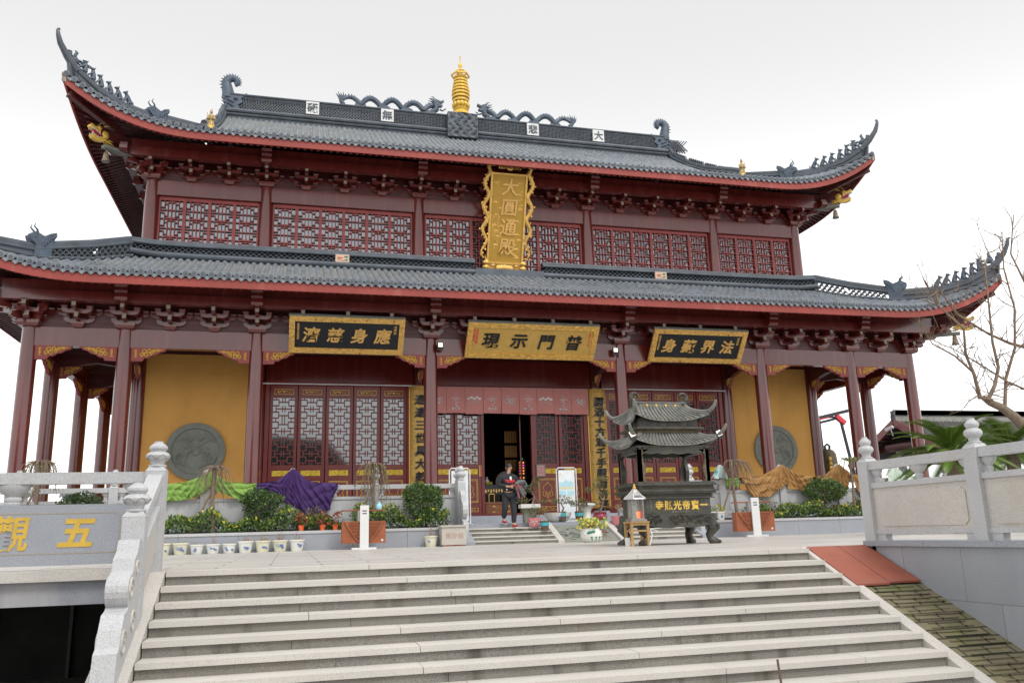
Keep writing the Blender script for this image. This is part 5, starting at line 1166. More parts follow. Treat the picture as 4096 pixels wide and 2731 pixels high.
b = MB(); b.lathe((-.62, 3.85, 2.06), [(.05, 0), (.1, .1), (.08, .18), (.03, .24), (.05, .3)], 12); tag(b.build('silver_jar', WHITEP, None, True), 'small pale jar on the dark table inside the door', 'jar')
b = MB(); b.box(-1.0, -.85, 3.9, 3.94, 2.1, 2.5); tag(b.build('red_banner', REDT), 'red cloth banner hanging inside the left of the doorway', 'banner')
b = MB()
for k in range(8): b.ell((-.65 + .06 * (k % 4), 3.75, 2.1 + .05 * (k // 4)), .04, .04, .035, 6, 5)
tag(b.build('fruit_offering', LEAF3, None, True), 'yellow fruit offering on the dark table inside the door', 'fruit')
r = thing('votive_lamp_tower', 'tower of tiny glowing orange lamps inside the right of the doorway', 'lamp tower', (.68, 3.6, .93))
MB().box(.52, .82, 3.6, 3.9, .93, 2.95).build('frame', DARKI, r)
for k in range(14):
    for q in range(2):
        z = 1.5 + .1 * k + (.06 if k > 8 else 0); b = MB().ell((.6 + .12 * q, 3.58, z), .028, .02, .03, 6, 5)
        b.build('lamp', LAMPM if (k, q) in ((12, 1), (10, 0)) else LAMPO, r, True)
MB().line('23', (.66, 3.59, 3.0), (1, 0, 0), (0, 0, 1), .06, .005, .06).build('number', mat('green_led', (.1, .5, .2), .4, emit=(.1, 1, .3, .5)), r)
r = thing('gilt_drum', 'round black drum with a small gold emblem inside the doorway', 'drum', (.1, 3.5, .93))
b = MB(); b.merge(MB().lathe((0, 0, 0), [(.42, -.1), (.46, 0), (.42, .1)], 24), Matrix.Translation((.12, 3.9, 2.15)) @ Matrix.Rotation(R_(90), 4, 'X')); b.build('body', mat('drum_red_black', (.03, .008, .008), .3), r, True); MB().box(.0, .24, 3.85, 4., .93, 1.75).build('stand', DARKI, r)
tag(MB().ell((.42, 3.4, 1.5), .27, .27, .27, 16, 10).build('black_bell_bowl', BLACK, None, True), 'big shiny black bowl gong inside the doorway by the drum', 'gong')
b = MB()
for k in range(5):
    for q in range(3): b.box(.28 + .1 * k, .36 + .1 * k, 4.6, 4.62, 2.6 + .55 * q, 3.05 + .55 * q)
tag(b.build('gilt_strips', mat('dim_gilt', (.3, .14, .03), .5, metal=.3), None), 'gilt votive strips hanging in the dim hall interior', 'votive panel')
b = MB(); b.box(.45, .49, 3.0, 3.05, .93, 4.6); tag(b.build('red_pole', REDW), 'thin red pole standing inside the doorway', 'pole')
# notices on the door leaves
r = MB().box(.93, 1.23, 2.53, 2.555, 2.28, 2.68).build('pink_notice', mat('pink_paper', (.62, .36, .34), .7), None); tag(r, 'pink framed notice on the door leaf right of the opening', 'notice'); 
b = MB(); [b.box(.97, 1.19, 2.524, 2.529, 2.33 + .045 * k, 2.34 + .045 * k) for k in range(7)]; b.build('print', mat('notice_print', (.35, .12, .12), .7), r)
b = MB()
for q in ((.91, 1.25, 2.26, 2.29), (.91, 1.25, 2.67, 2.7), (.91, .94, 2.29, 2.67), (1.22, 1.25, 2.29, 2.67)): b.box(q[0], q[1], 2.515, 2.55, q[2], q[3])
b.build('frame', STONE, r)
r = MB().box(-1.2, -1.07, 2.535, 2.555, 2.3, 2.68).build('yellow_notice', mat('yellow_paper', (.62, .40, .17), .7), None); tag(r, 'narrow yellow notice on the door leaf left of the opening', 'notice'); MB().colm('禁止点蜡烛', (-1.135, 2.53, 2.62), (1, 0, 0), (0, 0, 1), .065, .005, .066).build('lettering', REDT, r)
# poster stands
for x0, x1, z1, lab in ((.03, .64, 2.17, 'white poster stand with a map print standing left of the right column board'), (-3.2, -2.6, 2.18, 'white steel poster stand seen behind the posts left of the entrance')):
    r = thing('poster_stand', lab, 'poster stand', ((x0 + x1) / 2, -2.6, .57), 'poster stands on the terrace')
    b = MB(); P = [(x0, -2.6, .6), (x0, -2.6, z1 - .06), (x0 + .06, -2.6, z1), (x1 - .06, -2.6, z1), (x1, -2.6, z1 - .06), (x1, -2.6, .6)]; b.tube(P, .018, 8); b.bar((x0, -2.6, .62), (x1, -2.6, .62), .03); b.bar((x0, -2.9, .585), (x0, -2.3, .585), .03); b.bar((x1, -2.9, .585), (x1, -2.3, .585), .03); b.build('frame', WHITEP, r, True)
    s_ = MB().box(x0 + .06, x1 - .05, -2.6, -2.59, .7, z1 - .07).build('sheet', mat('poster_sheet', (.72, .76, .78), .5) if 'poster_sheet' not in MATS else MATS['poster_sheet'], r)
    if x0 > 0:
        b = MB(); b.prism([(0, 0), (.44, 0), (.44, .14), (.36, .2), (.3, .16), (.2, .24), (.1, .16), (0, .18)], (x0 + .08, -2.604, 1.58), (1, 0, 0), (0, 0, 1), (0, .003, 0)); b.box(x0 + .08, x0 + .28, -2.604, -2.601, 1.36, 1.5); b.box(x0 + .32, x0 + .53, -2.604, -2.601, 1.36, 1.5); b.mat(1); b.box(x0 + .09, x0 + .52, -2.606, -2.604, 1.55, 1.61); b.ell((x0 + .42, -2.605, 1.3), .05, .004, .04, 8, 4); b.ell((x0 + .12, -2.605, 1.98), .03, .004, .035, 8, 4)
        b.build('print', [mat('poster_blue', (.42, .66, .74), .5), mat('poster_yellow', (.68, .62, .36), .5)], s_)
# ------------------------------------------------------------------ the bronze incense burner
CXB, CYB = -.82, -11.55
cb = thing('incense_burner', 'large dark bronze incense burner with a two tiered tiled roof on four clawed legs', 'incense burner', (CXB, CYB, .02))
HX, HY = .72, .5     # half size of the basin
def cbox(b, hx, hy, z0, z1): b.box(CXB - hx, CXB + hx, CYB - hy, CYB + hy, z0, z1)
z0 = .02
for sx in (-1, 1):
    for sy in (-1, 1):
        x, y = CXB + sx * (HX - .06), CYB + sy * (HY - .06)
        P = [(x - sx * .02, y, .52), (x + sx * .03, y + sy * .02, .42), (x + sx * .05, y + sy * .04, .33), (x - sx * .02, y - sy * .01, .2), (x + sx * .0, y + sy * .0, .12), (x + sx * .05, y + sy * .04, .06), (x + sx * .05, y + sy * .04, .02)]
        b = MB().tube(P, [.13, .12, .1, .075, .075, .1, .09], 10)
        for s_ in (-1, 1): b.ell((x + sx * .1, y + sy * .08 + s_ * .05, .4), .04, .04, .04, 8, 6); b.ell((x + sx * .09 + s_ * .03, y + sy * .1, .06), .04, .05, .04, 8, 5)
        b.ell((x + sx * .1, y + sy * .1, .34), .05, .05, .04, 8, 6); b.build('leg', BRONZE, cb, True)
b = MB()
for sy in (-1, 1):
    pl = [(-HX, .64), (HX, .64), (HX, .5)] + [(HX - .12 - (2 * HX - .24) * i / 12, .42 - .04 * math.sin(math.pi * i / 12) - .03 * math.sin(math.pi * i / 6) ** 2) for i in range(13)] + [(-HX, .5)]
    b.prism(pl, (CXB, CYB + sy * HY - .05, 0), (1, 0, 0), (0, 0, 1), (0, .1, 0))
for sx in (-1, 1):
    pl = [(-HY, .64), (HY, .64), (HY, .5), (.3, .42), (0, .38), (-.3, .42), (-HY, .5)]; b.prism(pl, (CXB + sx * HX - .05, CYB, 0), (0, 1, 0), (0, 0, 1), (.1, 0, 0))
for k in range(60):
    x = CXB + rnd(-HX, HX); z = rnd(.46, .6); b.tube([(x + .06 * math.cos(t), CYB - HY - .055, z + .04 * math.sin(t)) for t in [q * .8 for q in range(6)]], .014, 4)
b.build('apron', BRONZE, cb, True)
b = MB(); cbox(b, HX - .03, HY - .03, .64, .98); cbox(b, HX + .02, HY + .02, .60, .66); b.build('basin', BRONZE, cb)
b = MB()
for k, ch in enumerate('寺照光帝寶一'): b.text(ch, (CXB - .35 + .18 * k, CYB - HY + .03, .835), (1, 0, 0), (0, 0, 1), .165, .02, .025, 0, 1.25)
b.build('lettering', GOLDP, cb)
b = MB()
for x, st in ((-.58, '公元二〇〇八年'), (-.52, '释迦文佛二五'), (.52, '弟子敬造'), (.6, '普陀山寺'), (.66, '吉祥如意')): b.colm(st, (CXB + x, CYB - HY + .03, .94), (1, 0, 0), (0, 0, 1), .04, .008, .042)
b.line('善男信女人敬献', (CXB + .08, CYB - HY + .03, .7), (1, 0, 0), (0, 0, 1), .045, .008, .055); b.build('small_lettering', BRONZL, cb)
b = MB(); cbox(b, HX + .04, HY + .04, .98, 1.0); cbox(b, HX, HY, 1.0, 1.08); cbox(b, HX + .06, HY + .06, 1.08, 1.12); cbox(b, HX + .09, HY + .09, 1.12, 1.16); cbox(b, HX + .03, HY + .03, 1.16, 1.25); cbox(b, HX + .08, HY + .08, 1.25, 1.29); cbox(b, HX + .05, HY + .05, 1.29, 1.33); b.build('rim', BRONZE, cb)
b = MB()
for z in (1.04, 1.205):
    o = .0 if z < 1.1 else .03
    for k in range(26):
        x = CXB - HX + .03 + k * 1.38 / 25
        for q in ((0, -.025, .045, -.025), (.045, -.025, .045, .022), (.012, .022, .045, .022), (.012, -.005, .012, .022), (.012, -.005, .03, -.005)): b.bar((x + q[0], CYB - HY - o - .004, z + q[1]), (x + q[2], CYB - HY - o - .004, z + q[3]), .007, .008)
    for k in range(18):
        y = CYB - HY + .03 + k * .94 / 17
        b.bar((CXB - HX - o - .004, y, z - .025), (CXB - HX - o - .004, y + .03, z - .025), .007, .008); b.bar((CXB - HX - o - .004, y, z - .025), (CXB - HX - o - .004, y, z + .022), .007, .008); b.bar((CXB - HX - o - .004, y, z + .022), (CXB - HX - o - .004, y + .02, z + .022), .007, .008)
b.build('meander_band', BRONZG, cb)
# four shaped posts with scalloped openings
zt, zb = 2.02, 1.33
for sx in (-1, 1):
    for sy in (-1, 1):
        x, y = CXB + sx * (HX + .0), CYB + sy * (HY + .0); b = MB()
        w_ = [.13, .11, .08, .1, .17]; hh = [0, .12, .38, .62, .69]
        pl = [(0, h) for h in hh] + [(w_[i], hh[i]) for i in (4, 3, 2, 1, 0)]
        pl2 = [(0, 0), (.16, 0), (.1, .06), (.13, .2), (.14, .3), (.09, .45), (.08, .56), (.12, .63), (.22, .69), (0, .69)]
        b.prism(pl2, (x, y, zb), (-sx, 0, 0), (0, 0, 1), (0, -sy * .07, 0)); b.prism(pl2, (x, y, zb), (0, -sy, 0), (0, 0, 1), (-sx * .07, 0, 0)); b.build('post', BRONZG if sy < 0 else BRONZE, cb)
b = MB()
for sy in (-1, 1):
    pl = [(-HX + .1, 2.06), (HX - .1, 2.06)] + [(HX - .1 - (2 * HX - .2) * i / 16, 1.96 - .03 * abs(math.sin(math.pi * i / 4)) - .02 * math.sin(math.pi * i / 16)) for i in range(17)]
    b.prism(pl, (CXB, CYB + sy * HY - (.07 if sy > 0 else 0), 0), (1, 0, 0), (0, 0, 1), (0, .07, 0))
for sx in (-1, 1): b.box(*sorted((CXB + sx * HX, CXB + sx * (HX - .07))), CYB - HY + .1, CYB + HY - .1, 1.95, 2.06)
cbox(b, HX + .02, HY + .02, 2.06, 2.1); b.build('lintel', BRONZE, cb)
def small_roof(zE, zT, hx, hy, tx, ty, lift, nx, ny, name, flare):
    """tiled roof of the burner: eave half sizes hx, hy, top half sizes tx, ty"""
    b = MB()
    def pt(sd, a, s, up=0.):   # a in -1..1 along the eave, s 0 eave .. 1 top
        k = abs(a) ** 3.2 * (1 - s) ** 1.5; h = zE + (zT - zE) * (.6 * s + .4 * s * s) + lift * k + up
        ex, ey = hx + (tx - hx) * s, hy + (ty - hy) * s; o = flare * k
        if sd == 0: return (CXB + a * (ex + o), CYB - ey - o, h)
        if sd == 2: return (CXB - a * (ex + o), CYB + ey + o, h)
        if sd == 1: return (CXB + ex + o, CYB + a * (ey + o), h)
        return (CXB - ex - o, CYB - a * (ey + o), h)
    for sd in range(4):
        b.surf(lambda u, v: pt(sd, 2 * u - 1, v), 16, 6); b.surf(lambda u, v: pt(sd, 2 * u - 1, v * .8, -.05), 16, 3); b.surf(lambda u, v: pt(sd, 2 * u - 1, 0, -.05 * v), 16, 1)
        n = nx if sd % 2 == 0 else ny
        for i in range(n):
            a = -1 + 2 * (i + .5) / n
            b.tube([pt(sd, a, s / 5, .012) for s in range(6)], .022, 6); q = Vector(pt(sd, a, 0, .005)); b.ell(q, .028, .028, .028, 6, 5)
    for sx in (-1, 1):
        for sy in (-1, 1):
            P = []
            for s in range(8): q = Vector(pt(0 if sy < 0 else 2, sx if sy < 0 else -sx, 1 - s / 7, .03)); P.append(q)
            d = (P[-1] - P[-2]).normalized(); d.z = 0; d.normalize()
            P += [P[-1] + d * .07 + Vector((0, 0, .04)), P[-1] + d * .13 + Vector((0, 0, .11)), P[-1] + d * .17 + Vector((0, 0, .19))]
            b.tube(P, [.035] * 7 + [.042, .042, .036, .026], 8); b.ell(P[-1], .03, .03, .03, 6, 5)
    return b.build(name, BRONZL, cb, True, 50)
small_roof(2.14, 2.36, HX + .06, HY + .08, HX - .12, HY - .12, .15, 20, 14, 'lower_roof', .08)
b = MB(); cbox(b, HX - .12, HY - .12, 2.34, 2.45); cbox(b, HX - .07, HY - .07, 2.45, 2.47); b.build('frieze', BRONZG, cb)
b = MB(); cbox(b, HX - .03, HY - .03, 2.47, 2.51); b.build('moulding', BRONZE, cb)
b = MB(); cbox(b, HX - .12, HY - .12, 2.51, 2.72)
b.build('upper_body', BRONZE, cb); b = MB()
for k in range(5): x = CXB - .42 + .21 * k; MB().prism([(-.035, .54), (.035, .54), (.035, .6), (.02, .635), (0, .66), (-.02, .635), (-.035, .6)], (x, CYB - HY + .112, 2.0), (1, 0, 0), (0, 0, 1), (0, .02, 0)).build('vent', BLACK, cb)
for k in range(3): y = CYB - .2 + .2 * k; MB().prism([(-.03, .54), (.03, .54), (.03, .6), (0, .66), (-.03, .6)], (CXB - HX + .112, y, 2.0), (0, 1, 0), (0, 0, 1), (.02, 0, 0)).build('vent', BLACK, cb)
pass
small_roof(2.68, 3.02, HX - .04, HY + .0, HX - .2, .06, .14, 16, 10, 'upper_roof', .08)
b = MB(); b.box(CXB - .5, CXB + .5, CYB - .07, CYB + .07, 2.98, 3.1); b.box(CXB - .5, CXB + .5, CYB - .09, CYB + .09, 3.1, 3.12); b.mat(1)
for k in range(4): b.box(CXB - .3 + .2 * k - .02, CXB - .3 + .2 * k + .02, CYB - .09, CYB - .07, 3.03, 3.07)
b.build('ridge', [BRONZL, GOLDP], cb)
for s in (-1, 1):
    b = MB(); c = CXB + s * .5
    b.ell((c, CYB, 3.08), .12, .09, .1, 10, 7); b.tube([(c + s * .03, CYB, 3.1), (c + s * .07, CYB, 3.2)] + [(c + s * x, CYB, 3.26 + z) for x, z in spiral(0, 0, .085, .05, -.2, 3.9, 12)], [.06, .05] + [.042 - .002 * i for i in range(13)], 7)
    for k in range(12): a = k * .5; b.tube([(c + .1 * math.cos(a), CYB - .05, 3.08 + .08 * math.sin(a)), (c + s * .03 + .17 * math.cos(a), CYB - .06, 3.08 + .14 * math.sin(a))], [.02, .004], 4)
    b.tube([(c - s * .1, CYB, 3.1), (c - s * .25, CYB - .02, 3.1 + .02), (c - s * .35, CYB, 3.16), (c - s * .5, CYB, 3.13)], .006, 4); b.build('dragon_finial', BRONZE, cb, True)
for x, y, z in ((CXB - HX - .16, CYB - HY - .14, 2.3), (CXB + HX + .17, CYB - HY - .14, 2.32)):
    f_ = MB().merge(MB().box(-.06, .06, -.04, .04, -.1, .1), Matrix.Translation((x, y, z)) @ Matrix.Rotation(R_(-25), 4, 'Y')).build('floodlight', BLACK, cb); MB().merge(MB().box(-.048, .048, -.048, -.041, -.03, .085), Matrix.Translation((x, y, z)) @ Matrix.Rotation(R_(-25), 4, 'Y')).build('lens', LAMPG, f_)
cb.scale = (1, 1, .87); cb.location.x += .17
# ------------------------------------------------------------------ stool and candle lantern in front of the burner
r = thing('wooden_stool', 'yellow wooden stool carrying the glass candle lantern, in front of the burner', 'stool', (-1.62, -12.1, .02)); sx0, sy0 = -1.53, -12.15
MB().box(sx0 - .185, sx0 + .185, sy0 - .17, sy0 + .17, .42, .45).build('seat', WOODY, r)
for a in (-1, 1):
    for c in (-1, 1): MB().box(sx0 + a * .155 - .022, sx0 + a * .155 + .022, sy0 + c * .14 - .022, sy0 + c * .14 + .022, .018, .42).build('leg', WOODY, r)
b = MB()
for c in (-1, 1): b.box(sx0 - .14, sx0 + .14, sy0 + c * .14 - .012, sy0 + c * .14 + .012, .27, .3); b.box(sx0 - .14, sx0 + .14, sy0 + c * .14 - .012, sy0 + c * .14 + .012, .38, .42); b.box(sx0 + c * .155 - .012, sx0 + c * .155 + .012, sy0 - .12, sy0 + .12, .27, .3)
b.build('stretcher', WOODY, r)
r = thing('candle_lantern', 'glass sided candle lantern with a curved silver pagoda roof and gold knob', 'lantern', (sx0, sy0, .45))
b = MB(); b.box(sx0 - .15, sx0 + .15, sy0 - .14, sy0 + .14, .452, .49); b.box(sx0 - .12, sx0 + .12, sy0 - .12, sy0 + .12, .49, .51)
for a in (-1, 1):
    for c in (-1, 1): b.box(sx0 + a * .105 - .009, sx0 + a * .105 + .009, sy0 + c * .1 - .009, sy0 + c * .1 + .009, .51, .84)
b.build('frame', mat('old_steel', (.32, .31, .29), .4, metal=.7), r)
gl = mat('lantern_glass', (.55, .55, .5), .15); p_ = gl.node_tree.nodes['Principled BSDF']; p_.inputs['Alpha'].default_value = .35
b = MB(); b.box(sx0 - .1, sx0 - .09, sy0 - .09, sy0 + .09, .51, .84); b.box(sx0 + .09, sx0 + .1, sy0 - .09, sy0 + .09, .51, .84); b.box(sx0 - .09, sx0 + .0, sy0 - .1, sy0 - .095, .51, .84); b.build('pane', gl, r)
b = MB(); pr = [(.215, 0), (.2, .02), (.13, .07), (.07, .13), (.03, .18), (.0, .19)]; b.lathe((sx0, sy0, .84), pr, 6); b.build('roof', mat('silver_roof', (.5, .5, .53), .25, metal=.8), r)
b = MB()
for k in range(6): a = k * math.pi / 3; b.tube([(sx0 + q * math.cos(a), sy0 + q * math.sin(a), .848 + h) for q, h in pr[:-1]], .01, 5)
b.build('roof_rib', mat('cream_rib', (.62, .58, .48), .5), r, True)
b = MB().ell((sx0, sy0, 1.05), .032, .032, .032, 10, 8).ell((sx0, sy0, 1.095), .02, .02, .025, 8, 6); b.build('knob', GOLD, r, True)
b = MB().lathe((sx0 + .04, sy0 - .02, .512), [(.03, 0), (.034, .1), (.03, .11)], 10); tag(b.build('red_candle', mat('lit_red_candle', (.7, .06, .02), .4, emit=(1, .12, .02, 1.2)), None, True), 'glowing red candle inside the glass lantern', 'candle')
b = MB(); b.tube([(sx0 + .2, sy0 - .15, .32), (sx0 + .22, sy0 - .17, .2), (sx0 + .16, sy0 - .17, .03)], .012, 5); b.tube([(sx0 + .2, sy0 - .14, .32), (sx0 + .4, sy0 - .02, .27)], .008, 5); tag(b.build('white_strap', WHITEP, None, True), 'white strap tied to the stool leg', 'strap')
tag(MB().lathe((sx0 - .17, sy0 + .05, .018), [(.04, 0), (.05, .14), (.05, .15)], 10).build('white_cup', WHITEP, None, True), 'white plastic cup under the yellow stool', 'cup')

# ------------------------------------------------------------------ plants
def stems(b, x, y, z, n, h, sp, r=.004, curl=0.):
    for k in range(n):
        a = rnd(0, 6.28); d = rnd(.3, 1) * sp; hh = h * rnd(.5, 1.1); q = Vector((x + rnd(-.3, .3) * sp, y + rnd(-.3, .3) * sp, z))
        b.tube([q, q + Vector((d * .4 * math.cos(a), d * .4 * math.sin(a), hh * .6)), q + Vector((d * math.cos(a), d * math.sin(a), hh * (1 - curl)))], [r, r * .8, r * .4], 4)
def cloud(b, c, rx, ry, rz, n, size, mats, shell=.55, lump=.25, asp=.5):
    c = Vector(c); ph = [rnd(0, 6) for _ in range(6)]
    for k in range(n):
        d = Vector((random.gauss(0, 1), random.gauss(0, 1), random.gauss(0, 1))).normalized()
        l = 1 + lump * (math.sin(d.x * 5 + ph[0]) + math.sin(d.y * 6 + ph[1]) + math.sin(d.z * 5 + ph[2])) / 2
        q = rnd(shell ** 3, 1) ** (1 / 3) * l; p = c + Vector((d.x * rx * q, d.y * ry * q, d.z * rz * q))
        t = random.random(); i = 0
        for j, (m_, w_) in enumerate(mats):
            if t < w_: i = m_; break
            t -= w_
        b.mat(i); leaf(b, p, size * rnd(.6, 1.3), d * .7 + Vector((rnd(-1, 1), rnd(-1, 1), rnd(-.3, 1))), asp)
    b.mat(0)
def pot(name, label, x, y, z, r, h, m, cat='plant pot', group=None, motif=None, prof=None, soil=True, root=None):
    rr = root or thing(name, label, cat, (x, y, z), group)
    pf = prof or [(r * .72, 0), (r * .78, h * .1), (r * .9, h * .55), (r * .97, h * .86), (r * 1.08, h * .88), (r * 1.08, h), (r * .96, h), (r * .94, h * .9)]
    MB().lathe((x, y, z), pf, 24).build('pot', m, rr, True)
    if soil: MB().lathe((x, y, z + h * .84), [(r * .93, 0), (r * .5, h * .05), (0, h * .06)], 16).build('soil', SOIL, rr, True)
    if motif:
        b = MB()
        for k in range(motif):
            a = R_(-90) + rnd(-.5, .6); zz = z + h * rnd(.35, .62); b.ell((x + r * .93 * math.cos(a), y + r * .93 * math.sin(a), zz), .03, .014, .018, 6, 4); b.ell((x + r * .93 * math.cos(a + .12), y + r * .93 * math.sin(a + .12), zz - .02), .018, .01, .012, 6, 4)
        b.build('glaze_motif', BLUEP, rr, True)
    return rr
PX = [-10.69, -10.35, -9.98, -9.63, -9.28, -8.93, -8.57, -8.19, -7.80, -7.42]
PL = ['white round pot with a blue flower and one thin stem, beside the stair post', 'cream pot with long upright dry stems, second from the stair post', 'cream pot with lines of blue writing and bare soil, third from the stair post', 'small white pot with a faint blue branch, fourth from the stair post', 'small white pot with a dark blue branch, fifth from the stair post', 'small white pot with blue blossoms, sixth from the stair post', 'big white pot with brown dry leaves over its rim, below the round shrub', 'cream pot with a blue flower band, third from the right in the row', 'cream pot with writing and a dense tuft of dry stems, second from the right end', 'white pot with dry grass at the right end of the row']
for i, x in enumerate(PX):
    tall = i in (1, 2, 6, 7, 8, 9); r_ = .17 if tall else .155
    p_ = pot('flower_pot', PL[i], x, -5.76, .045, r_, .26 if tall else .215, CREAMC if i in (1, 2, 7, 8) else WHITEC, 'flower pot', 'row of pots along the left planter', 3)
    b = MB(); stems(b, x, -5.76, .24, (3, 6, 5, 4, 7, 4, 14, 14, 22, 12)[i], (.12, .34, .14, .1, .22, .08, .2, .2, .24, .22)[i], .15)
    if i in (6, 7, 9):
        for k in range(10): leaf(b, (x + rnd(-.13, .13), -5.76 + rnd(-.13, .1), .29), .07)
    b.build('dry_stems', DRYST, p_, True)
    if i in (2, 8): b = MB(); b.line('花好月圆', (x - .02, -5.76 - .158, .2), (1, 0, 0), (0, 0, 1), .035, .004, .045); b.line('春色满园', (x, -5.76 - .155, .16), (1, 0, 0), (0, 0, 1), .03, .004, .04); b.build('lettering', BLUEP, p_)
p_ = pot('flower_pot', 'lone cream pot with a few dry stems beside the sand box', -4.25, -5.76, .035, .16, .27, CREAMC, 'flower pot', None, 1); b = MB(); stems(b, -4.25, -5.76, .27, 12, .3, .14); b.build('dry_stems', DRYST, p_, True)
# sand box
r = thing('sand_box', 'pale stone sand box with engraved characters standing on bricks left of the steps', 'sand box', (-3.72, -5.85, .03))
MB().box(-4.02, -3.42, -6.0, -5.6, .075, .5).build('body', PINKST, r); MB().box(-4.05, -3.39, -6.03, -5.57, .5, .545).build('lid', PINKST, r); MB().line('黄沙箱', (-3.71, -6.0, .29), (1, 0, 0), (0, 0, 1), .15, .004, .155, .005).build('lettering', mat('faded_red', (.42, .25, .21), .8), r)
for k in range(2): tag(MB().box(-3.98 + .29 * k, -3.72 + .29 * k, -5.98, -5.85, .033, .074).build('brick', mat('red_brick', (.38, .16, .11), .85, var=.3, scale=20) if k == 0 else MATS['red_brick']), ['brick under the left half of the sand box', 'brick under the right half of the sand box'][k], 'brick', 'bricks under the sand box')
# litter bins
def litter_bin(x, y, z, rzz, label):
    r = thing('litter_bin', label, 'litter bin', (0, 0, 0), 'wooden litter bins on the plaza'); b = MB()
    b.box(-.5, .5, -.2, .24, .14, .64); b.build('box', WOODO, r); b = MB()
    for k in range(14):
        zz = .16 + .034 * k; w_ = .04 + .38 * (k / 13) ** .7; b.box(-w_, w_, -.235, -.2, zz, zz + .02)
    for s in (-1, 1): b.tube([(s * (.05 + .39 * (k / 12) ** .7), -.225, .13 + .5 * k / 12) for k in range(13)], .02, 6)
    b.build('slat_front', WOODO, r, True); b = MB(); b.box(-.1, .1, -.3, -.235, .04, 1.0); b.build('post', WHITEP, r); MB().box(-.05, .05, -.302, -.299, .86, .885).box(-.05, .05, -.302, -.299, .8, .825).build('slot', BLACK, r)
    MB().box(-.5, .5, -.1, .2, .88, .905).build('shelf', WOODO, r); MB().box(-.28, .28, -.32, .1, .0, .045).build('base', WHITEP, r); MB().box(-.14, .02, -.2, .1, .64, .88).build('neck', GRAN, r)
    b = MB()
    for px, pz, s in ((-.38, .58, .04), (-.2, .36, .025), (.42, .2, .028)):
        for q in range(5): a = q * 1.257; b.ell((px + s * .6 * math.cos(a), -.205, pz + s * .6 * math.sin(a)), s * .5, .006, s * .5, 8, 4)
    b.build('blossom_emblem', WHITEP, r, True); MB().box(.3, .4, .2, .21, .3, .4).build('label', BLUEP, r)
    r.location = (x, y, z); r.rotation_euler = (0, 0, rzz); return r
litter_bin(-5.92, -6.2, .04, 0, 'orange wooden litter bin with a white post, in front of the left planter'); litter_bin(4.28, -6.25, .045, R_(-14), 'orange wooden litter bin turned sideways, in front of the right planter')
tag(MB().lathe((-5.55, -6.15, .945), [(.06, 0), (.07, .03), (.07, .1), (.05, .13), (.02, .15), (.02, .19)], 12).build('pump_bottle', mat('blue_gel', (.3, .62, .75), .2), None, True), 'clear blue pump bottle on the shelf of the left litter bin', 'bottle')
# orange pots on the planter edge
for i, (x, lab) in enumerate(((-7.33, 'orange plastic pot with dried leaves, leftmost of the three on the planter edge'), (-6.83, 'orange plastic pot with a red flower, middle of the three on the planter edge'), (-6.53, 'orange plastic pot with dried leaves, next to the left litter bin'))):
    p_ = pot('orange_pot', lab, x, -5.44, .506, .07, .13, ORNGP, 'flower pot', 'orange pots on the planter', prof=[(.05, 0), (.066, .11), (.072, .112), (.072, .13), (.06, .13)])
    b = MB(); stems(b, x, -5.44, .62, 8, .26, .13)
    for k in range(46): a = rnd(0, 6.28); q = rnd(.03, .18); leaf(b, (x + q * math.cos(a), -5.44 + q * math.sin(a) * .7, .66 + rnd(-.02, .26)), rnd(.06, .12), None, .6)
    if i == 1: b.mat(1).ell((x - .02, -5.5, .93), .02, .02, .02, 6, 5)
    b.build('dried_leaves', [LEAFR, REDT], p_)
# hedges of variegated shrubs, round shrubs
def hedge(label, x0, x1, n, ymid=-5.0, h=.42):
    b = MB(); k = 0
    for i in range(n):
        x = rnd(x0, x1); hh = h * (.55 + .3 * math.sin(x * 3.1) + .25 * math.sin(x * 7.3 + 1)) + .12; z = .5 + hh * random.random() ** .7; y = ymid + rnd(-.38, .34)
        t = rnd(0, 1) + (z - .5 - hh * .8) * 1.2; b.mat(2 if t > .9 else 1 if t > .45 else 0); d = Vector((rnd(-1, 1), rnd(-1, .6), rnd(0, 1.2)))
        leaf(b, (x, y, z), rnd(.06, .11), d, .5)
    for i in range(int((x1 - x0) * 14)): x = rnd(x0, x1); y = ymid + rnd(-.3, .3); b.mat(3).tube([(x, y, .46), (x + rnd(-.05, .05), y, .62), (x + rnd(-.12, .12), y, .5 + h * .8)], [.008, .006, .003], 4)
    return tag(b.build('hedge', [LEAF1, LEAF2, LEAF3, BARK]), label, 'hedge', 'hedges in the planters')
hedge('low hedge of green and yellow leaves in the left planter behind the row of pots', -11.2, -6.3, 5200); hedge('low hedge of green and yellow leaves between the left litter bin and the hall steps', -6.1, -3.7, 2600, h=.55); hedge('low hedge of green and yellow leaves in the right planter', 4.9, 10.5, 5200, h=.36)
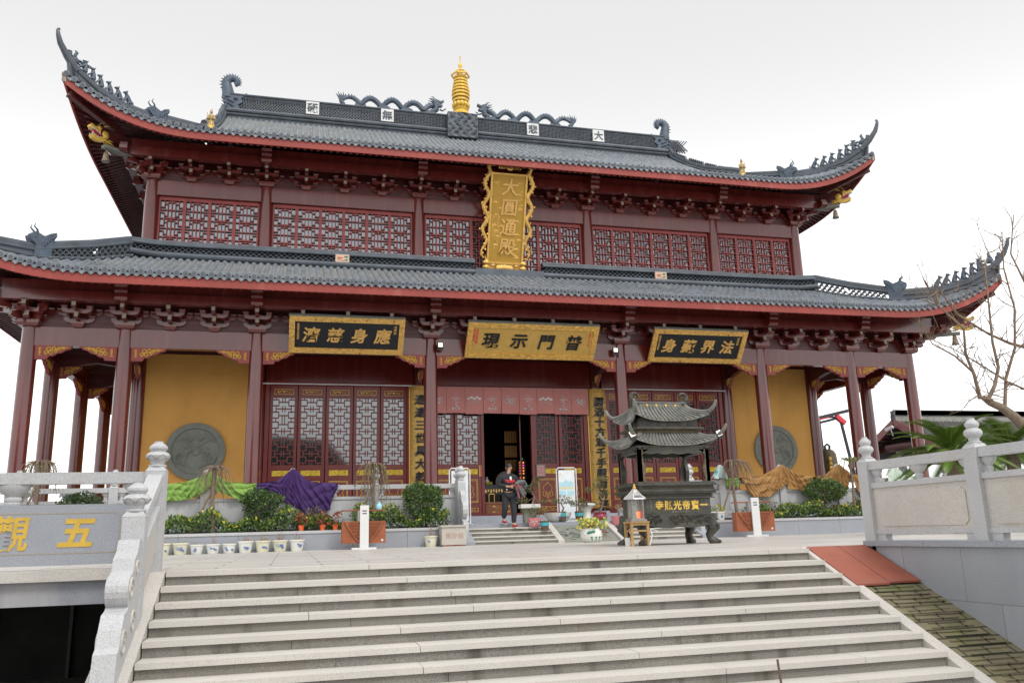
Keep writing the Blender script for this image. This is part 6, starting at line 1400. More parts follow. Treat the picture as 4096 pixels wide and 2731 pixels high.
def shrub(label, x, y, z, rx, rz, n, size, mats, ml, base=.48):
    t = thing('round_shrub', label, 'shrub', (x, y, base), 'clipped shrubs in the planters'); b = MB(); b.tube([(x + .02, y, base), (x - .03, y, (base + z) / 2), (x, y, z)], [.035, .03, .02], 7)
    for k in range(14): a = k * 2.4; b.tube([(x, y, z - rz * .5), (x + rx * .5 * math.cos(a), y + rx * .4 * math.sin(a), z - rz * .1), (x + rx * .85 * math.cos(a), y + rx * .7 * math.sin(a), z + rz * rnd(-.3, .7))], [.016, .011, .004], 5)
    b.build('trunk', BARK, t, True); b = MB(); cloud(b, (x, y, z), rx, rx * .8, rz, n, size, ml, .6, .22, .35)
    for k in range(16):
        a = rnd(0, 6.28); e = rnd(-.2, 1); cloud(b, (x + rx * .85 * math.cos(a) * math.cos(e), y + rx * .7 * math.sin(a) * math.cos(e), z + rz * .85 * math.sin(e)), rx * .26, rx * .24, rz * .26, n // 40, size, ml, .2, .2, .35)
    b.build('crown', mats, t)
shrub('dark clipped round shrub in the left planter, below the purple cloth', -8.3, -5.0, 1.17, .47, .36, 2600, .075, [LEAFD, LEAF1, LEAF2], [(0, .42), (1, .38), (2, .2)])
shrub('bright tipped round shrub left of the hall steps, above the sand box', -4.35, -5.0, 1.2, .5, .40, 2600, .085, [LEAFD, LEAF1, LEAF2], [(0, .25), (1, .37), (2, .38)])
shrub('round shrub in the right planter in front of the brown cloth', 7.4, -5.0, 1.24, .55, .36, 2600, .08, [LEAFD, LEAF1, LEAF2], [(0, .3), (1, .4), (2, .3)])
shrub('low dark spreading shrub seen behind the parapet at the left edge', -12.3, -5.0, 1.26, .47, .2, 1600, .075, [LEAFD, LEAF1, LEAFO], [(0, .6), (1, .3), (2, .1)])
for x, lab in ((-7.0, 'dull purple grey bush in the planter below the purple cloth'), (5.5, 'sparse greyish bush in the right planter behind the litter bin')):
    t = thing('dull_bush', lab, 'shrub', (x, -4.95, .5)); b = MB(); stems(b, x, -4.95, .5, 40, .42, .35); b.build('stems', TWIG, t, True); b = MB(); cloud(b, (x, -4.95, .8), .38, .25, .24, 700, .05, [(0, .6), (1, .4)], .3); b.build('crown', [LEAFO, mat('leaf_mauve', (.12, .09, .09), .7) if 'leaf_mauve' not in MATS else MATS['leaf_mauve']], t)
def weeping(label, x, y, zb, zt, rad, n, leaves, drop, side=0.):
    t = thing('weeping_tree', label, 'tree', (x, y, zb), 'small grafted weeping trees'); b = MB(); b.tube([(x + .06, y, zb), (x, y, (zb + zt) / 2), (x + .02, y, zt - .06)], [.05, .04, .036], 8); b.tube([(x - .5, y + .05, zb - .05), (x - .02, y, zt - .55)], .025, 6); b.build('trunk', BARK, t, True); b = MB()
    for k in range(n):
        a = rnd(0, 6.28); q = rad * rnd(.4, 1.1); dz = drop * rnd(.3, 1.1); o = Vector((x + .02, y, zt - .06)); e = Vector((math.cos(a) * q + side * q * .5, math.sin(a) * q * .8, 0))
        P = [o, o + e * .35 + Vector((0, 0, .09)), o + e * .7 + Vector((0, 0, .02)), o + e * .95 + Vector((rnd(-.03, .03), 0, -dz * .4)), o + e * 1.05 + Vector((rnd(-.06, .06), 0, -dz))]
        b.mat(0).tube(P, [.016, .012, .009, .006, .003], 5)
        for j in range(leaves):
            u_ = rnd(.3, 1); i = min(3, int(u_ * 4)); p = P[i].lerp(P[i + 1], rnd(0, 1)); b.mat(1 if random.random() < .6 else 2); leaf(b, p, rnd(.04, .08), (rnd(-1, 1), rnd(-1, 1), rnd(-1.2, .1)), .4)
    b.build('crown', [TWIG, LEAFO, LEAF2], t, True)
weeping('bare weeping tree in front of the green cloth', -9.4, -5.15, .48, 2.05, .45, 40, 2, .8); weeping('leafy weeping tree behind the left litter bin', -5.6, -5.1, .48, 2.1, .46, 46, 9, 1.1)
weeping('bare weeping tree with arching twigs in front of the right yellow wall', 4.42, -5.1, .48, 2.12, .5, 44, 2, .75, .5); weeping('weeping tree behind the parapet at the far left', -13.2, -5.1, .48, 2.2, .5, 46, 6, .9)
t = thing('spiky_tree', 'thin young tree with drooping spiky leaves near the right railing post', 'tree', (8.3, -5.1, .48)); b = MB(); b.tube([(8.25, -5.1, .48), (8.3, -5.1, 1.4), (8.28, -5.1, 2.12)], [.045, .035, .03], 8); b.tube([(8.6, -5.0, .48), (8.28, -5.1, 1.2)], .025, 6); b.build('trunk', BARK, t, True); b = MB()
for k in range(34): a = k * 2.4; q = rnd(.3, .55); b.tube([(8.28, -5.1, 2.08), (8.28 + q * .5 * math.cos(a), -5.1 + q * .5 * math.sin(a), 2.2), (8.28 + q * math.cos(a), -5.1 + q * math.sin(a), 2.0 - rnd(0, .25))], [.014, .012, .003], 4, flat=.4)
b.build('crown', LEAFO, t, True)
# bonsai and tubs on and beside the steps
def bonsai(root, x, y, z, h, pads, ml, mats, size=.045, n=150):
    b = MB(); P = [Vector((x, y, z)), Vector((x + h * .12, y, z + h * .3)), Vector((x - h * .05, y, z + h * .6)), Vector((x + h * .06, y, z + h * .9))]; b.tube(P, [.03, .024, .018, .008], 7)
    for px, pz, r in pads: b.tube([P[1 if pz < h * .5 else 2], Vector((x + px * .6, y, z + pz - .03)), Vector((x + px, y, z + pz))], [.012, .009, .004], 5)
    b.build('trunk', BARK, root, True); b = MB()
    for px, pz, r in pads: cloud(b, (x + px, y + rnd(-.05, .05), z + pz), r, r * .8, r * .5, n, size, ml, .1, .3, .45)
    b.build('foliage', mats, root)
MO = [LEAFO, LEAF1, LEAFR]; ML = [(0, .5), (1, .35), (2, .15)]
def bucket(x, y, z, label): return pot('tub', label, x, y, z, .13, .25, BARKP, 'tub', 'brown and turquoise tubs', prof=[(.095, 0), (.125, .25), (.113, .25), (.11, .22)], root=None)
def band(r, x, y, z): MB().lathe((x, y, z + .12), [(.113, 0), (.1235, .085), (.1235, .086), (.113, .001)], 24).build('blue_band', TEALP, r, True)
r = pot('pink_pot', 'pink flowered pot with a dry leaved bush on the upper hall steps', -1.27, -4.62, .46, .2, .23, PINKP, prof=[(.13, 0), (.16, .06), (.2, .23), (.185, .23), (.18, .2)]); bonsai(r, -1.27, -4.62, .66, .3, [(-.2, .2, .17), (.05, .25, .18), (.2, .2, .16), (0, .12, .18)], ML, MO)
b = MB(); [b.ell((-1.27 + .19 * math.cos(a), -4.62 + .19 * math.sin(a), .5 + .16 * random.random()), .014, .008, .014, 5, 3) for a in [-2.6 + .11 * k for k in range(20)]]; b.build('dots', WHITEP, r)
r = bucket(-1.1, -4.95, .355, 'brown tub with a turquoise band on the hall steps beside the pink pot'); band(r, -1.1, -4.95, .355)
r = pot('glazed_bowl', 'big white bowl with blue painted flowers at the top of the dragon slab', -.44, -4.05, .568, .37, .26, WHITEC, 'planter bowl', None, 6, prof=[(.2, 0), (.27, .05), (.36, .16), (.37, .22), (.39, .26), (.35, .26), (.34, .2)])
r = bucket(-.4, -4.32, .60, 'brown tub with a turquoise band and a small bonsai, left of the poster stand'); band(r, -.4, -4.32, .60); bonsai(r, -.4, -4.32, .82, .42, [(-.18, .3, .14), (.05, .38, .17), (.22, .28, .13)], ML, MO)
r = bucket(.1, -4.3, .60, 'brown tub with a turquoise band and a small bonsai, right of the poster stand'); band(r, .1, -4.3, .60); bonsai(r, .1, -4.3, .82, .36, [(-.16, .22, .14), (.06, .32, .15), (.18, .2, .1)], ML, MO)
t = thing('stone_pedestal', 'white waisted pedestal stand behind the tub right of the poster', 'pedestal', (.42, -4.0, .57)); MB().lathe((.42, -4.0, .568), [(.2, 0), (.15, .1), (.12, .25), (.15, .36), (.25, .42), (.27, .45), (.26, .5), (0, .5)], 16).build('stand', WHITEC, t, True)
r = pot('crimson_pot', 'crimson glazed pot with a layered bonsai in front of the right column board', .78, -4.1, .568, .2, .25, CRIM, 'plant pot', None, 0, prof=[(.13, 0), (.19, .06), (.2, .14), (.18, .18), (.2, .25), (.18, .25), (.17, .2)]); bonsai(r, .78, -4.1, .8, 1.0, [(-.28, .25, .15), (-.3, .62, .15), (.0, .85, .16), (.18, .5, .18), (-.05, .72, .13), (.1, .95, .12)], ML, MO)
r = pot('pink_pot', 'pink flowered pot with bare twigs on the right hall steps', 1.1, -4.62, .46, .2, .23, PINKP, prof=[(.13, 0), (.16, .06), (.2, .23), (.185, .23), (.18, .2)]); bonsai(r, 1.1, -4.62, .66, .4, [(-.15, .3, .17), (.15, .35, .16), (.25, .2, .12)], [(0, .3), (2, .7)], MO, .03, 70)
r = bucket(1.26, -4.95, .355, 'brown tub with a turquoise band on the right hall steps'); band(r, 1.26, -4.95, .355); b = MB(); stems(b, 1.26, -4.95, .58, 40, .45, .28, .006); b.build('twigs', TWIG, r, True)
t = thing('white_trough', 'white trough with a tiered bonsai on a stand beside the entrance', 'planter', (-1.13, -3.6, .57)); MB().box(-1.4, -.84, -3.75, -3.45, .98, 1.09).build('trough', WHITEC, t); MB().box(-1.3, -.95, -3.7, -3.5, .57, .98).build('stand', STONE, t); bonsai(t, -1.05, -3.6, 1.06, .75, [(-.25, .12, .15), (.35, .1, .14), (-.0, .4, .14), (.1, .55, .12), (.2, .7, .13), (-.15, .5, .1)], ML, MO)
t = thing('white_flower_jar', 'white jar with green lotus painting and a yellow leaved plant below the dragon slab', 'plant pot', (-.36, -6.5, .04)); MB().lathe((-.36, -6.5, .035), [(.19, 0), (.24, .04), (.28, .14), (.275, .24), (.24, .32), (.25, .34), (.22, .34), (.2, .28)], 28).build('pot', WHITEC, t, True)
b = MB()
for a, z, rx_, rz_ in ((-2.0, .24, .07, .04), (-1.75, .25, .06, .035), (-2.25, .22, .03, .03)): b.ell((-.36 + .268 * math.cos(a), -6.5 + .268 * math.sin(a), z + .04), rx_, .03, rz_, 10, 5)
for a in (-1.9, -1.5, -1.15): b.tube([(-.36 + .27 * math.cos(a), -6.5 + .27 * math.sin(a), .17), (-.36 + .25 * math.cos(a), -6.5 + .25 * math.sin(a), .07)], .01, 4); b.ell((-.36 + .27 * math.cos(a), -6.5 + .27 * math.sin(a), .16), .035, .02, .02, 6, 4)
b.build('glaze_motif', GREENP, t, True); b = MB(); stems(b, -.36, -6.5, .32, 60, .26, .3)
for k in range(240): a = rnd(0, 6.28); q = .4 * math.sqrt(random.random()); p = Vector((-.33 + q * math.cos(a), -6.5 + q * .8 * math.sin(a), .42 + rnd(-.05, .2))); b.mat(random.choice((1, 2, 2, 3))); d = Vector((rnd(-.5, .5), -1, rnd(.2, 1))).normalized(); b.lathe((0, 0, 0), [(0, 0), (0, 0)], 3) if False else b.prism(circ(rnd(.018, .034), 6), p, d.orthogonal().normalized(), d.cross(d.orthogonal()).normalized(), d * .002)
for k in range(60): b.mat(4); leaf(b, (-.18 + rnd(-.1, .2), -6.66 + rnd(-.1, .1), .22 + rnd(-.1, .15)), .06)
b.build('foliage', [DRYST, LEAF2, LEAF3, LEAF2, LEAFR], t)
for i, (x, lab) in enumerate(((3.56, 'white pot with a blue square motif on the right planter, beside the burner roof post'), (3.84, 'white pot with a blue branch on the right planter, next to the litter bin'))):
    p_ = pot('flower_pot', lab, x, -5.3, .505, .13, .22, WHITEC, 'flower pot', 'pots on the right planter', 3); b = MB(); cloud(b, (x, -5.3, .78), .12, .1, .1, 60, .08, [(0, .5), (1, .5)], .1); b.build('foliage', [LEAF2, LEAF3 if i else LEAFO], p_)
b = MB(); b.box(4.86, 5.0, -5.5, -5.2, .506, .6); b.box(4.84, 4.98, -5.48, -5.25, .6, .68); tag(b.build('wood_blocks', WOODY), 'two yellow wood blocks stacked on the right planter by the hedge', 'wood block')

# ------------------------------------------------------------------ cloths over the terrace railing
def drape(label, top, bot, m, name='draped_cloth', grp='cloths hung over the terrace railing', y=-4.57, seed=0):
    """top / bot: polylines (x, z); folds radiate from the peak"""
    def ip(pl, x):
        for (x0, z0), (x1, z1) in zip(pl[:-1], pl[1:]):
            if x <= x1: t = (x - x0) / (x1 - x0); return z0 + (z1 - z0) * t
        return pl[-1][1]
    xs = [p[0] for p in top]; x0, x1 = xs[0], xs[-1]; pk = max(top, key=lambda p: p[1])[0]
    def f(u_, v_):
        x = x0 + (x1 - x0) * u_
        if v_ < .12: return (x, y + .28 * (1 - v_ / .12) * .9 + .0, ip(top, x) - .12 * (1 - v_ / .12) + .02)
        w_ = (v_ - .12) / .88; zt_, zb_ = ip(top, x), ip(bot, x); z = zt_ + (zb_ - zt_) * w_
        dist = abs(x - pk); ph = 15 * math.atan2(dist, .12 + (2.1 - z) * .75) + seed + 1.3 * math.sin(x * 4.1 + seed) + .5 * math.sin(z * 13 + x * 7)
        fold = 1 - abs(math.sin(ph)) ** .6; sag = abs(math.sin(9 * w_ + 3.2 * dist + .6 * math.sin(x * 9))) ** .7
        return (x + .03 * math.sin(ph * .7) * w_, y - .03 - .085 * fold * (.25 + .75 * w_ ** .7) - .035 * sag * min(1, dist * 2.2) * (1 - w_ * .4) - .012 * math.sin(x * 61 + z * 43 + seed) * w_, z - .02 * fold * w_)
    return tag(MB().surf(f, 170, 40).build(name, m, None, True, 55), label, 'cloth', grp)
drape('lime green cloth draped over the left terrace railing, rising to a point over a post', [(-10.7, 1.69), (-10.1, 1.74), (-9.7, 1.9), (-9.55, 2.03), (-9.4, 1.93), (-9.1, 1.74), (-8.42, 1.69)], [(-10.7, 1.26), (-10.2, 1.31), (-9.8, 1.38), (-9.52, 1.66), (-9.4, 1.56), (-9.1, 1.40), (-8.8, 1.31), (-8.65, 1.36), (-8.42, 1.6)], CLGR, seed=1)
drape('dark purple cloth draped over the left terrace railing in a tall point', [(-8.42, 1.69), (-7.95, 1.75), (-7.72, 1.92), (-7.56, 2.07), (-7.4, 1.95), (-7.2, 1.75), (-6.9, 1.69), (-6.46, 1.69)], [(-8.42, 1.52), (-8.0, 1.45), (-7.6, 1.18), (-7.15, .93), (-6.9, .96), (-6.62, 1.02), (-6.46, 1.6)], CLPU, seed=2)
drape('brown cloth hung over the right terrace railing, the long one next to the litter bin', [(4.95, 1.69), (5.7, 1.75), (6.1, 1.93), (6.34, 2.06), (6.55, 1.93), (6.9, 1.75), (7.32, 1.69)], [(4.95, 1.62), (5.1, 1.38), (5.32, 1.15), (5.75, 1.13), (6.2, 1.35), (6.42, 1.5), (6.6, 1.4), (7.0, 1.27), (7.2, 1.33), (7.32, 1.6)], CLBR, seed=3)
drape('brown cloth peaking over a post behind the round shrub at the right', [(7.42, 1.69), (7.8, 1.74), (8.1, 1.95), (8.28, 2.06), (8.45, 1.92), (8.6, 1.8)], [(7.42, 1.5), (7.8, 1.2), (8.2, 1.05), (8.45, 1.3), (8.6, 1.72)], CLBR, seed=4)
drape('brown cloth end beside the right railing post', [(8.66, 1.76), (9.0, 1.7), (9.6, 1.69)], [(8.66, 1.7), (8.9, 1.1), (9.2, 1.0), (9.6, 1.3)], CLBR, seed=5)
drape('pale green white cloth seen through the right railing', [(9.9, 1.69), (10.0, 1.75), (10.22, 2.0), (10.5, 1.75), (11.2, 1.6)], [(9.9, 1.4), (10.1, 1.05), (10.4, 1.0), (10.8, 1.1), (11.2, 1.4)], CLWH, seed=6)
drape('small lime green towel hanging on the railing by the bare tree', [(4.5, 1.68), (4.9, 1.68)], [(4.5, 1.44), (4.9, 1.42)], CLGR, 'towel', None, -4.56, 7)
drape('white and teal towel bunched over a railing post', [(4.1, 1.72), (4.3, 2.02), (4.4, 2.02), (4.5, 1.72)], [(4.1, 1.66), (4.3, 1.7), (4.5, 1.66)], mat('white_teal_cloth', (.55, .68, .68), .8, col2=(.05, .35, .36), c2=(.55, .6), scale=6), 'towel', None, -4.62, 8)
# ------------------------------------------------------------------ the man coming down the steps
def skinned(name, joints, edges, root, m, parent=None, sub=2):
    me = bpy.data.meshes.new(name); names = list(joints); me.from_pydata([joints[k][0] for k in names], [(names.index(a), names.index(c)) for a, c in edges], [])
    o = bpy.data.objects.new(name, me); COL.objects.link(o); sk = o.modifiers.new('s', 'SKIN'); sk.use_smooth_shade = True; sk.branch_smoothing = .6
    for i, k in enumerate(names):
        v = me.skin_vertices[0].data[i]; r = joints[k][1]; v.radius = r if isinstance(r, tuple) else (r, r); v.use_root = k == root
    if sub: sb = o.modifiers.new('u', 'SUBSURF'); sb.levels = sub; sb.render_levels = sub
    ev = bpy.data.meshes.new_from_object(o.evaluated_get(bpy.context.evaluated_depsgraph_get())); bpy.data.objects.remove(o)
    ev.materials.clear(); ev.materials.append(m); ev.polygons.foreach_set('use_smooth', [True] * len(ev.polygons))
    return link(name, ev, parent)
J = {'pelvis': ((0, 0, .93), (.11, .085)), 'spine': ((0, .0, 1.1), (.1, .075)), 'chest': ((0, .0, 1.27), (.1, .075)), 'nb': ((.0, .0, 1.40), .052), 'neck': ((.012, -.02, 1.485), .05),
     'jaw': ((.03, -.05, 1.535), (.062, .07)), 'head': ((.025, -.03, 1.6), (.078, .092)), 'crown': ((.02, -.02, 1.665), (.065, .08)), 'nose': ((.075, -.125, 1.575), .014),
     'sl': ((-.175, .01, 1.35), .045), 'el': ((-.275, .03, 1.12), .036), 'wl': ((-.075, -.2, 1.075), .03), 'pl': ((-.03, -.235, 1.065), (.03, .022)),
     'sr': ((.175, .01, 1.35), .045), 'er': ((.275, .0, 1.13), .036), 'wr': ((.1, -.21, 1.085), .03), 'pr': ((.055, -.24, 1.085), (.03, .022)),
     'hl': ((-.09, 0, .86), .095), 'kl': ((-.115, -.05, .545), .06), 'al': ((-.12, .12, .21), .042), 'tl': ((-.12, -.03, .135), .035),
     'hr': ((.09, 0, .86), .095), 'kr': ((.125, -.07, .48), .06), 'ar': ((.105, -.05, .09), .042), 'tr': ((.13, -.2, .035), .035)}
E_ = [('pelvis', 'spine'), ('spine', 'chest'), ('chest', 'nb'), ('nb', 'neck'), ('neck', 'jaw'), ('jaw', 'head'), ('head', 'crown'), ('head', 'nose'), ('chest', 'sl'), ('sl', 'el'), ('el', 'wl'), ('wl', 'pl'), ('chest', 'sr'), ('sr', 'er'), ('er', 'wr'), ('wr', 'pr'),
      ('pelvis', 'hl'), ('hl', 'kl'), ('kl', 'al'), ('al', 'tl'), ('pelvis', 'hr'), ('hr', 'kr'), ('kr', 'ar'), ('ar', 'tr')]
for h, sg in (('l', 1), ('r', -1)):
    p = Vector(J['p' + h][0])
    for i in range(4):
        a = p + Vector((sg * .035, -.012 + .0 * i, .022 - .015 * i)); c = a + Vector((sg * .026, -.012, -.006)); d = c + Vector((sg * (.018 - .004 * (i == 3)), .004, -.012))
        J['f%s%da' % (h, i)] = (tuple(a), .0095); J['f%s%db' % (h, i)] = (tuple(c), .0085); J['f%s%dc' % (h, i)] = (tuple(d), .007); E_ += [('p' + h, 'f%s%da' % (h, i)), ('f%s%da' % (h, i), 'f%s%db' % (h, i)), ('f%s%db' % (h, i), 'f%s%dc' % (h, i))]
    a = p + Vector((sg * .005, -.03, .03)); c = a + Vector((sg * .025, -.012, .016)); J['t%sa' % h] = (tuple(a), .011); J['t%sb' % h] = (tuple(c), .008); E_ += [('p' + h, 't%sa' % h), ('t%sa' % h, 't%sb' % h)]
man = thing('person', 'person in black sweater and jeans walking down the hall steps with a coat', 'person', (0, 0, 0))
skinned('body', J, E_, 'pelvis', SKIN, man)
g_ = lambda k, r: (J[k][0], r)
SW = {'a': ((0, 0, .9), (.18, .14)), 'spine': g_('spine', (.18, .14)), 'chest': ((0, 0, 1.29), (.19, .145)), 'nb': ((0, 0, 1.43), (.105, .09)), 'sl': ((-.19, .01, 1.36), .095), 'el': g_('el', .078), 'wl': ((-.11, -.175, 1.08), .052), 'sr': ((.19, .01, 1.36), .095), 'er': g_('er', .078), 'wr': ((.13, -.185, 1.09), .052)}
sw = skinned('sweater', SW, [('a', 'spine'), ('spine', 'chest'), ('chest', 'nb'), ('chest', 'sl'), ('sl', 'el'), ('el', 'wl'), ('chest', 'sr'), ('sr', 'er'), ('er', 'wr')], 'a', SWEAT, man)
TR = {'p': ((0, 0, .93), (.155, .12)), 'hl': g_('hl', .115), 'kl': g_('kl', .088), 'cl': ((-.12, .05, .36), .08), 'al': ((-.12, .115, .235), .068), 'hr': g_('hr', .115), 'kr': g_('kr', .088), 'cr': ((.118, -.055, .27), .076), 'ar': ((.108, -.05, .11), .066)}
skinned('jeans', TR, [('p', 'hl'), ('hl', 'kl'), ('kl', 'cl'), ('cl', 'al'), ('p', 'hr'), ('hr', 'kr'), ('kr', 'cr'), ('cr', 'ar')], 'p', JEAN, man)
for (ank, toe) in (((-.12, .13, .17), (-.12, -.06, .13)), ((.107, -.04, .04), (.13, -.235, .03))):
    a, t_ = Vector(ank), Vector(toe); b = MB(); b.tube([a + Vector((0, .05, -.005)), a, a.lerp(t_, .5), t_, t_ + (t_ - a).normalized() * .04], [.036, .046, .046, .044, .02], 10, flat=.85); s_ = b.build('shoe', SHOER, man, True)
    b = MB(); b.tube([a + Vector((0, .05, -.035)), a.lerp(t_, .5) + Vector((0, 0, -.036)), t_ + Vector((0, -.03, -.03))], [.04, .046, .036], 10, flat=.3); b.build('sole', WHITEP, s_, True); b = MB(); b.tube([a + Vector((0, -.03, .03)), a.lerp(t_, .6) + Vector((0, 0, .036))], [.032, .02], 8); b.build('tongue', WHITEP, s_, True)
b = MB()
def hr_(u_, v_):
    t = 2 * math.pi * u_; ph = -.35 + (math.pi / 2 + .35) * v_; fr = max(0, math.cos(t - R_(-60))) * (1 - v_); ph += .55 * fr
    r = 1 + .04 * math.sin(t * 9); return (.022 + .092 * r * math.cos(ph) * math.cos(t), -.02 + .108 * r * math.cos(ph) * math.sin(t), 1.615 + .1 * math.sin(ph))
b.surf(hr_, 28, 10); b.build('hair', HAIR, man, True)
b = MB(); b.ell((.055, -.118, 1.6), .011, .006, .005, 8, 5); b.ell((.098, -.09, 1.6), .008, .009, .005, 8, 5); b.tube([(.04, -.12, 1.617), (.07, -.122, 1.62)], .004, 4); b.tube([(.09, -.105, 1.62), (.107, -.083, 1.617)], .004, 4); b.build('eyes', BLACK, man, True)
MB().tube([(.055, -.12, 1.542), (.075, -.118, 1.54), (.09, -.104, 1.542)], .004, 5).build('mouth', mat('lips', (.35, .13, .10), .6), man, True)
b = MB(); b.ell((-.058, -.02, 1.585), .012, .022, .032, 8, 6); b.build('ear', SKIN, man, True)
b = MB(); b.line('MOVEARE', (.02, -.13, 1.24), (1, 0, -.02), (0, 0, 1), .062, .02, .04, .03); b.line('NOWHEY', (.03, -.128, 1.195), (1, 0, -.02), (0, 0, 1), .055, .02, .036, .03); b.build('print_lettering', REDT, man)
b = MB(); b.ell((.03, -.128, 1.31), .034, .012, .042, 12, 8); b.ell((.035, -.13, 1.265), .032, .012, .025, 10, 6); b.build('print_shape', WHITEP, man, True); MB().box(-.11, -.07, -.128, -.12, .985, 1.02).build('hem_label', WHITEP, man)
man.location = (-1.96, -4.57, .46); man.rotation_euler = (0, 0, R_(4)); man.scale = (.985, .985, .985)
jk = thing('padded_jacket', 'grey quilted jacket with red trim folded over the arm of the person', 'jacket', (0, 0, 0)); b = MB()
def sleeve(P, r): 
    n = 22; Q = []; 
    for i in range(n + 1):
        t = i / n * (len(P) - 1); k = min(len(P) - 2, int(t)); Q.append(Vector(P[k]).lerp(Vector(P[k + 1]), t - k))
    b.tube(Q, [r * (.86 + .18 * abs(math.sin(i * math.pi / 3.2))) * (1 if i < n - 1 else .9) for i in range(n + 1)], 12, flat=.7)
sleeve([(.12, -.27, 1.12), (.22, -.26, 1.19), (.34, -.22, 1.2), (.42, -.16, 1.12), (.38, -.14, 1.02)], .085); sleeve([(.2, -.24, 1.16), (.32, -.2, 1.14), (.38, -.18, 1.06)], .09); sleeve([(.16, -.28, 1.09), (.24, -.28, .98), (.32, -.27, .84), (.34, -.26, .8)], .068); sleeve([(.26, -.22, 1.08), (.34, -.22, .94), (.41, -.22, .86)], .062); sleeve([(.13, -.24, 1.06), (.18, -.25, .92), (.22, -.24, .76)], .05)
b.build('shell', JACK, jk, True, 60); b = MB(); b.tube([(.08, -.29, 1.13), (.13, -.33, 1.06), (.17, -.31, .93), (.2, -.29, .76)], .009, 5); b.tube([(.1, -.3, 1.16), (.2, -.34, 1.1), (.3, -.3, 1.02)], .008, 5); b.build('red_trim', REDT, jk, True); MB().ell((.36, -.27, 1.14), .045, .02, .05, 8, 6).build('lining', BLACK, jk, True)
jk.location = man.location; jk.rotation_euler = man.rotation_euler; jk.scale = man.scale

# ------------------------------------------------------------------ right background
pv = thing('tiled_pavilion', 'old grey tiled pavilion with an open gable beyond the right end of the hall', 'pavilion', (30, 13, -1.7)); RZ, RY, RX = 6.0, 13.9, 25.6; hd = 4.4; sl2 = .5
for sy in (-1, 1):
    b = MB(); n = 90
    b.surf(lambda u, v: (RX + 24 * u, RY + sy * hd * v, RZ - hd * sl2 * v * (1.08 - .08 * v)), 1, 8)
    if sy < 0:
        for k in range(n): x = RX + 24 * k / n; b.tube([(x, RY + sy * hd * t / 6, RZ + .03 - hd * sl2 * t / 6 * (1.08 - .08 * t / 6)) for t in range(7)], .07, 5)
        for t in range(1, 28): b.box(RX, RX + 24, RY + sy * hd * t / 28 - .02, RY + sy * hd * t / 28 + .02, RZ - hd * sl2 * t / 28 - .03, RZ + .035 - hd * sl2 * t / 28)
    b.build('roof', DKTILE, pv, True); b = MB(); b.bar((RX - .05, RY, RZ - .15), (RX - .05, RY + sy * hd, RZ - .15 - hd * sl2), .12, .4); b.build('barge_board', REDW, pv)
MB().box(RX - .1, RX + 24, RY - .3, RY - .14, RZ - .12, RZ + .16).build('ridge_band', PANT, pv); b = MB(); b.box(RX - .1, RX + 24, RY - .16, RY + .16, RZ, RZ + .25); [b.bar((RX + .12 * k, RY - .12, RZ + .25), (RX + .12 * k + .06, RY - .12, RZ + .55), .1, .3) for k in range(200)]; b.box(RX - .12, RX + 24, RY - .1, RY + .1, RZ + .25, RZ + .52); b.build('ridge', DKTILE, pv)
for y in (RY - 2.6, RY + .9): MB().lathe((RX + .9, y, -1.0), [(.24, 0), (.24, 5.7)], 14).build('column', GRAN if y > RY else LACQ, pv, True)
b = MB(); b.box(RX + .7, RX + 22, RY - 3.2, RY + 3.2, 3.7, 3.95); b.tube([(RX + .3, RY - 2.2, 4.5), (RX + .3, RY + 1.2, 4.55)], .2, 10); b.box(RX + .6, RX + .8, RY - 3.4, RY + 3.4, 4.3, 4.6); [b.box(RX + .4, RX + 1.2, RY - 4 + .4 * k, RY - 3.9 + .4 * k, 4.1 + .5 * (1 - abs(k - 10) / 10) * 3, 4.2 + .5 * (1 - abs(k - 10) / 10) * 3) for k in range(20)]; b.build('beam', LACQ2, pv)
r = thing('security_camera', 'white security camera on the gable of the pavilion', 'camera', (RX - .3, RY, RZ - .5)); MB().bar((RX - .3, RY - .2, RZ - .4), (RX - .45, RY + .25, RZ - .55), .16, .16).build('housing', WHITEP, r); MB().bar((RX - .3, RY, RZ - .5), (RX - .2, RY, RZ - .9), .05).build('bracket', WHITEP, r)
r = thing('bronze_bell', 'tall aged bronze bell with gilt characters standing beyond the hall corner', 'bell', (16.15, 7, .57)); MB().lathe((16.15, 7, 1.3), [(.46, 0), (.44, .1), (.40, .3), (.38, 1.3), (.37, 1.9), (.34, 2.15), (.25, 2.3), (.1, 2.36), (0, 2.37)], 24).build('bell_body', BRONZG, r, True); b = MB(); b.colm('南无阿弥陀佛', (15.98, 6.62, 3.2), (1, 0, 0), (0, 0, 1), .17, .02, .2); b.build('lettering', GOLDP, r); MB().tube([(16.05, 7, 3.65), (16.02, 7, 3.8), (16.15, 7, 3.9), (16.28, 7, 3.8), (16.25, 7, 3.65)], .05, 6).build('crown_loop', BRONZE, r, True); MB().box(15.8, 16.5, 6.7, 7.3, .565, 1.31).build('stand', STONE, r)
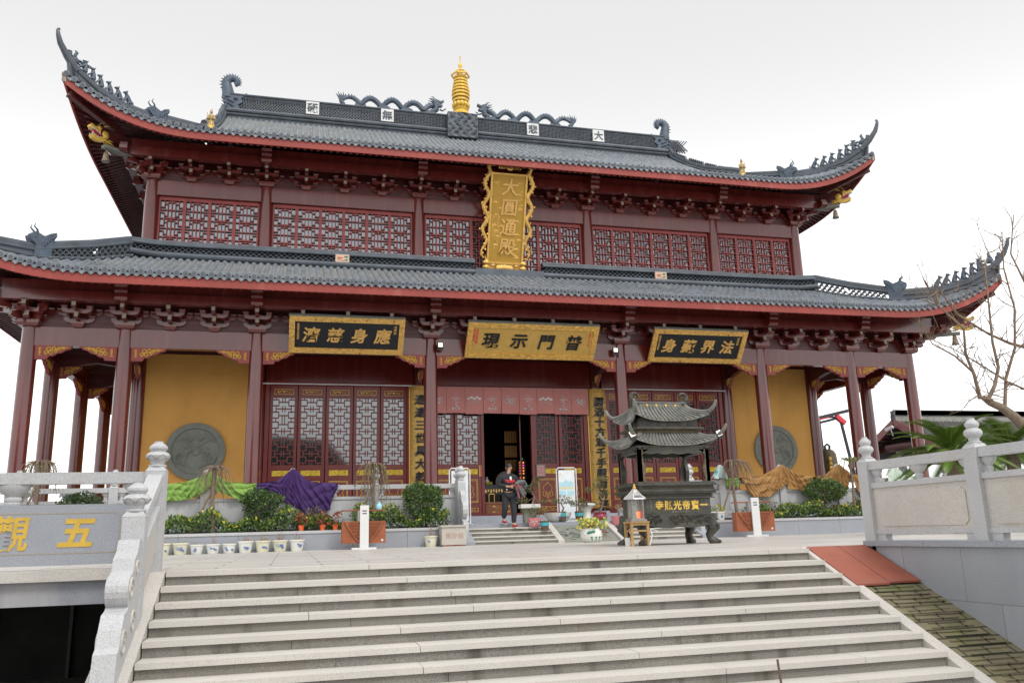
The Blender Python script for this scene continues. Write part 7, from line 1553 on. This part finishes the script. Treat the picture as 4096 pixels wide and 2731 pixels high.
r = thing('mobile_crane', 'dark crane boom with red joints seen between the right pillars', 'crane', (27, 22, -1.7)); MB().bar((25.6, 22, 7.1), (28.65, 22, 7.75), .22).bar((25.6, 22.4, 6.75), (27.85, 22, 7.25), .16).bar((26.3, 22, 7.3), (28.0, 22, 7.32), .12).build('boom', CRANE, r); MB().bar((28.0, 22, 7.25), (28.75, 22, 2.5), .15).bar((26.4, 22, 7.2), (26.42, 22, 4.9), .1).bar((26.4, 22, 5.2), (26.7, 22, 4.9), .14).build('strut', CRANE, r); MB().bar((27.7, 22, 7.4), (28.3, 22, 6.9), .3).bar((25.7, 21.8, 7.0), (27, 21.8, 7.25), .08).build('joint', REDT, r); b = MB(); b.tube([(27.2, 22, 7.4), (26.8, 22, 5.0)], .012, 4); b.tube([(28.6, 22, 7.7), (28.55, 22, 3.5)], .012, 4); b.build('cable', CRANE, r); MB().box(27.9, 29.6, 21.2, 22.8, -1.7, 2.6).build('body', CRANE, r)
# cycads behind the right railing
def cycad(label, x, y, zt, n, L):
    t = thing('cycad', label, 'cycad', (x, y, .0), 'cycads behind the right railing'); b = MB(); b.lathe((x, y, .0), [(.2, 0), (.18, zt * .5), (.15, zt - .1), (.08, zt)], 12); b.build('trunk', BARK, t, True)
    for k in range(n):
        a = k * 2.4 + rnd(-.2, .2); e = rnd(.25, 1.2) if k > n * .4 else rnd(-.5, .35); P = []; o = Vector((x, y, zt)); l = L * rnd(.8, 1.1); b = MB()
        for i in range(15): s = i / 14 * l; P.append(o + Vector((math.cos(a) * s * math.cos(e * (1 - .3 * s / l)), math.sin(a) * s * math.cos(e * (1 - .3 * s / l)), s * math.sin(e) - .42 * s * s / l * (1.1 if e > 0 else .6))))
        b.mat(1).tube(P, [.016 - .012 * i / 14 for i in range(15)], 4); b.mat(0)
        for i in range(1, 44):
            tt = .12 + .88 * i / 44; j = min(13, int(tt * 14)); p = P[j].lerp(P[j + 1], tt * 14 - j); d = (P[j + 1] - P[j]).normalized(); sd = d.cross(Vector((0, 0, 1))).normalized(); ll = .24 * math.sin(math.pi * min(1, tt * .9 + .12)) ** .6
            for s in (-1, 1): q = p + (sd * s * .85 + d * .5 + Vector((0, 0, .22))).normalized() * ll; w_ = d * .019; b.add([p - w_, p + w_, q], [(0, 1, 2)])
        b.build('frond', [CYC, LEAF2], t)
cycad('large cycad with arching fronds behind the first right railing panel', 7.0, -10.5, 1.8, 52, 1.6); cycad('cycad behind the right railing post at the right edge of the picture', 9.6, -9.6, 1.95, 52, 1.75)
# bare tree leaning in from the right
tr = thing('bare_tree', 'bare winter tree leaning in from the right edge with red brown twigs', 'tree', (14.2, -7, .03)); b = MB()
tk = [(14.2, -7, .02), (13.9, -7, 1.2), (13.2, -7, 2.45), (12.82, -7, 2.89), (12.49, -7, 3.2), (12.16, -7, 3.43), (11.75, -7, 3.58), (11.55, -7, 3.72)]; b.tube(tk, [.24, .2, .17, .15, .14, .12, .1, .08], 10)
b.tube([(14.0, -7, 1.0), (14.5, -6.8, 3.0), (14.4, -6.9, 5.0), (13.9, -7, 7.0)], [.18, .14, .1, .05], 8); b.build('trunk', BARK, tr, True)
tw = MB()
def grow(p, d, L, r, lev):
    P = [p]; n = 6; dd = d.normalized()
    for i in range(n): dd = (dd + Vector((rnd(-.22, .22), rnd(-.22, .22), rnd(-.12, .2)))).normalized(); P.append(P[-1] + dd * L / n)
    tw.tube(P, [r * (1 - .75 * i / n) for i in range(n + 1)], 5 if lev < 2 else 4, cap=False)
    if lev >= 3: return
    for k in range((6, 6, 4)[lev]):
        i = random.randint(1, n); s = Vector((rnd(-1, 1), rnd(-.8, .8), rnd(-.1, .9))).normalized(); grow(P[i], (dd * .6 + s * .9), L * rnd(.35, .6), r * .42, lev + 1)
def stem(P, r, lev=1):
    V_ = [Vector((x, -7 + rnd(-.2, .2), z)) for x, z in P]; tw.tube(V_, [r * (1 - .75 * i / (len(V_) - 1)) for i in range(len(V_))], 6)
    for i in range(1, len(V_)):
        for k in range(4): t = rnd(0, 1); p = V_[i - 1].lerp(V_[i], t); d = (V_[i] - V_[i - 1]).normalized(); s = Vector((rnd(-1, 1), rnd(-.8, .8), rnd(-.2, .9))).normalized(); grow(p, d * .5 + s, rnd(.5, 1.2), r * .28, 2)
stem([(11.55, 3.7), (11.4, 4.4), (11.3, 5.0), (11.1, 5.7), (10.6, 6.5), (10.0, 7.1)], .06); stem([(11.62, 3.65), (11.9, 4.05), (12.2, 4.6), (12.0, 5.3), (12.1, 6.2), (12.3, 7.6), (12.6, 8.2)], .06); stem([(12.2, 3.45), (12.5, 4.3), (12.9, 5.2), (13.0, 6.4), (13.1, 7.7), (13.1, 8.8)], .06)
stem([(11.7, 3.6), (11.3, 3.75), (10.9, 3.6), (10.7, 3.3)], .03); stem([(11.4, 4.5), (10.7, 4.9), (10.2, 5.3), (9.9, 5.9)], .035); stem([(13.9, 5.2), (13.0, 5.4), (12.0, 5.6), (11.2, 6.2), (10.6, 6.9), (9.9, 6.5)], .05); stem([(14.2, 6.0), (13.6, 7.0), (13.5, 8.2), (13.6, 9.4)], .05); stem([(14.3, 4.2), (13.2, 4.0), (12.4, 4.2), (11.6, 4.8), (10.8, 5.2)], .045)
tw.build('branches', TWIG, tr, True)
tag(MB().tube([(-3.07, -19.1, -1.5), (-3.055, -19.0, -.935)], [.014, .012], 8).build('iron_rod', mat('rusty_rod', (.12, .08, .06), .7), None, True), 'thin rusty rod standing on the lower stairs at the bottom edge', 'rod')
# the low hall across the lower court: stands behind the viewer and shows in the door glass
gh = thing('opposite_hall', 'plain hall with a dark tiled roof across the lower court, mirrored in the left doors', 'building', (-14, -50, -1.75)); MB().box(-30, -3.5, -54, -46, -1.75, 6.4).build('wall', GREENR, gh); MB().prism([(-9.5, 5.9), (-2.0, 6.3), (-4.5, 9.2), (-9, 9.6), (-29, 9.6), (-33, 6.0)], (0, -47.5, 0), (1, 0, 0), (0, 0, 1), (0, -3, 0)).build('roof', DKTILE, gh); b = MB()
for k in range(60): b.box(-18 + .2 * k, -17.9 + .2 * k, -45.98, -45.9, 4.6 + .3 * (k % 2), 4.8 + .3 * (k % 2))
b.build('eave_tiles', WHITEP, gh)
